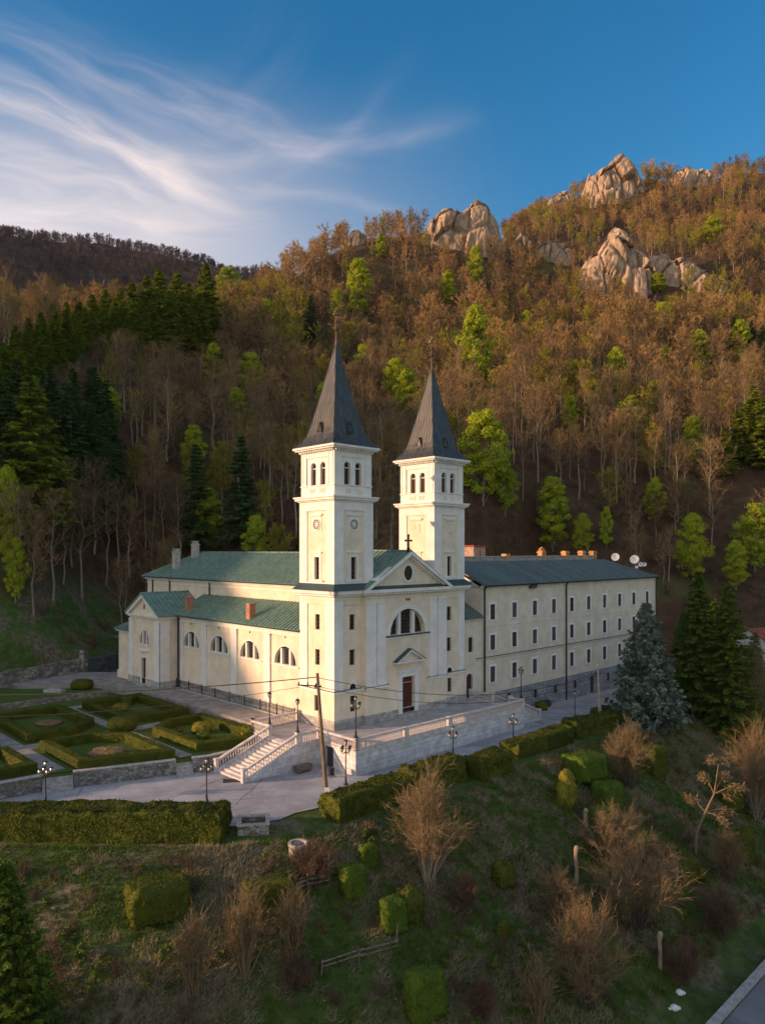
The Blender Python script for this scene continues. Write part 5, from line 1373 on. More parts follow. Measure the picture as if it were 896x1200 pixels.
x, y = L2W(-3.3,-6.75); lamp(x,y,1.15,3.6,'five','multi-lantern lamp standing on the terrace corner post')
x, y = L2W(-5.75,2.42); lamp(x,y,1.15,2.9,'single','single-lantern lamp on the top post of the stairs, garden side')
x, y = L2W(-5.75,-1.8); lamp(x,y,1.15,2.9,'single','single-lantern lamp on the top post of the stairs, wooden pole side')
x, y = L2W(20.95,-6.6); lamp(x,y,1.15,3.3,'double','cluster lamp on the post at the right end of the terrace balustrade')
p = PZ(673.3,846,-3.0); lamp(p[0],p[1],float(street_z(W2L(p[0],p[1])[0])),3.4,'single','single-lantern lamp between the monastery and the roadside hedge')
# leaning wooden pole
p = PZ(383.5,953,-2.15); px_, py_ = p[0], p[1]
o = empty('utility_pole', (px_,py_,-2.15), 0, 'leaning weathered wooden utility pole with pale concrete foot', 'utility pole')
tp = PW(371.6,789,py_+.3); top = Vector((tp[0]-px_, .3, tp[2]+2.15))
b = MB(); b.tube([(-.05,0,1.0),top*.55,top],[.17,.14,.11],8); b.build('pole', m_polewood, o)
b = MB(); b.box(-.16,.14,-.2,.1,-.2,1.9); b.build('concrete_foot', m_concrete, o)
b = MB(); b.box(-.2,.2,-.3,-.2,1.5,1.95); b.build('notice_plate', m_whitew, o)
b = MB(); ca = top*.91; b.seg(ca+Vector((-1.5,-.35,.12)),ca+Vector((.25,.05,-.05)),.05,.05,5); b.build('crossarm', m_iron, o)
for q in (-1.4,-.75,-.1):
    b = MB(); cc = ca+Vector((q,-.35*q/-1.5 if False else .2*q,-.08*q)); b.lathe(cc, [(.03,0),(.06,.08),(.03,.14),(.05,.2),(.02,.24)], 6); b.build('insulator', m_iron, o)
ptop = Vector((px_,py_,-2.15))+top
# concrete pole by the roadside hedge
q = PZ(703.5,852,-3.2); cpz = float(street_z(W2L(q[0],q[1])[0]))
ct = PW(700,781,q[1]); o = empty('utility_pole', (q[0],q[1],cpz), 0, 'tapered pale concrete utility pole beside the blue spruce', 'utility pole')
ctop = Vector((ct[0]-q[0],0,ct[2]-cpz))
b = MB(); b.seg((0,0,-.3),ctop,.24,.12,8); b.build('pole', m_concrete, o)
b = MB(); b.box(ctop.x-.3,ctop.x+.3,-.08,.08,ctop.z-.9,ctop.z-.8)
for k in (-.25,0,.25): b.lathe((ctop.x+k,0,ctop.z-.8),[(.03,0),(.05,.1),(.02,.2)],6)
b.build('insulator_bar', m_iron, o)
b = MB(); b.lathe((ctop.x,0,ctop.z),[(.08,0),(.08,.25),(.02,.3)],6); b.build('pole_cap', m_whitew, o)
cp = Vector((q[0],q[1],cpz))+ctop
def cable(a, b_, sag, r, label):
    a, b_ = Vector(a), Vector(b_); pts = []
    for i in range(21):
        t = i/20; pt = a.lerp(b_, t); pt.z -= sag*4*t*(1-t); pts.append(pt-a)
    m = MB(); m.tube(pts, r, 4); o = m.build('cable', m_wire); o.location = a
    tag(o, label, 'cable', 'overhead cables'); return o
cable(ptop+Vector((.1,0,-.35)), cp+Vector((0,0,-.7)), 1.9, .03, 'upper sagging cable crossing the church front, from the wooden pole to the concrete pole')
cable(ptop+Vector((.1,0,-1.0)), cp+Vector((0,0,-1.1)), 2.1, .025, 'lower sagging cable crossing the church front just above the balustrade')
L1 = Vector(PW(-140,812,62)); cable(ptop+Vector((-.1,0,-.3)), L1, .6, .045, 'thick top cable from the wooden pole over the hedged garden')
cable(ptop+Vector((-1.3,-.2,-1.0)), Vector(PW(-140,838,64)), .9, .022, 'thin lower cable running left from the wooden pole crossarm')
cable(cp+Vector((0,0,-.9)), L2W(36,.9)+(-.4,), .5, .025, 'short cable from the concrete pole to the monastery wall')

# ------------------------------------------------------------------ small things round the street
p = PZ(297,972,-2.1); o = empty('planter_basin', (p[0],p[1],hz(p[0],p[1])), .15, 'square stone basin full of dead plants beside the street edge', 'planter')
b = MB(); W_, D_, H_ = 1.05, .95, .65
for (x0,x1,y0,y1) in ((-W_,W_,-D_,-D_+.18),(-W_,W_,D_-.18,D_),(-W_,-W_+.18,-D_+.18,D_-.18),(W_-.18,W_,-D_+.18,D_-.18)): b.box(x0,x1,y0,y1,-.4,H_)
b.build('basin_wall', m_rubble, o)
b = MB()
for (x0,x1,y0,y1) in ((-W_-.06,W_+.06,-D_-.06,-D_+.24),(-W_-.06,W_+.06,D_-.24,D_+.06),(-W_-.06,-W_+.24,-D_+.24,D_-.24),(W_-.24,W_+.06,-D_+.24,D_-.24)): b.box(x0,x1,y0,y1,H_,H_+.1)
b.build('rim', m_concrete, o)
b = MB(); b.box(-W_+.2,W_-.2,-D_+.2,D_-.2,0,H_-.25); b.build('soil', m_redtwig, o)
p = PZ(349.5,993,-2.3); zb = hz(p[0],p[1]); o = empty('well_ring', (p[0],p[1],zb), 0, 'round weathered concrete well ring on the grass', 'well')
b = MB(); b.lathe((0,0,0), [(.62,-.4),(.62,.75),(.68,.76),(.68,.95),(.52,.95),(.50,.2),(.02,.15)], 20); b.build('ring', m_concrete, o)
b = MB(); b.lathe((0,0,0), [(.48,.3),(.02,.31)], 16); b.build('dark_water', m_glass, o)
p = L2W(-5.9,-2.75); o = empty('wooden_trough', (*p,-2.1), ROT, 'dark brown wooden trough lying by the stair wall', 'trough')
b = MB(); b.extr((0,0),(1,0),(0,-1),[(-.75,.15),(.75,.15),(.85,.6),(-.85,.6)],-.35,.35); b.build('body', m_oldwood, o)
for s in (-.6,.6):
    b = MB(); b.box(s-.06,s+.06,-.3,.3,0,.15); b.build('foot', m_oldwood, o)
p = PZ(388,911,-2.1); o = empty('waste_bin', (p[0],p[1],-2.1), ROT, 'dark metal waste bin on legs by the cellar door', 'waste bin')
b = MB(); b.lathe((0,0,.2), [(.22,0),(.27,.55),(.29,.55),(.29,.6),(.2,.66),(.02,.68)], 10); b.build('drum', m_iron, o)
b = MB(); b.box(-.2,-.14,-.2,-.14,0,.3); b.box(.14,.2,.14,.2,0,.3); b.box(-.2,-.14,.14,.2,0,.3); b.box(.14,.2,-.2,-.14,0,.3); b.build('stand', m_iron, o)
p = PZ(272,915,-2.1); b = MB(); b.box(-.75,.75,-.5,.5,0,.02)
for i in range(9): b.box(-.7+i*.165,-.62+i*.165,-.48,.48,.02,.035)
o = b.build('drain_grate', m_iron); o.location = (p[0],p[1],-2.1); o.rotation_euler = (0,0,.2); tag(o, 'dark iron drain grate in the street at the foot of the stairs', 'drain grate')
u_ = u_at(637,-.2); zz_ = float(street_z(u_))+.14
o = local_root('stone_planter', 'long dark planter with a yellow-green shrub at the monastery wall', 'planter', at=(u_,-.1,zz_))
b = MB(); b.box(-1.3,1.3,-.35,.35,0,.12)
for (x0,x1,y0,y1) in ((-1.3,1.3,-.35,-.27),(-1.3,1.3,.27,.35),(-1.3,-1.2,-.27,.27),(1.2,1.3,-.27,.27)): b.box(x0,x1,y0,y1,.12,.75)
b.box(-1.2,1.2,-.27,.27,.12,.62); b.build('box', m_greydoor, o)
for x0_, y0_, r_s, nm in ((64,811,1.25,'larger pale stone slab lying on the upper lawn behind the garden'),(70,803,.95,'smaller pale stone slab lying further back on the upper lawn')):
    p = PZ(x0_,y0_,-.42); b = MB(); b.prism([(-r_s,-.4),(r_s*.8,-.55),(r_s,.3),(-r_s*.7,.5)], -.1, [.35,.42,.3,.38]); o = b.build('stone_slab', m_kerb); o.location = (p[0],p[1],-.42); tag(o, nm, 'stone slab', 'pale slabs on the upper lawn')

# ------------------------------------------------------------------ houses on the right
def house(px, py, Y, w, d, h, rz, wallm, roofm, label, rh=2.2):
    x = (px-HX)/F*Y; z = HC-(py-HY)/F*Y
    o = empty('house', (x,Y,z), rz, label, 'house', 'village houses right of the monastery')
    b = MB(); b.box(-w/2,w/2,-d/2,d/2,-3,h); b.extr((-w/2,0),(0,1),(-1,0),[(-d/2,h),(d/2,h),(0,h+rh)],-.2,0); b.extr((w/2,0),(0,1),(1,0),[(-d/2,h),(d/2,h),(0,h+rh)],-.2,0); b.build('wall', wallm, o)
    b = MB(); e = .5; k = rh/(d/2)
    b.slab((-w/2-e,-d/2-e,h-e*k),(w/2+e,-d/2-e,h-e*k),(w/2+e,0,h+rh+.05),(-w/2-e,0,h+rh+.05),.15); b.slab((w/2+e,d/2+e,h-e*k),(-w/2-e,d/2+e,h-e*k),(-w/2-e,0,h+rh+.05),(w/2+e,0,h+rh+.05),.15); r = b.build('roof', roofm, o)
    c = MB(); c.box(w*.2,w*.2+.5,-.3,.3,h+rh*.5,h+rh+.8); c.build('chimney', m_brick, r)
    for fl in range(max(1,int(h/2.6))):
        for i in range(max(2,int(w/2.4))):
            a = -w/2+1.2+i*(w-2.4)/max(1,int(w/2.4)-1); b = MB(); b.box(a-.4,a+.4,-d/2-.04,-d/2-.005,.9+fl*2.6,2.1+fl*2.6); wn_ = b.build('window', m_glass, o)
            b = MB()
            for q in ((a-.48,a-.4,.82,2.18),(a+.4,a+.48,.82,2.18),(a-.4,a+.4,2.1,2.18),(a-.4,a+.4,.82,.9),(a-.03,a+.03,.9,2.1)): b.box(q[0],q[1],-d/2-.06,-d/2-.004,q[2]+fl*2.6,q[3]+fl*2.6)
            b.build('frame', m_whitew, wn_)
        for i in range(2):
            a = -d/4+i*d/2; b = MB(); b.box(-w/2-.04,-w/2-.005,a-.4,a+.4,.9+fl*2.6,2.1+fl*2.6); b.build('window', m_glass, o)
    return o
house(783,758,150,11,9,5.4,.35,m_whitew,m_darkroof,'white house with dark roof just right of the monastery',2.0)
house(897,778,125,9,8,4.2,.5,m_whitew,m_redroof,'white house with red tiled roof at the right edge of the view',2.0)
house(890,760,160,10,8,4.2,.2,m_whitew,m_redroof,'farther small white house with reddish roof behind the dark conifers',1.8)
b = MB(); b.lathe((0,0,0), [(.5,0),(.5,1.2),(.55,1.25),(.05,1.6)], 10)
# ------------------------------------------------------------------ hedges and topiary
def cards(pts, nrm, size, rng, jit=1.0):
    """one small leaf triangle per point"""
    n = len(pts)
    d = rng.normal(size=(n,3)); d /= np.linalg.norm(d, axis=1)[:,None]
    t1 = np.cross(nrm, d); t1 /= np.linalg.norm(t1, axis=1)[:,None]+1e-9
    t2 = np.cross(nrm, t1) + nrm*rng.uniform(-.7,.9,(n,1))
    s = size*rng.uniform(.6,1.3,(n,1))
    V = np.empty((n,3,3)); V[:,0] = pts - t1*s*.5; V[:,1] = pts + t1*s*.5; V[:,2] = pts + t2*s
    return V.reshape(-1,3), np.arange(n*3).reshape(-1,3)
def hedge_mesh(name, patches, origin, material, cell=.4, amp=.07, dens=55, leaf=.13, seed=1):
    rng = np.random.default_rng(seed); Vs = []; Ts = []; off = 0; P_ = []; N_ = []
    for (a,b_,c,d) in patches:
        a,b_,c,d = map(lambda q: np.array(q, float), (a,b_,c,d))
        n1 = max(1,int(max(np.linalg.norm(b_-a), np.linalg.norm(c-d))/cell)); n2 = max(1,int(max(np.linalg.norm(d-a),np.linalg.norm(c-b_))/cell))
        s, t = np.meshgrid(np.linspace(0,1,n1+1), np.linspace(0,1,n2+1))
        s = s.ravel()[:,None]; t = t.ravel()[:,None]
        pts = a*(1-s)*(1-t)+b_*s*(1-t)+c*s*t+d*(1-s)*t
        nrm = np.cross(b_-a if np.linalg.norm(b_-a) > 1e-6 else c-d, d-a); nrm = nrm/(np.linalg.norm(nrm)+1e-9)
        area = np.linalg.norm(np.cross(c-a, d-b_))/2
        # displacement from a field of the position, so neighbouring patches stay joined
        w = np.stack([vnoise(pts[:,0]*1.3+pts[:,2]*1.7+7*k, pts[:,1]*1.3-pts[:,2]*1.1+k, 11+k)-.5 for k in range(3)],1)
        w2 = np.stack([vnoise(pts[:,0]*4+pts[:,2]*3.7+7*k, pts[:,1]*4-pts[:,2]*3.1+k, 21+k)-.5 for k in range(3)],1)
        pts = pts + w*amp*2.2 + w2*amp*.9
        ii = (np.arange(n2)[:,None]*(n1+1)+np.arange(n1)[None,:]).ravel()
        T = np.concatenate([np.stack([ii,ii+1,ii+n1+2],1),np.stack([ii,ii+n1+2,ii+n1+1],1)])
        Vs.append(pts); Ts.append(T+off); off += len(pts)
        k = int(area*dens)
        if k:
            s = rng.random((k,1)); t = rng.random((k,1))
            q = a*(1-s)*(1-t)+b_*s*(1-t)+c*s*t+d*(1-s)*t
            w = np.stack([vnoise(q[:,0]*1.3+q[:,2]*1.7+7*j, q[:,1]*1.3-q[:,2]*1.1+j, 11+j)-.5 for j in range(3)],1)
            P_.append(q + w*amp*2.2 + nrm*.01); N_.append(np.repeat(nrm[None],k,0))
    if P_:
        cv, ct = cards(np.concatenate(P_), np.concatenate(N_), leaf, rng)
        Vs.append(cv); Ts.append(ct+off)
    V = np.concatenate(Vs)-np.array(origin)
    return bigmesh(name, V, np.concatenate(Ts), material)
def loop_patches(poly, z0, z1, bev=.16, inner=None, zf=None):
    """outward wall, bevel and top of a closed counter-clockwise polygon (world xy)"""
    P = [np.array(p, float) for p in poly]; n = len(P); out_ = []
    def inset(Q, r):
        R = []
        for i in range(len(Q)):
            a, b_, c = Q[i-1], Q[i], Q[(i+1)%len(Q)]
            e1 = (b_-a)/np.linalg.norm(b_-a); e2 = (c-b_)/np.linalg.norm(c-b_)
            n1 = np.array([-e1[1],e1[0]]); n2 = np.array([-e2[1],e2[0]])
            m = n1+n2; m = m/max(.3,(1+n1@n2)); R.append(b_+m*r)
        return R
    B = inset(P, bev)
    for i in range(n):
        j = (i+1)%n; a, b_ = P[i], P[j]
        za, zb = (z0, z0) if zf is None else (zf(*a), zf(*b_))
        out_.append(((*a,za),(*b_,zb),(*b_,zb+(z1-z0)-bev),(*a,za+(z1-z0)-bev)))
        out_.append(((*a,za+(z1-z0)-bev),(*b_,zb+(z1-z0)-bev),(*B[j],zb+(z1-z0)),(*B[i],za+(z1-z0))))
    return out_, B
def hedge_solid(name, poly, z0, h, label, material=m_hedge, group=None, cat='hedge', cell=.4, amp=.08, dens=200, leaf=.09, seed=1, zf=None):
    ps, B = loop_patches(poly, z0, z0+h, zf=zf)
    c = sum(B)/len(B)
    n = len(B); zz = [(z0 if zf is None else zf(*b_))+h for b_ in B]
    if n == 4: ps.append(((*B[0],zz[0]),(*B[1],zz[1]),(*B[2],zz[2]),(*B[3],zz[3])))
    else:
        zc_ = sum(zz)/n
        for i in range(n): ps.append(((*B[i],zz[i]),(*B[(i+1)%n],zz[(i+1)%n]),(*c,zc_),(*c,zc_)))
    o_ = (float(c[0]),float(c[1]),z0)
    o = link(name, hedge_mesh(name, ps, o_, material, cell, amp, dens, leaf, seed)); o.location = o_
    return tag(o, label, cat, group)
def hedge_ring(name, poly, th, z0, h, label, group, seed=1):
    """poly local (u,v), counter-clockwise; a hedge of thickness th just inside it"""
    P = [np.array(L2W(*p)) for p in poly]
    ps, B = loop_patches(P, z0, z0+h, .1)
    def inset(Q, r):
        R = []
        for i in range(len(Q)):
            a, b_, c = Q[i-1], Q[i], Q[(i+1)%len(Q)]
            e1 = (b_-a)/np.linalg.norm(b_-a); e2 = (c-b_)/np.linalg.norm(c-b_)
            n1 = np.array([-e1[1],e1[0]]); n2 = np.array([-e2[1],e2[0]])
            m = n1+n2; m = m/max(.3,(1+n1@n2)); R.append(b_+m*r)
        return R
    I1 = inset(P, th-.1); I2 = inset(P, th); n = len(P)
    for i in range(n):
        j = (i+1)%n
        ps.append(((*B[i],z0+h),(*B[j],z0+h),(*I1[j],z0+h),(*I1[i],z0+h)))
        ps.append(((*I1[i],z0+h),(*I1[j],z0+h),(*I2[j],z0+h-.1),(*I2[i],z0+h-.1)))
        ps.append(((*I2[i],z0+h-.1),(*I2[j],z0+h-.1),(*I2[j],z0),(*I2[i],z0)))
    c = sum(P)/n; o_ = (float(c[0]),float(c[1]),z0)
    o = link(name, hedge_mesh(name, ps, o_, m_hedge, .35, .035, 150, .09, seed)); o.location = o_
    return tag(o, label, 'hedge', group)
GZ = GARDEN_Z
gh = 'hedged beds of the formal garden'
hedge_ring('hedge', [(-21.4,7.3),(-13.9,4.9),(-13.9,13.4),(-16.6,16.2),(-21.4,16.2)],.88,GZ,.85,'low boxed hedge frame nearest the street, left of the church stairs',gh,1)
hedge_ring('hedge', [(-21.4,19.2),(-16.8,19.2),(-14,21.8),(-14,31),(-21.4,31)],.88,GZ,.85,'low boxed hedge frame behind the nearest one, toward the old retaining wall',gh,2)
hedge_ring('hedge', [(-11.6,21.5),(-9,19.2),(-4.6,19.2),(-4.6,31),(-11.6,31)],.88,GZ,.85,'low boxed hedge frame closest to the side chapel door',gh,3)
hedge_ring('hedge', [(-11.6,5.4),(-6.6,4.0),(-4.7,6.4),(-4.7,16.2),(-9,16.2),(-11.6,13.8)],.88,GZ,.85,'low boxed hedge frame against the church stairs and the nave path',gh,4)
hedge_ring('hedge', [(-34,9.6),(-24,9.0),(-24,16.2),(-34,16.2)],.88,GZ,.85,'low boxed hedge frame left of the garden steps, cut by the view edge',gh,5)
hedge_ring('hedge', [(-34,19.2),(-24,19.2),(-24,31),(-34,31)],.88,GZ,.85,'low boxed hedge frame far left, mostly outside the view',gh,6)
def topiary(u=None, v=None, w=1, d=1, h=1, label='', world=None, name='topiary', material=m_hedge, rnd=3.0, group=None, cat='topiary', z=None, seed=0, cone=0.0, leaf=.10, dens=120, rz=0.0, amp=.06):
    x, y = L2W(u, v) if world is None else world[:2]
    z = (hz(x,y) if world is None or len(world) < 3 else world[2]) if z is None else z
    rng = np.random.default_rng(seed+5); n, m_ = 26, 16
    th = np.linspace(0, 2*np.pi, n, endpoint=False); ph = np.linspace(-.42*np.pi, .5*np.pi, m_)
    T_, P2 = np.meshgrid(th, ph); e = 2.0/rnd
    c = lambda a, k: np.sign(np.cos(a))*np.abs(np.cos(a))**k; s = lambda a, k: np.sign(np.sin(a))*np.abs(np.sin(a))**k
    X = c(P2,e)*c(T_,e); Y = c(P2,e)*s(T_,e); Z = s(P2,e); tt = (Z+1)/2
    k = 1-cone*tt
    pts = np.stack([X*k*w/2, Y*k*d/2, tt*h-.05*h], -1).reshape(-1,3)
    dn = pts-np.array([0,0,h*.45]); dn /= np.linalg.norm(dn,axis=1)[:,None]+1e-9
    nn = (vnoise(pts[:,0]*2.1+pts[:,2]*1.3+seed*3, pts[:,1]*2.1-pts[:,2]*.9, 31)-.5)
    nn2 = (vnoise(pts[:,0]*6+pts[:,2]*5+seed*3, pts[:,1]*6-pts[:,2]*4, 32)-.5)
    pts = pts + dn*(nn*amp*2.5+nn2*amp)[:,None]
    idx = np.arange(m_*n).reshape(m_,n); a = idx[:-1]; b_ = idx[1:]
    a2 = np.roll(a,-1,1); b2 = np.roll(b_,-1,1)
    T = np.concatenate([np.stack([a.ravel(),a2.ravel(),b2.ravel()],1),np.stack([a.ravel(),b2.ravel(),b_.ravel()],1)])
    tri = pts[T]; ar = np.linalg.norm(np.cross(tri[:,1]-tri[:,0],tri[:,2]-tri[:,0]),axis=1)/2
    N = int(ar.sum()*dens); ch = rng.choice(len(T), N, p=ar/ar.sum()); r1 = rng.random((N,1)); r2 = rng.random((N,1)); f = r1+r2 > 1; r1[f] = 1-r1[f]; r2[f] = 1-r2[f]
    q = tri[ch,0]+(tri[ch,1]-tri[ch,0])*r1+(tri[ch,2]-tri[ch,0])*r2
    nr_ = np.cross(tri[ch,1]-tri[ch,0],tri[ch,2]-tri[ch,0]); nr_ /= np.linalg.norm(nr_,axis=1)[:,None]+1e-9
    cv, ct = cards(q, nr_, leaf, rng)
    o = link(name, bigmesh(name, np.concatenate([pts,cv]), np.concatenate([T,ct+len(pts)]), material))
    o.location = (x,y,z); o.rotation_euler = (0,0,rz)
    return tag(o, label, cat, group)
gb = 'clipped bushes inside the formal garden'
topiary(-12.7,17.9,2.6,2.6,1.5,'large clipped dome at the crossing of the garden walks',z=GZ,group=gb,seed=1)
topiary(-8.8,27.0,1.7,1.7,.8,'yellowish low dome in the bed closest to the chapel door',z=GZ,group=gb,seed=2,material=m_thuja)
topiary(-7.0,29.2,1.3,1.3,1.1,'small dark square bush at the back of the bed closest to the chapel',z=GZ,group=gb,seed=3,rnd=5)
topiary(-7.5,11.5,1.9,1.9,1.1,'golden rounded bush in the bed beside the nave path',z=GZ,group=gb,seed=4,material=m_thuja)
topiary(-8.6,9.4,1.2,1.2,.6,'small flat dome in the bed beside the nave path',z=GZ,group=gb,seed=5,material=m_hedge2)
topiary(-9.3,12.8,.8,.8,.5,'tiny green dome left of the golden bush in the bed beside the nave path',z=GZ,group=gb,seed=6)
topiary(-6.1,5.6,1.2,1.2,1.5,'ragged golden bush at the garden corner against the stair balustrade',z=GZ,group=gb,seed=7,material=m_thuja,leaf=.2)
topiary(-18.6,22.0,1.2,1.2,.75,'little dark bush on the lawn of the bed toward the old retaining wall',z=GZ,group=gb,seed=8)
topiary(-17.6,10.4,3.0,2.4,.5,'broad low mound of straw-coloured plants in the nearest bed',z=GZ,group=gb,seed=9,material=m_drytwig,amp=.12)
topiary(-17.2,25.6,2.6,2.2,.35,'flat straw-coloured patch of plants in the bed toward the old retaining wall',z=GZ,group=gb,seed=10,material=m_drytwig)
topiary(-8,40,2.6,2.0,1.3,'dark bush on the upper lawn by the low curved wall',z=-.42,group='bushes along the old walls',seed=11)
topiary(-27.5,43,2.0,1.6,3.4,'dark climbing shrub against the old retaining wall',z=-.42,group='bushes along the old walls',seed=12,leaf=.25,material=m_redtwig,amp=.2)
topiary(-32,40.5,3.0,2.2,1.8,'dark spreading bush at the left foot of the old retaining wall',z=-.42,group='bushes along the old walls',seed=13,leaf=.25,amp=.2)
topiary(u_at(635.5,-.95),-.95,1.1,.9,.95,'yellow-green bush before the dark planter at the monastery',z=zz_,seed=14,material=m_thuja,name='shrub',cat='shrub',leaf=.2)
# long left hedge and the roadside hedges
hg = 'tall clipped hedges along the near side of the street'
hedge_solid('hedge', [(-36,48.9),(-10.75,48.7),(-10.55,51.2),(-36,51.5)], -2.25, 1.95, 'long tall clipped hedge along the street edge on the left',group=hg,amp=.14,dens=230,leaf=.12,seed=21,cell=.3)
vH0, vH1 = -14.1, -11.9
def road_hedge(pa, pb, h, label, seed, v0=vH0, v1=vH1, sk=0.0, dens=190):
    ua, ub = u_at(pa, (v0+v1)/2), u_at(pb, (v0+v1)/2); n = max(1,int((ub-ua)/4))
    low = [(ua+(ub-ua)*i/n, v0) for i in range(n+1)]; hi = [(ua+(ub-ua)*i/n, v1) for i in range(n+1)][::-1]
    poly = [L2W(*q) for q in low+hi]
    zf = lambda x, y: float(street_z(W2L(x,y)[0]))-.15
    P = [np.array(p) for p in poly]; ps, B = loop_patches(P, 0, h, zf=zf)
    m_ = len(B); k = n+1
    for i in range(n):
        q = [B[i],B[i+1],B[m_-2-i],B[m_-1-i]]; ps.append(tuple((*p,zf(*p)+h) for p in q))
    c = sum(B)/m_; o_ = (float(c[0]),float(c[1]),zf(*c))
    o = link('hedge', hedge_mesh('hedge', ps, o_, m_hedge, .3, .12, dens, .12, seed)); o.location = o_
    return tag(o, label, 'hedge', hg)
road_hedge(386,472,1.75,'tall clipped hedge starting right beside the leaning wooden pole',22)
road_hedge(475,535,2.15,'slightly taller clipped hedge block below the church door',23,v0=-14.1,v1=-12.2)
road_hedge(552,590,1.8,'short square hedge block standing alone between the longer hedges',24,v0=-15.0,v1=-13.0)
road_hedge(596,662,1.6,'long clipped hedge below the terrace end',25,v0=-13.6,v1=-11.6,dens=130)
road_hedge(666,722,1.85,'clipped hedge running up to the blue spruce',26,v0=-13.2,v1=-11.3,dens=130)
road_hedge(699,745,1.7,'short hedge behind the concrete pole on the street side',27,v0=-9.9,v1=-8.2,dens=130)
# clipped bushes on the slope: (px, foot py, width px, height px, roundness, cone, material, label)
TOP = [
 (185,1069,70,46,5,0,m_hedge,'wide clipped box bush alone on the left slope'),
 (313,1062,60,38,5,0,m_hedge,'wide clipped bush partly behind the dry reeds'),
 (412,1046,31,42,4,.1,m_hedge2,'upright clipped bush just left of the small column bush'),
 (431,1013,20,30,4,0,m_hedge2,'small column-shaped bush highest of the group below the hedge'),
 (478,1076,34,42,3,0,m_hedge,'darker rounded bush tucked behind the bright green one'),
 (459,1086,30,40,4,.1,m_hedge2,'bright green rounded bush above the broken rail fence'),
 (497,1184,50,60,4,.05,m_hedge2,'tall clipped bush nearest the camera at the bottom'),
 (590,1035,30,30,3,0,m_hedge,'small dark dome in the middle of the grassy slope'),
 (589,1100,16,26,3,.3,m_hedge,'narrow little bush low on the middle slope'),
 (685,908,44,30,5,0,m_hedge2,'square bush right under the roadside hedge'),
 (663,945,32,54,2.2,.35,m_thuja,'golden-tipped cone thuja on the slope'),
 (711,944,30,34,5,0,m_hedge2,'flat-topped cube bush below the round bare shrub'),
 (700,966,30,26,4,.2,m_hedge2,'irregular clipped bush just under the flat-topped cube'),
 (766,906,26,38,5,0,m_hedge,'clipped block to the right of the round bare shrub'),
 (747,1000,32,34,3,.2,m_thuja,'yellowish bush half behind the golden brush'),
 (802,1032,24,34,4,0,m_hedge,'dark clipped bush beside the golden crooked tree'),
 (822,1036,16,26,3,0,m_hedge,'small dark bush right of the clipped one near the golden tree'),
 (872,1010,26,52,3,.2,m_hedge,'dark narrow bush near the right edge'),
 (858,948,30,34,3,.1,m_hedge,'low dark bush under the conifers on the right slope'),
 (880,880,30,60,3,.2,m_hedge,'dark rounded shrub under the conifers at the right edge')]
for i, (px, py, w, h, rn, cn_, mt, lab) in enumerate(TOP):
    g_ = ground_at(px, py)
    s = g_[1]/F
    topiary(world=g_, w=w*s*.97, d=w*s*(.62 if w > 45 else .8), h=h*s*.86+.15, label=lab, rnd=rn*1.7 if rn > 3 else rn, cone=cn_, material=mt, seed=40+i, group='clipped bushes on the slope', z=g_[2]-.2, leaf=.10, dens=200, rz=.55, amp=.12)

# ------------------------------------------------------------------ plant generators
def seg_np(p, q, r0, r1, n=3):
    d = q-p; L = np.linalg.norm(d); d = d/(L+1e-9); a = np.cross(d, [0.3,0.9,0.1]); a /= np.linalg.norm(a)+1e-9; b_ = np.cross(d, a)
    t = np.arange(n)*2*np.pi/n; ring = np.cos(t)[:,None]*a+np.sin(t)[:,None]*b_
    V = np.concatenate([p+ring*r0, q+ring*r1]); T = []
    for i in range(n):
        j = (i+1)%n; T += [(i,j,n+j),(i,n+j,n+i)]
    return V, np.array(T)
class NB:
    def __init__(s): s.V = []; s.T = []; s.o = 0
    def add(s, V, T): s.V.append(V); s.T.append(T+s.o); s.o += len(V)
    def seg(s, p, q, r0, r1, n=3): s.add(*seg_np(p,q,r0,r1,n))
    def out(s): return np.concatenate(s.V), np.concatenate(s.T)
def slivers(rng, P, D, L, W):
    """thin twig triangles from points P along directions D"""
    n = len(P); r = rng.normal(size=(n,3)); s = np.cross(D, r); s /= np.linalg.norm(s,axis=1)[:,None]+1e-9
    V = np.empty((n,3,3)); V[:,0] = P-s*W[:,None]/2; V[:,1] = P+s*W[:,None]/2; V[:,2] = P+D*L[:,None]
    return V.reshape(-1,3), np.arange(3*n).reshape(-1,3)
def unit(a): return a/(np.linalg.norm(a,axis=-1,keepdims=True)+1e-9)
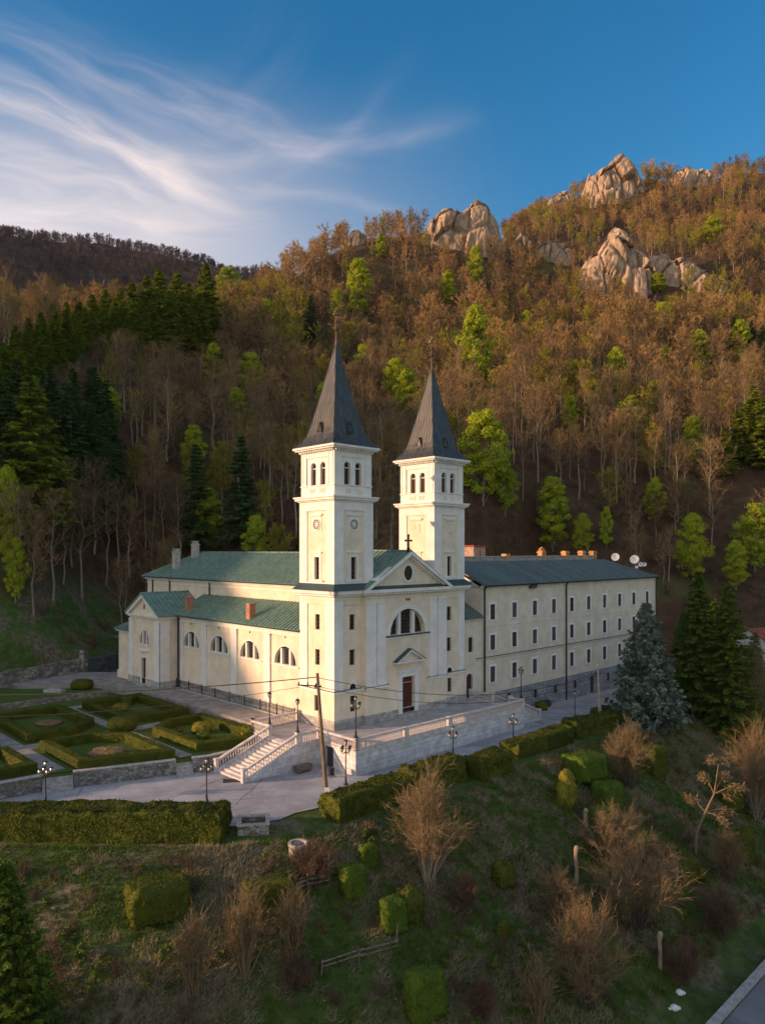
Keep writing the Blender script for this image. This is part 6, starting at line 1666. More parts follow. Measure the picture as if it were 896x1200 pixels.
def bare_tree(seed, H=14, np_=20, ns=4, nt_=8, tw=.05, tl=1.1, spread=.30, sides=5, low=.32, rounder=0.0, rt=None):
    """(trunk V,T), (twig V,T)"""
    rng = np.random.default_rng(seed); wd, tg = NB(), NB()
    rt = rt or H*.012
    pts = [np.array([0,0,-.5])]; lean = rng.normal(size=2)*.02*H
    K = 6
    for i in range(1,K+1): t = i/K; pts.append(np.array([lean[0]*t*t+rng.normal()*.012*H*(t<1), lean[1]*t*t+rng.normal()*.012*H, H*.93*t]))
    for i in range(K): wd.seg(pts[i],pts[i+1],rt*(1-i/K*.85),rt*(1-(i+1)/K*.85),sides)
    TP, TD_ = [], []
    for k in range(np_):
        t = low+(1-low)*((k+rng.random())/np_); f = t*K; i = min(K-1,int(f)); p = pts[i]+(pts[i+1]-pts[i])*(f-i)
        az = k*2.4+rng.normal()*.5; el = rng.uniform(.45,.95)+t*.25
        d = np.array([math.cos(az)*math.cos(el),math.sin(az)*math.cos(el),math.sin(el)])
        prof = math.sin(math.pi*min(1,max(0,(t-low)/(1-low)))**.75*.85+.35)
        L = H*spread*(.35+.75*max(.1,prof))*rng.uniform(.8,1.2)
        r = rt*.4*(1-t*.6); q = p
        for j in range(3):
            d2 = unit(d+np.array([0,0,.18*j])+rng.normal(size=3)*.12); q2 = q+d2*L/3
            (wd if j < 2 else tg).seg(q,q2,r*(1-j*.3),r*(.7-j*.3),3)
            for s_ in range(ns):
                b0 = q+(q2-q)*rng.random(); d3 = unit(d2+rng.normal(size=3)*.55+np.array([0,0,.15])); L3 = L*.33*rng.uniform(.6,1.2)
                b1 = b0+d3*L3; tg.seg(b0,b1,r*.22,r*.08,3)
                n = nt_; tt = rng.random((n,1)); TP.append(b0+(b1-b0)*tt); TD_.append(unit(d3+rng.normal(size=(n,3))*.6+np.array([0,0,.15])))
            q = q2; d = d2
    TP = np.concatenate(TP); TD_ = np.concatenate(TD_); n = len(TP)
    tg.add(*slivers(rng, TP, TD_, tl*rng.uniform(.5,1.3,n), np.full(n,tw)))
    return wd.out(), tg.out()
def conifer(seed, H=15, R=3.2, nw=30, nb=9, droop=.25, low=.06, spray=.5, dense=6, upt=.15):
    rng = np.random.default_rng(seed); wd = NB(); lf = []
    wd.seg(np.array([0,0,-.5]), np.array([0,0,H*.97]), H*.016, .03, 6)
    P, D, L, W = [], [], [], []
    for k in range(nw):
        t = low+(1-low)*(k/nw)**.92; z = H*t
        Lk = R*(1-t)**.8*rng.uniform(.85,1.1)+.12
        n = max(4,int(nb*(1-t*.4)))
        for j in range(n):
            az = rng.random()*6.283; l = Lk*rng.uniform(.7,1.15)
            d = np.array([math.cos(az),math.sin(az),0.0])
            s = np.linspace(.12,1,dense+1)
            el = .25-droop*1.2*s+upt*s*s*1.5 - .15*(1-t)
            pts = np.array([0,0,z])+d*(s[:,None]*l)+np.array([0,0,1.0])*(el*l*s)[:,None]
            if l > .8: wd.seg(np.array([0,0,z]), pts[-2], .035, .012, 3)
            for i in range(dense+1):
                side = np.array([-d[1],d[0],0])
                for sg in (-1,1):
                    for rep in range(2):
                        dd = d*rng.uniform(.3,.9)+side*sg*rng.uniform(.5,1.0)+np.array([0,0,rng.uniform(-.55,.1)])
                        P.append(pts[i]+rng.normal(size=3)*.05); D.append(unit(dd)); L.append(spray*(.55+.6*(1-s[i]))*(.4+.6*l/R)*rng.uniform(.7,1.2)+.12); W.append(spray*.42*(.5+.5*l/R)+.04)
    P = np.array(P); D = np.array(D)
    V, T = slivers(rng, P, D, np.array(L), np.array(W))
    # give each spray a second, crossed face for body
    V2, T2 = slivers(rng, P, unit(D+rng.normal(size=D.shape)*.3), np.array(L)*.8, np.array(W))
    return wd.out(), (np.concatenate([V,V2]), np.concatenate([T,T2+len(V)]))
def leafy(seed, H=13, R=3.6, ncl=46, nl=95, leaf=.34, low=.25):
    rng = np.random.default_rng(seed); wd = NB(); K = 5
    pts = [np.array([0,0,-.5])]
    for i in range(1,K+1): pts.append(np.array([rng.normal()*.02*H*i/K,rng.normal()*.02*H*i/K,H*.9*i/K]))
    for i in range(K): wd.seg(pts[i],pts[i+1],H*.013*(1-i/K*.85),H*.013*(1-(i+1)/K*.85),5)
    VV = []; TT = []; off = 0
    for c in range(ncl):
        t = rng.random()**.8; z = H*(low+(1-low)*t); rr = R*math.sin(math.pi*(.12+.83*t)**.9)**.8*rng.uniform(.25,1.0)
        az = rng.random()*6.283; ctr = np.array([math.cos(az)*rr,math.sin(az)*rr,z])
        f = max(0,min(K-1.01,(z-H*.12)/(H*.9)*K)); i = int(f); b0 = pts[i]+(pts[i+1]-pts[i])*(f-i)
        wd.seg(b0, ctr, .06, .02, 3)
        r = R*.30*rng.uniform(.6,1.2); n = int(nl*rng.uniform(.6,1.3))
        q = unit(rng.normal(size=(n,3)))*np.array([1,1,.55])*r*rng.random((n,1))**.4; p = ctr+q
        V, T = cards(p, unit(q+np.array([0,0,.4*r])), leaf, rng); VV.append(V); TT.append(T+off); off += len(V)
    return wd.out(), (np.concatenate(VV), np.concatenate(TT))
def shrub(seed, H=3, R=2, stems=14, sub=7, tw=6, width=.03, up=.9, tl=.5):
    rng = np.random.default_rng(seed); wd, tg = NB(), NB(); TP, TD_ = [], []
    for k in range(stems):
        az = rng.random()*6.283; q = rng.random()**.7
        tip = np.array([math.cos(az)*R*q, math.sin(az)*R*q, H*(1-.45*q*q)*rng.uniform(.75,1.05)*up])
        p0 = np.array([rng.normal()*.08*R,rng.normal()*.08*R,-.3]); mid = p0*.5+tip*.5+np.array([0,0,H*.06])+rng.normal(size=3)*.05*H
        wd.seg(p0,mid,width*1.6,width,4); wd.seg(mid,tip,width,width*.3,3)
        for j in range(sub):
            s = rng.uniform(.25,1); b0 = p0+(mid-p0)*min(1,s*2) if s < .5 else mid+(tip-mid)*(s*2-1)
            d = unit(unit(tip-p0)+rng.normal(size=3)*.5+np.array([0,0,.15])); l = H*.3*rng.uniform(.5,1.1); b1 = b0+d*l
            tg.seg(b0,b1,width*.45,width*.2,3)
            n = tw; TP.append(b0+(b1-b0)*rng.random((n,1))); TD_.append(unit(d+rng.normal(size=(n,3))*.5))
    TP = np.concatenate(TP); TD_ = np.concatenate(TD_); n = len(TP)
    tg.add(*slivers(rng, TP, TD_, tl*rng.uniform(.5,1.3,n), np.full(n,width*.9)))
    return wd.out(), tg.out()
def meshes(name_a, name_b, gen, ma, mb_):
    (a, b_) = gen; return bigmesh(name_a, *a, ma), bigmesh(name_b, *b_, mb_)
def place(name, pair, x, y, z, s, rz, label, cat, group=None, sz=None, names=('trunk','crown')):
    o = empty(name, (x,y,z), rz, label, cat, group); o.scale = (s,s,sz or s)
    link(names[0], pair[0], o); link(names[1], pair[1], o); return o

# ------------------------------------------------------------------ single trees near the buildings
def at_px(px, py, y0=30, y1=900):
    g_ = ground_at(px, py, y0, y1); return g_
# blue spruce
uS, vS = W2L(*PZ(757,868,-3.3)[:2]); 
p = PZ(757,866,-4.2); zg = hz(p[0],p[1])
hS = HC-(706-HY)/F*p[1]-zg
sp_pair = meshes('trunk','crown', conifer(501, hS, 4.1, 42, 15, .22, .03, .85, 9, .3), m_bark, m_blue)
place('spruce', sp_pair, p[0], p[1], zg, 1, 0, 'large blue-grey spruce in front of the right end of the monastery', 'conifer')
dk = [meshes('trunk','crown', conifer(510+i, 19, 4.6, 40, 12, .28, .03, .8, 7, .12), m_bark, m_conif) for i in range(2)]
for i, (px, pt, pb, Y, lab) in enumerate(((818,668,850,92,'tall dark green conifer just behind the blue spruce'),(853,684,850,90,'dark green conifer right of the tallest one behind the blue spruce'),(836,700,840,99,'shorter dark conifer filled in behind the pair'),(884,740,860,97,'low dark conifer at the right edge by the red-roofed house'),(800,715,840,104,'dark conifer rising behind the blue spruce'))):
    x = (px-HX)/F*Y; zg = hz(x,Y); H = HC-(pt-HY)/F*Y-zg
    s = H/19; place('conifer', dk[i%2], x, Y, zg, s*1.0, i*1.3, lab, 'conifer', 'dark conifers right of the monastery', s)
# near conifer at the bottom left
g_ = at_px(15,1190); dkl = meshes('trunk','crown', conifer(530, 11.0, 3.1, 44, 17, .3, .02, .5, 9, .25), m_bark, m_conif)
g2 = (-18.8, 36.2); place('conifer', dkl, g2[0], g2[1], hz(*g2), 1.0, 0, 'dark feathery conifer closest to the camera at the lower left', 'conifer')
# bare shrubs and small trees on the slope: px, foot py, width, height, kind, label
SH = [
 (500,1034,100,118,'tree','wide bare shrub with radiating pale branches under the taller hedge block'),
 (737,925,52,68,'dense','round bare brown shrub beside the clipped cube bush'),
 (718,1012,84,62,'gold','golden brown brush around the tall stump'),
 (745,1090,100,95,'gold','largest twiggy brown shrub low on the right slope'),
 (690,1180,80,110,'gold','open dry shrub at the bottom right of centre'),
 (853,1036,30,56,'gold','small golden wind-bent shrub near the right edge'),
 (843,1098,44,58,'red','reddish bushy shrub above the lower road'),
 (800,1155,44,55,'red','reddish shrub next to the pale litter by the road'),
 (228,1165,36,92,'reed','tuft of tall straw-coloured stems on the lower left slope'),
 (287,1145,60,110,'reed','dense stand of tall dry stems in front of the clipped bush'),
 (345,1120,46,80,'reed','thin dry stems left of the broken rail fence'),
 (543,1065,36,40,'red','small rusty shrub right of the radiating bare shrub'),
 (365,1035,66,48,'red','rusty mound of brush below the well ring'),
 (630,1195,46,70,'reed','dry stems at the bottom edge right of the nearest clipped bush'),
 (566,1195,30,46,'red','low rusty shrub at the bottom edge'),
 (345,1160,50,40,'red','low dark brush under the broken rail fence'),
 (770,1040,50,50,'gold','low golden shrub between the brush and the crooked tree'),
 (655,1085,50,60,'gold','sparse dry shrub in the middle of the right slope'),
 (885,960,50,110,'tree','tall bare bush at the right edge beneath the dark conifers'),
 (880,870,50,110,'tree','bare branching tree before the red-roofed house')]
for i, (px, py, w, h, kd, lab) in enumerate(SH):
    g_ = at_px(px, min(py, 1215)); s = g_[1]/F; h *= 1.0; w *= (1.0 if i else .85); H = h*s; R = w*s/2
    if kd == 'tree': gen = shrub(600+i,H,R,34,13,12,.03,1.0,H*.13); mt = (m_palebark, m_drytwig)
    elif kd == 'dense': gen = shrub(600+i,H,R,40,14,14,.022,1.0,H*.12); mt = (m_bark, m_drytwig)
    elif kd == 'gold': gen = shrub(600+i,H,R*1.05,38,14,13,.026,1.0,H*.14); mt = (m_bark, m_drytwig)
    elif kd == 'red': gen = shrub(600+i,H,R,30,12,12,.02,.9,H*.2); mt = (m_bark, m_redtwig)
    else: gen = shrub(600+i,H,R*.9,44,6,5,.03,1.0,H*.12); mt = (m_drytwig, m_drytwig)
    pr = meshes('stems','twigs',gen,*mt)
    place('bare_shrub', pr, g_[0], g_[1], g_[2], 1, 0, lab, 'shrub', 'bare shrubs on the slope', names=('stems','twigs'))
# crooked golden tree
g_ = at_px(815,1000); s = g_[1]/F
rngc = np.random.default_rng(77); wd, tg = NB(), NB()
ctrl = [np.array([0,0,-.3]),np.array([.05,0,1.7]),np.array([.9,.2,3.4]),np.array([1.6,.1,5.0]),np.array([1.9,0,7.4])]
ctrl = [c*s*105/7.6 for c in ctrl]; k_ = s*105/7.6
for i in range(4): wd.seg(ctrl[i],ctrl[i+1],(.16-.03*i)*k_,(.13-.03*i)*k_,6)
TP, TD_ = [], []
for j, (st, en) in enumerate([(1,(-1.3,0,3.0)),(2,(3.3,.4,3.3)),(2,(-.6,.6,4.6)),(3,(3.9,-.4,5.7)),(3,(2.8,.4,6.5)),(3,(.6,.2,6.6)),(4,(2.6,0,7.8)),(4,(1.2,0,7.9)),(3,(3.4,.6,4.5)),(2,(2.4,-.6,2.6))]):
    b0 = ctrl[st]; b1 = np.array(en)*k_; mid = (b0+b1)/2+np.array([0,0,.3*k_]); wd.seg(b0,mid,.06*k_,.045*k_,4); wd.seg(mid,b1,.045*k_,.02*k_,4)
    n = 260; t = rngc.random((n,1))**.7; TP.append(mid+(b1-mid)*t+rngc.normal(size=(n,3))*.16*k_); TD_.append(unit(rngc.normal(size=(n,3))+np.array([0,0,-.3])))
TP = np.concatenate(TP); TD_ = np.concatenate(TD_); tg.add(*slivers(rngc,TP,TD_,rngc.uniform(.15,.45,len(TP)),np.full(len(TP),.07)))
place('crooked_tree', meshes('trunk','crown',(wd.out(),tg.out()),m_drytwig,m_drytwig), *g_, 1, 0, 'crooked leaning tree with golden tufts on the right slope', 'tree')
# stumps
for i, (px, py, h, lab) in enumerate(((675,1036,42,'tall pale pollarded stump at the left of the golden brush'),(686,976,26,'short pale stump behind the golden brush'),(773,1135,40,'ochre stump under the largest twiggy shrub'),(793,1030,24,'thin pale stump before the dark clipped bush'))):
    g_ = at_px(px, py); s = g_[1]/F; H = h*s; b = MB(); rr = .16
    b.tube([(0,0,-.3),(.03,0,H*.4),(-.04,.02,H*.8),(.02,0,H)],[rr*1.1,rr*.85,rr*.9,rr*1.25],8); b.ball((.02,0,H),rr*1.2,8)
    b.seg((0,0,H*.85),(.22,.1,H*.98),.07,.05,5); b.seg((0,0,H*.8),(-.2,.0,H*.95),.06,.04,5)
    o = b.build('tree_stump', m_palebark); o.location = g_; tag(o, lab, 'tree stump', 'pollarded stumps on the slope')
# broken rail fences
def rail(p0, p1, lab, extra):
    a = at_px(*p0); b_ = at_px(*p1); o = empty('rail_fence', a, 0, lab, 'fence', 'broken wooden rails on the slope')
    A = Vector(a); B = Vector(b_); d = B-A
    for k, (f, h) in enumerate(extra):
        m = MB(); c = d*f; c.z = hz(A.x+c.x, A.y+c.y)-A.z; m.seg(c+Vector((0,0,-.3)), c+Vector((.08*(-1)**k,.05,h)), .07, .05, 6); m.build('post', m_oldwood, o)
    for k, z in enumerate((.45,.75)):
        m = MB(); m.seg(Vector((0,0,z-.05*k)), d*.55+Vector((0,0,z+.1)), .05,.05,5); m.seg(d*.5+Vector((0,0,z+.02)), d+Vector((0,0,z)), .05,.045,5); m.build('rail', m_oldwood, o)
rail((376,1143),(464,1118),'broken wooden rail fence with a tall end post above the nearest clipped bush',((0,.8),(.5,1.0),(1,1.7)))
rail((346,1050),(384,1040),'short broken rail fence by the rusty brush below the well',((0,.7),(.4,1.1),(1,1.5)))
for px, py, lab in ((796,1166,'white plastic sack dumped beside the lower road'),(790,1184,'white crumpled sheet with orange scrap just below the sack')):
    g_ = at_px(px, py); b = MB(); b.ball((0,0,.15),.28,8,sq=.7); b.ball((.25,.05,.1),.18,8,sq=.6)
    if 'orange' in lab: b.ball((-.35,-.05,.08),.12,6)
    o = b.build('litter', m_whitew); o.location = g_; tag(o, lab, 'litter', 'pale litter by the road')
# ------------------------------------------------------------------ rock crags on the mountain
def crag(prof, base, depth_k, label, seed, push=0.0):
    """prof: picture outline of the crest, turned into real width, height and thickness at the distance of its foot"""
    cx = sum(p[0] for p in prof)/len(prof); g_ = ground_at(cx, base, 100, 900); Y = g_[1]+push; s = Y/F
    xs = [(p[0]-HX)*s for p in prof]; zs = [HC-(p[1]-HY)*s for p in prof]
    xs = np.array(xs); zs = np.array(zs); z0 = HC-(base-HY)*s-6
    n = 120; m_ = 90; X = np.linspace(xs[0]-1.5, xs[-1]+1.5, n); top = np.interp(X, xs, zs)
    top[0] = z0+3; top[-1] = z0+3
    W = (xs[-1]-xs[0]); D = max(5, W*depth_k)
    V = []
    for i in range(n):
        a = np.linspace(0, math.pi, m_)
        e = min(1, 3.0*min(i, n-1-i)/(n-1)+.25)
        yy = -np.cos(a)*D*e; yy = np.sign(yy)*np.abs(yy)**.9
        zz = z0+(top[i]-z0)*np.sin(a)**.42
        V.append(np.stack([np.full(m_, X[i]), Y+D*.6+yy, zz], 1))
    V = np.array(V); flat = V.reshape(-1,3).copy()
    def tn(sc_, sd): return (vnoise(flat[:,0]/sc_+sd, flat[:,2]/(sc_*1.8)+flat[:,1]/sc_*.7, sd)-.5)
    rg = np.random.default_rng(seed); base_s = max(2.2, min(W*.13, 6.5)); off = np.zeros(len(flat)); up_ = np.zeros(len(flat))
    crest = np.tile(np.sin(np.linspace(0,math.pi,m_)), n); tot_s = 0
    for lv_, (sc_, am) in enumerate(((base_s*1.5,.75),(base_s*.62,.42),(base_s*.28,.26))):
        P_ = flat/np.array([sc_,sc_*1.1,sc_*1.9]); P_[:,0] += .35*P_[:,2]*(1 if seed%2 else -1)
        lo, hi = P_.min(0)-.5, P_.max(0)+.5; ns_ = int(min(900, np.prod(hi-lo)*.9)); sd = rg.uniform(lo,hi,(ns_,3)); rv = rg.random((ns_,2))
        for i0 in range(0, len(P_), 2500):
            d2 = ((P_[i0:i0+2500,None,:]-sd[None])**2).sum(2); o2 = np.argpartition(d2,1,axis=1)[:,:2]; dd_ = np.sqrt(np.take_along_axis(d2,o2,1)); c0 = np.where(dd_[:,0] < dd_[:,1], o2[:,0], o2[:,1]); gap = np.abs(dd_[:,0]-dd_[:,1])
            e_ = sstep(0,.22,gap); off[i0:i0+2500] += sc_*am*((rv[c0,0]-.5)*1.0+.35*e_); up_[i0:i0+2500] += sc_*am*(rv[c0,1]-.6)*.55
    flat[:,1] -= off*np.clip(1-np.repeat(np.abs(np.linspace(-1,1,n))**6,m_),.2,1); flat[:,2] += up_*crest
    idx = np.arange(n*m_).reshape(n,m_); a = idx[:-1,:-1].ravel(); b_ = idx[1:,:-1].ravel(); c = idx[1:,1:].ravel(); dd = idx[:-1,1:].ravel()
    T = np.concatenate([np.stack([a,b_,c],1),np.stack([a,c,dd],1)])
    org = np.array([(xs[0]+xs[-1])/2, Y, z0])
    o = link('rock_crag', bigmesh('rock_crag', flat-org, T, m_rock)); o.location = org
    return tag(o, label, 'crag', 'limestone crags on the mountain')
CR = [
 ([(492,282),(497,262),(505,252),(520,242),(540,240),(558,230),(572,236),(585,252),(590,280)],291,.32,'broad pale cliff with a wooded top left of the other crags'),
 ([(688,215),(694,198),(704,194),(715,190),(722,181),(733,177),(743,186),(750,200),(760,215)],233,.35,'highest crag with a knobbly summit on the skyline'),
 ([(787,208),(795,195),(806,191),(815,196),(832,201),(846,209)],217,.3,'low crag on the skyline right of the highest one'),
 ([(684,322),(692,298),(700,292),(708,280),(716,268),(723,260),(733,268),(743,280),(757,290),(768,312),(778,340)],342,.3,'large pointed pale crag in the middle of the slope'),
 ([(626,296),(634,284),(648,279),(660,282),(672,290),(678,304)],309,.35,'rounded pale crag left of the large pointed one'),
 ([(638,240),(646,230),(656,224),(664,222),(671,234)],246,.4,'small crag between the broad cliff and the highest crag'),
 ([(768,298),(780,296),(792,304),(806,302),(820,312),(840,320),(862,330)],334,.25,'low broken crag trailing right of the large pointed one'),
 ([(683,312),(690,302),(698,308),(706,304),(716,316),(728,330)],331,.3,'small crag at the left foot of the large pointed one'),
 ([(404,280),(412,268),(420,266),(430,276)],286,.4,'small grey outcrop at the far left of the crags'),
 ([(602,285),(610,272),(618,276),(624,286)],292,.4,'tiny outcrop beside the broad wooded cliff')]
for i, c in enumerate(CR): crag(*c, 100+i*7)

# ------------------------------------------------------------------ the wood on the mountain
rngf = np.random.default_rng(2024)
def proj(x, y, z): return HX+x/y*F, HY-(z-HC)/y*F
def hidden(px, tip, Y):
    """fully behind the church or the monastery"""
    if 135 < px < 350 and tip > 688: return True
    if 350 < px < 437 and tip > 525: return True
    if 466 < px < 546 and tip > 540: return True
    if 437 <= px <= 466 and tip > 655: return True
    if 546 < px < 768 and tip > 668: return True
    return False
def in_clearing(px, py, Y):
    if 545 < px < 645 and py > 622 and Y < 150: return True
    if px < 135 and py > 712: return True
    if 768 <= px and py > 735: return True
    if 95 < px < 175 and 665 < py < 700: return True
    return False
def crag_zone(px, py):
    for pr, base, *_ in CR:
        xs = [p[0] for p in pr]; ys = [p[1] for p in pr]
        if min(xs)-1 < px < max(xs)+1:
            top = np.interp(px, xs, ys)
            if top+7 < py < base+1: return True
    return False
def spring(px, tip, hp, seed_i, lab, w=1.0, mat_pairs=None):
    g_ = ground_at(px, tip+hp, 90, 900); s = g_[1]/F; H = hp*s
    return g_, H
leaf_pairs = [meshes('trunk','crown',leafy(700+i, 13, 3.5+.35*i, 120, 120, .27, .12),m_palebark,m_spring) for i in range(4)]
SPR = [(420,312,62,1.0,'bright spring-green tree on the slope above the left spire'),(524,322,36,1.0,'round yellow-green tree below the broad cliff'),
 (556,294,40,.8,'narrow bright green tree right under the broad cliff'),(425,411,52,.7,'light green tree beside the left spire'),
 (556,372,95,.85,'tall bright green tree up the slope right of the spires'),(478,440,56,1.1,'green tree touching the left of the right spire'),
 (566,494,95,1.0,'large green tree right behind the right belfry'),(592,545,58,.8,'green tree just right of the right tower'),
 (648,570,75,1.0,'tall green tree behind the middle of the monastery roof'),(722,413,48,1.0,'lone yellow-green tree high in the brown wood on the right'),
 (812,612,72,.9,'green tree beyond the right end of the monastery'),(682,608,42,.9,'small green tree left of the satellite dishes'),
 (710,600,44,.7,'small pointed green tree above the satellite dishes'),(738,470,44,1.3,'olive green tree on the right middle slope'),
 (8,560,100,.6,'yellow-green tree at the left edge before the dark wood'),(884,600,70,1.0,'green tree at the right edge beyond the monastery'),
 (249,408,40,1.2,'pale green tree among the bare ones on the left slope'),(128,458,40,1.2,'dull green tree at the top of the dark left wood'),
 (268,318,34,1.5,'yellow tree on the crest next to the tallest ridge conifer'),(512,505,60,.9,'green tree between the two towers'),
 (446,278,26,1.0,'small yellow-green tree on the skyline left of the broad cliff'),(862,640,52,.9,'olive tree by the dark conifers at the right'),
 (395,345,40,.8,'dim green tree left of the left spire tip'),(600,420,36,1.0,'dim olive tree in the middle of the slope'),
 (668,470,40,1.0,'olive budding tree below the tall pale trunks'),(770,322,22,1.6,'yellowish bushy tree under the low broken crag'),
 (835,258,30,1.4,'golden green tree high on the right slope'),(18,640,66,.6,'leafy tree on the grassy bank at the left edge')]
occupied = []
for i, (px, tip, hp, w, lab) in enumerate(SPR):
    g_, H = spring(px, tip, hp, i, lab); s = H/13
    place('green_tree', leaf_pairs[i%4], *g_, s*w, i*1.1, lab, 'green tree', 'trees in spring leaf on the mountain', s*1.12); occupied.append((g_[0],g_[1],4.5)); occupied.append((g_[0]*(g_[1]-8)/g_[1],g_[1]-8,5)); occupied.append((g_[0]*(g_[1]-15)/g_[1],g_[1]-15,4))
rs_ = np.random.default_rng(44); cnt = 0
while cnt < 22:
    px = rs_.uniform(140,890); tip = rs_.uniform(330,610)
    if 340 < px < 560 and tip > 480: continue
    hp = rs_.uniform(30,48)*(1+.6*(tip-330)/280); g_ = ground_at(px, tip+hp, 90, 700)
    if g_ is None or any((g_[0]-a)**2+(g_[1]-b_)**2 < 100 for a,b_,r in occupied): continue
    s = g_[1]/F*hp/13; place('green_tree', leaf_pairs[cnt%4], *g_, s*.9, cnt*1.3, 'small fresh green tree scattered among the bare brown trees', 'green tree', 'small fresh green trees scattered in the brown wood', s)
    occupied.append((g_[0],g_[1],3.5)); occupied.append((g_[0]*(g_[1]-8)/g_[1],g_[1]-8,3.5)); cnt += 1
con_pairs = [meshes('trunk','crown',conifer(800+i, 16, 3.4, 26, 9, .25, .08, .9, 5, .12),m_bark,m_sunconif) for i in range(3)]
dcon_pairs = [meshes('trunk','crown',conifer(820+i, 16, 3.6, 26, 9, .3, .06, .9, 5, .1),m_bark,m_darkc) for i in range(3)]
CON = [(241,308,82,0,'tallest conifer on the left ridge against the far hill'),(208,318,62,0,'conifer on the ridge left of the tallest one'),(186,313,66,0,'pointed conifer in the middle of the ridge row'),
 (172,322,60,0,''),(155,330,58,0,''),(140,336,60,0,''),(124,338,66,0,''),(108,344,62,0,''),(93,352,62,0,''),(78,358,60,0,''),(62,368,58,0,''),(48,378,60,0,''),(33,388,60,0,''),(18,392,66,0,''),(4,400,70,0,''),(220,330,52,0,''),(165,338,56,0,''),
 (36,437,190,0,'big sunlit conifer standing before the dark wood at the left'),(76,445,150,1,'dark spruce right behind the big sunlit conifer'),(102,470,150,1,'dark spruce right of the big sunlit conifer'),(8,440,150,1,'dark spruce at the left edge'),
 (58,430,120,1,''),(86,430,100,1,''),(20,418,120,1,''),(118,500,110,1,''),
 (230,518,128,1,'dark spruce behind the nave roof, left one of the pair'),(283,508,134,1,'dark green spruce behind the nave roof, right one of the pair'),
 (882,450,96,0,'sunlit green conifer at the right edge of the slope'),(896,462,90,0,''),(864,478,62,0,''),(860,371,42,1,'dark conifer high at the right'),(880,374,46,1,''),(893,380,48,1,''),
 (848,500,60,0,''),(640,640,1,0,'x'),(364,345,60,1,'slim conifer left of the left spire'),(355,600,60,1,'')]
for q_ in range(22):
    pq = -4+q_*11.2+(q_*7%5); CON.append((pq, float(np.interp(pq,[0,50,100,150,200,250],[412,388,362,345,336,330]))+(q_*13%11), 70, 0, ''))
RY = lambda px: float(np.interp(px, [0,50,100,150,200,250,300], [142,182,215,230,248,268,300]))
for i, (px, tip, hp, dk_, lab) in enumerate(CON):
    if lab == 'x': continue
    if px < 260 and tip < 405:        # the row on the crest of the spur
        Y = RY(px)-(12 if i < 36 else 22); x = (px-HX)/F*Y; z = hz(x, Y); g_ = (x, Y, z); H = (HC-(tip-HY)/F*Y-z)/16; H = min(2.1, max(.75, H))
    else:
        g_ = ground_at(px, tip+hp, 90, 900); s = g_[1]/F; H = hp*s/16; H = H if H < 2.2 else 2.2
    lab2 = lab or ('dark conifer packed in the dark wood at the left' if dk_ and px < 300 else ('conifer in the row along the left ridge' if px < 300 else ('conifer in the clump at the right edge of the slope' if px > 600 else 'dark conifer among bare trees behind the left tower')))
    grp = 'conifers on the left ridge and wood' if px < 400 else 'conifers at the right edge of the slope'
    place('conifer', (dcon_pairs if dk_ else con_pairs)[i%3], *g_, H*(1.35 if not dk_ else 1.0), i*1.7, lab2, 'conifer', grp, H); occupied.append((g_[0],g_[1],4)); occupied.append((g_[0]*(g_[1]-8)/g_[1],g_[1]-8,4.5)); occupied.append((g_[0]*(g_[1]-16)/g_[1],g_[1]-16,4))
# more dark spruces closing up the wood at the left
rngd = np.random.default_rng(5); kk = 0
while kk < 34:
    px = rngd.uniform(-10,135); tip = rngd.uniform(425,600)-max(0,px-90)*.0
    if px > 70 and tip > 560: continue
    g_ = ground_at(px, tip+rngd.uniform(85,120), 90, 400)
    if g_ is None or any((g_[0]-a)**2+(g_[1]-b_)**2 < 9 for a,b_,r in occupied[::3]): kk += .2; continue
    if abs(px-36) < 16 and g_[1] < 118: kk += .2; continue
    H = (HC-(tip-HY)/F*g_[1]-g_[2])/16; H = min(1.6, max(.6, H))
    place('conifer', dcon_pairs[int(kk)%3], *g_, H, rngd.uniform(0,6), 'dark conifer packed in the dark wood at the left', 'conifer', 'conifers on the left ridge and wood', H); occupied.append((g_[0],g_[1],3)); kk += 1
# jittered positions over the whole visible mountain
def cand(y0, y1, step, xlim=.62):
    n = int((y1-y0)/step); out_ = []
    for j in range(n):
        Y = y0+(j+.5)*step; w = xlim*Y; m_ = int(2*w/step)
        out_.append(np.stack([np.linspace(-w,w,m_)+rngf.uniform(-.5,.5,m_)*step, np.full(m_,Y)+rngf.uniform(-.5,.5,m_)*step],1))
    return np.concatenate(out_)
C1 = np.concatenate([cand(97,300,4.9), cand(300,520,5.4)])
Z1 = height(C1[:,0], C1[:,1])
Hh = rngf.uniform(8.5,17.5,len(C1))*(1-.28*sstep(230,420,C1[:,1]))
PX = HX+C1[:,0]/C1[:,1]*F; PB = HY-(Z1-HC)/C1[:,1]*F; PT_ = HY-(Z1+Hh-HC)/C1[:,1]*F
lu_, lv_ = W2L(C1[:,0],C1[:,1])
vis = (PX > -25)&(PX < 921)&(Z1 > 3.2)&~((lu_ < 72)&(lu_ > 20)&(lv_ < 31))&~((lu_ <= 20)&(lv_ < 53))
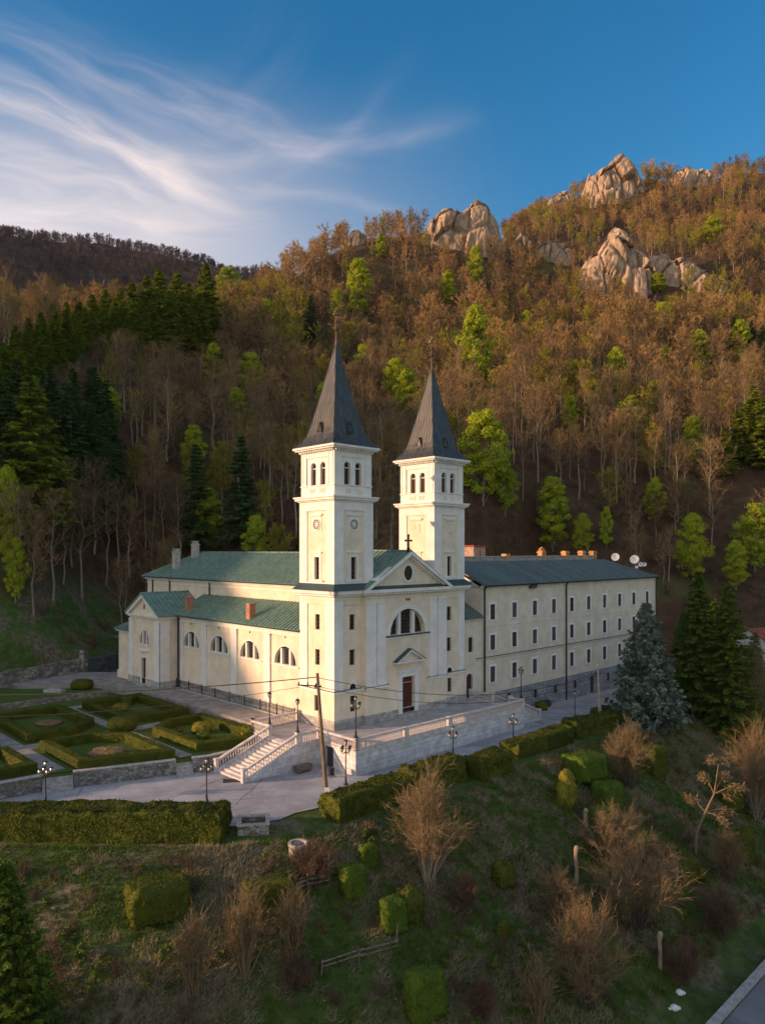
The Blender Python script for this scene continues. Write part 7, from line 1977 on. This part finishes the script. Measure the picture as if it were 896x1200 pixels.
# occlusion by the ground in front (crest lines)
def seen(x, y, z):
    t = np.linspace(.25,.985,36)[:,None]; X = x[None]*t; Y = y[None]*t; Zr = HC+(z[None]-HC)*t
    g = height(X.ravel(), Y.ravel()).reshape(X.shape); return (g < Zr).all(0)
k = np.where(vis)[0]
sv = np.zeros(len(C1), bool); sv[k] = seen(C1[k,0], C1[k,1], Z1[k]+Hh[k]*.9)
k = np.where(sv)[0]
keep = []
for i in k:
    px, pb, pt, Y = PX[i], PB[i], PT_[i], C1[i,1]
    if hidden(px, pt, Y) or in_clearing(px, pb, Y) or crag_zone(px, pb) or crag_zone(px, (pb+pt)/2): continue
    if any((C1[i,0]-a)**2+(Y-b_)**2 < r*r for a,b_,r in occupied): continue
    keep.append(i)
keep = np.array(keep)
# leave out some trees in the darkest part on the left, where conifers stand
big = keep[np.argsort(-(Hh[keep]/C1[keep,1]))]
singles = list(big[:290]); rest = big[290:]
bare_pairs = [meshes('trunk','crown',bare_tree(900+i, 14, 20 if i%2 else 15, 3, 8 if i%2 else 5, .05, 1.15, (.27,.20,.32)[i%3], rt=.17+.03*(i%2), low=(.32,.5,.4)[i%3]),m_palebark,m_twig) for i in range(6)]
bud_pairs = [meshes('trunk','crown',bare_tree(930+i, 13, 20, 3, 11, .12, .8, .27),m_palebark,m_budf) for i in range(2)]
COLS = ((60,'at the left edge'),(140,'above the old retaining wall'),(235,'above the chapel'),(350,'above the nave roof'),(470,'around the left tower'),(560,'around the right tower'),(660,'above the monastery, left half'),(770,'above the monastery, right half'),(835,'behind the dark conifers'),(9999,'at the right edge'))
ROWS = ((430,'high up the slope'),(560,'halfway up the slope'),(9999,'low on the slope'))
cells = {}
for n_, i in enumerate(singles):
    kd = 1 if rngf.random() < .10 else 0
    c = next(k for k, (m_, _) in enumerate(COLS) if PX[i] < m_); r = next(k for k, (m_, _) in enumerate(ROWS) if PT_[i] < m_)
    cells.setdefault((kd, c, r), []).append(i)
for (kd, c, r), lst in sorted(cells.items()):
    lst.sort(key=lambda i: PX[i]); w = COLS[c][1]+' '+ROWS[r][1]; tall = min(lst, key=lambda i: PT_[i])
    for k, i in enumerate(lst):
        noun = 'budding green tree' if kd else 'bare brown tree'
        if len(lst) == 1: lab = f'only {noun} {w}'
        elif i == tall: lab = f'{noun} reaching highest {w}'
        elif k == 0: lab = f'leftmost {noun} {w}'
        elif k == len(lst)-1: lab = f'rightmost {noun} {w}'
        elif k == 1: lab = f'{noun} second from left {w}'
        elif k == len(lst)-2: lab = f'{noun} second from right {w}'
        else: lab = f'{noun} amid the stand {w}'
        s = Hh[i]/14; pr = bud_pairs[k%2] if kd else bare_pairs[int(rngf.integers(6))]
        place('bare_tree', pr, float(C1[i,0]), float(C1[i,1]), float(Z1[i]), s*rngf.uniform(.9,1.15), rngf.uniform(0,6.28), lab, 'tree', ('budding trees ' if kd else 'bare trees ')+w, s)
for k, (px, py, hp, lab) in enumerate(((62,704,128,'bare tree on the grassy bank straight above the old retaining wall'),(96,700,120,'bare tree on the bank left of the chapel, nearer the wall'),(124,684,112,'slender bare tree beside the dark ground left of the chapel'),
  (40,722,118,'bare tree low on the grassy bank at the left'),(84,664,118,'bare tree at the top of the open bank'),(110,648,108,'bare tree where the bank meets the dark wood'),(138,664,100,'bare tree just up the slope from the chapel roof'),(22,700,124,'bare tree on the bank near the left edge'),(74,684,84,'short bare tree in the middle of the open bank'),(152,676,90,'short bare tree closest to the nave roof end'))):
    g_ = ground_at(px, py, 88, 300); s = g_[1]/F*hp/14
    place('bare_tree', bare_pairs[(k*5)%6], *g_, s*1.1, k*2.1, lab, 'tree', 'bare trees on the grassy bank', s)
def low_tree(seed, tw=.17):
    return bare_tree(seed, 13, 13, 2, 7, tw, 1.25, .30, 3, .34, rt=.24)
LP = [bare_tree(1000+i, 13, (13,9,15)[i%3], 2, (8,8,9)[i%3], .16, 1.2, (.32,.27,.37)[i%3], 3, (.28,.36,.2)[i%3], rt=.22) for i in range(9)]
def forest(name, idx, protos, mats, px=None, tw=1.0):
    WV, WT, WC, TV, TT, TC = [], [], [], [], [], []; wo = to = 0
    for i in idx:
        (wv, wt), (tv, tt_) = protos[int(rngf.integers(len(protos)))]
        x, y, z, h = C1[i,0], C1[i,1], Z1[i], Hh[i]; a = rngf.uniform(0,6.283); s = h/13; c_, s_ = math.cos(a), math.sin(a)
        R = np.array([[c_,s_,0],[-s_,c_,0],[0,0,1]])*s*np.array([1.05,1.05,1])[None]
        tn_ = float(np.clip(rngf.normal(.5,.34)+ (vnoise(np.array([x/30.]),np.array([y/30.]),77)[0]-.5)*1.1,0,1))
        WV.append(wv@R+[x,y,z]); WT.append(wt+wo); wo += len(wv); WC.append(np.full(len(wv),tn_))
        TV.append(tv@R+[x,y,z]); TT.append(tt_+to); to += len(tv); TC.append(np.full(len(tv),tn_))
    V = np.concatenate(WV+TV); T = np.concatenate([np.concatenate(WT), np.concatenate(TT)+wo]); C = np.concatenate(WC+TC)
    me = bigmesh(name, V, T, mats, C); mi = np.zeros(len(T), np.int32); mi[sum(len(t) for t in WT):] = 1; me.polygons.foreach_set('material_index', mi)
    return link(name, me)
isb = rngf.random(len(rest)) < .10+.30*(vnoise(C1[rest,0]/40.,C1[rest,1]/40.,55) > .62)
o = forest('bare_wood', rest[~isb], LP, [m_barkf, m_twigf]); tag(o, 'brown leafless wood covering the mountain up to the crags', 'wood', kind='stuff')
o = forest('budding_wood', rest[isb], LP, [m_barkf, m_budf]); tag(o, 'yellow-green budding trees sprinkled through the brown wood', 'wood', kind='stuff')
print('trees', len(keep))
# far hill wood
C2 = cand(430, 1000, 7.6); m = (HX+C2[:,0]/C2[:,1]*F > -20)&(HX+C2[:,0]/C2[:,1]*F < 345)
C1s = C2[m]; Z1s = height(C1s[:,0],C1s[:,1]); Hs = rngf.uniform(7.5,10.5,len(C1s)); sv = seen(C1s[:,0],C1s[:,1],Z1s+Hs)
C1, Z1, Hh = C1s[sv], Z1s[sv], Hs[sv]
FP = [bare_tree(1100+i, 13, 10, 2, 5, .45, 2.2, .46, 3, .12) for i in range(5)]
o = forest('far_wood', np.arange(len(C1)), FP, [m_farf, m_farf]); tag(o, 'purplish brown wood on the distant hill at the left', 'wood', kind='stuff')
print('far', len(C1))
# bushes of undergrowth on the wooded slope and bank edge
def scatter(name, n, region, gen, mats, label, cat):
    WV, WT = [], []; o_ = 0; MI = []
    pts = region(n)
    for (x, y, z, s) in pts:
        (wv, wt), (tv, tt_) = gen[int(rngf.integers(len(gen)))]; a = rngf.uniform(0,6.283); R = np.array([[math.cos(a),math.sin(a),0],[-math.sin(a),math.cos(a),0],[0,0,1]])*s
        for V, T, k in ((wv,wt,0),(tv,tt_,1)):
            WV.append(V@R+[x,y,z]); WT.append(T+o_); o_ += len(V); MI.append(np.full(len(T),k,np.int32))
    me = bigmesh(name, np.concatenate(WV), np.concatenate(WT), mats); me.polygons.foreach_set('material_index', np.concatenate(MI)); o = link(name, me)
    return tag(o, label, cat, kind='stuff')
def relabel(objs, noun, gname):
    cells = {}
    for o in objs:
        x, y, z = o.location; px = HX+x/y*F; pt = HY-(z+13*o.scale[2]-HC)/y*F
        c = next(k for k, (m_, _) in enumerate(COLS) if px < m_); r = next(k for k, (m_, _) in enumerate(ROWS) if pt < m_); cells.setdefault((c,r),[]).append((px,pt,o))
    for (c,r), lst in cells.items():
        lst.sort(key=lambda q: q[0]); w = COLS[c][1]+' '+ROWS[r][1]; tall = min(lst, key=lambda q: q[1])[2]
        for k, (px,pt,o) in enumerate(lst):
            if len(lst) == 1: l = f'only {noun} {w}'
            elif o is tall: l = f'{noun} reaching highest {w}'
            elif k == 0: l = f'leftmost {noun} {w}'
            elif k == len(lst)-1: l = f'rightmost {noun} {w}'
            else: l = f'{noun}, {ORD(k+1)} from left {w}'
            o['label'] = l; o['group'] = f'{gname} {w}'
def ORD(k):
    W_ = ('first','second','third','fourth','fifth','sixth','seventh','eighth','ninth','tenth','eleventh','twelfth')
    return W_[k-1] if k <= 12 else f"{k}{'th' if 10 < k%100 < 14 else {1:'st',2:'nd',3:'rd'}.get(k%10,'th')}"
alls = [o for o in bpy.data.objects if o.type == 'EMPTY']
for key, noun in (('bare brown tree','bare brown tree'),('budding green tree','budding green tree')):
    relabel([o for o in alls if o.name.startswith('bare_tree') and key in o.get('label','')], noun, noun+'s')
relabel([o for o in alls if o.get('label','').startswith('small fresh green tree')], 'small green tree', 'small green trees')
relabel([o for o in alls if o.get('label','') == 'dark conifer packed in the dark wood at the left'], 'dark conifer', 'dark conifers')
row = sorted([o for o in alls if o.get('label','') == 'conifer in the row along the left ridge'], key=lambda o: o.location.x/o.location.y)
for k, o in enumerate(row): o['label'] = f'conifer on the left ridge, {ORD(k+1)} from the left edge'
for k, o in enumerate([o for o in alls if o.get('label','') == 'conifer in the clump at the right edge of the slope']): o['label'] = f'conifer in the right edge clump, {ORD(k+1)} of the clump from the top'
# ------------------------------------------------------------------ grass and brush on the near slope
def bank_pts(n, d0=.2, d1=24, y1=92):
    out_ = []
    while len(out_) < n:
        x = rngf.uniform(-26,52,n*3); y = rngf.uniform(31,y1,n*3); d = edge_dist(x,y); px = HX+x/y*F
        z = height(x,y); py = HY-(z-HC)/y*F; u, v = W2L(x,y)
        m = (d > d0)&(d < d1)&(px > -20)&(px < 916)&(py < 1225)&(v > -32)
        out_ += list(zip(x[m],y[m],z[m]))
    return np.array(out_[:n])
def tufts(name, P, hmin, hmax, nb_, width, m_, label, cat, lean=.5, flow=None):
    n = len(P); nb = nb_; Q = np.repeat(P, nb, 0)+np.concatenate([rngf.normal(size=(n*nb,2))*.10, np.full((n*nb,1),-.04)],1)
    D = np.concatenate([rngf.normal(size=(n*nb,2))*lean, np.ones((n*nb,1))],1)
    if flow is not None: D[:,:2] += np.repeat(flow, nb, 0)
    D = unit(D); L = rngf.uniform(hmin,hmax,n*nb)
    V, T = slivers(rngf, Q, D, L, np.full(n*nb,width)*rngf.uniform(.6,1.4,n*nb))
    o = link(name, bigmesh(name, V, T, m_)); return tag(o, label, cat, kind='stuff')
P = bank_pts(34000)
nzv = vnoise(P[:,0]/2.6, P[:,1]/2.6, 91)*.6+vnoise(P[:,0]/.9, P[:,1]/.9, 92)*.4
fl = np.stack([np.full(len(P), .35), np.full(len(P), -.5)],1)*(.4+vnoise(P[:,0]/4,P[:,1]/4,93)[:,None])
green = P[nzv < .53]; dry = nzv >= .53
m_gg = mat('fresh_grass', (0.075,0.12,0.018), 0.85, 0.1, vscale=0.3, island=0.5, col2=(0.12,0.16,0.03), trans=0.15)
m_dg = mat('dry_grass', (0.44,0.36,0.23), 0.9, 0.1, vscale=0.3, island=0.6, col2=(0.16,0.14,0.07), trans=0.15)
tufts('green_grass', green, .12, .34, 7, .05, m_gg, 'fresh green grass and weeds growing in patches on the near slope', 'grass', .6)
tufts('dry_grass', P[dry], .2, .6, 7, .04, m_dg, 'flattened straw-coloured dry grass on the near slope', 'grass', .55, fl[dry])
g3 = [shrub(1200+i,.9,.7,9,5,5,.018,1.0,.3) for i in range(4)]
def reg(n):
    B = bank_pts(n, 1.5, 22, 80); return [(b_[0],b_[1],b_[2],rngf.uniform(.45,1.2)) for b_ in B]
scatter('undergrowth', 240, reg, g3, [m_bark, m_redtwig], 'low bramble and dead brush tangled over the near slope', 'undergrowth')
def reg_h(n):
    x = rngf.uniform(-75,75,n*6); y = rngf.uniform(106,215,n*6); z = height(x,y); px = HX+x/y*F; u, v = W2L(x,y)
    m = (z > 2.6)&(px > -10)&(px < 910)&~((u < 72)&(u > 20)&(v < 30))&~((u <= 20)&(v < 53))
    return [(a,b_,c,rngf.uniform(1.2,3.0)) for a,b_,c in list(zip(x[m],y[m],z[m]))[:n]]
scatter('hillside_brush', 900, reg_h, g3, [m_bark, m_twig], 'low dry brush under the trees at the foot of the mountain', 'brush')
# leafy ground weeds
wl = [leafy(1300+i,.7,.55,7,26,.11,.0) for i in range(3)]
scatter('weeds', 260, reg, wl, [m_bark, m_gg], 'leafy green weeds in clumps over the near slope', 'weeds')
# lawn blades in the garden
n = 16000; uu = rngf.uniform(-34,-4.5,n); vv = rngf.uniform(5,45,n); xx, yy = L2W(uu,vv)
pxg = HX+xx/yy*F; m = (pxg > -10)&~((vv > 16.7)&(vv < 18.8))&~((uu > -23.6)&(uu < -21.8))&~((uu > -13.5)&(uu < -12.1)&(vv < 32))&(vv < 31)&(vv > 3.5+.25*np.abs(uu+4)*.6)
P = np.stack([xx,yy,np.full(n,GARDEN_Z)],1)[m]
tufts('lawn_grass', P, .05, .13, 6, .03, m_lawnblade, 'short mown grass inside the hedged beds', 'grass', .7)

# ------------------------------------------------------------------ evening haze: one closed box of even, thin air
hb = MB(); hb.box(-1000,1000,-200,1100,-15.5,430)
hzm = bpy.data.materials.new('haze'); hzm.use_nodes = True; t = hzm.node_tree; t.nodes.clear()
o_ = nd(t,'ShaderNodeOutputMaterial'); pv = nd(t,'ShaderNodeVolumePrincipled'); pv.inputs['Density'].default_value = 0.00002; pv.inputs['Color'].default_value = (0.80,0.85,1.0,1)
t.links.new(pv.outputs[0], o_.inputs['Volume'])
tag(hb.build('haze', hzm), 'thin evening haze', kind='stuff')
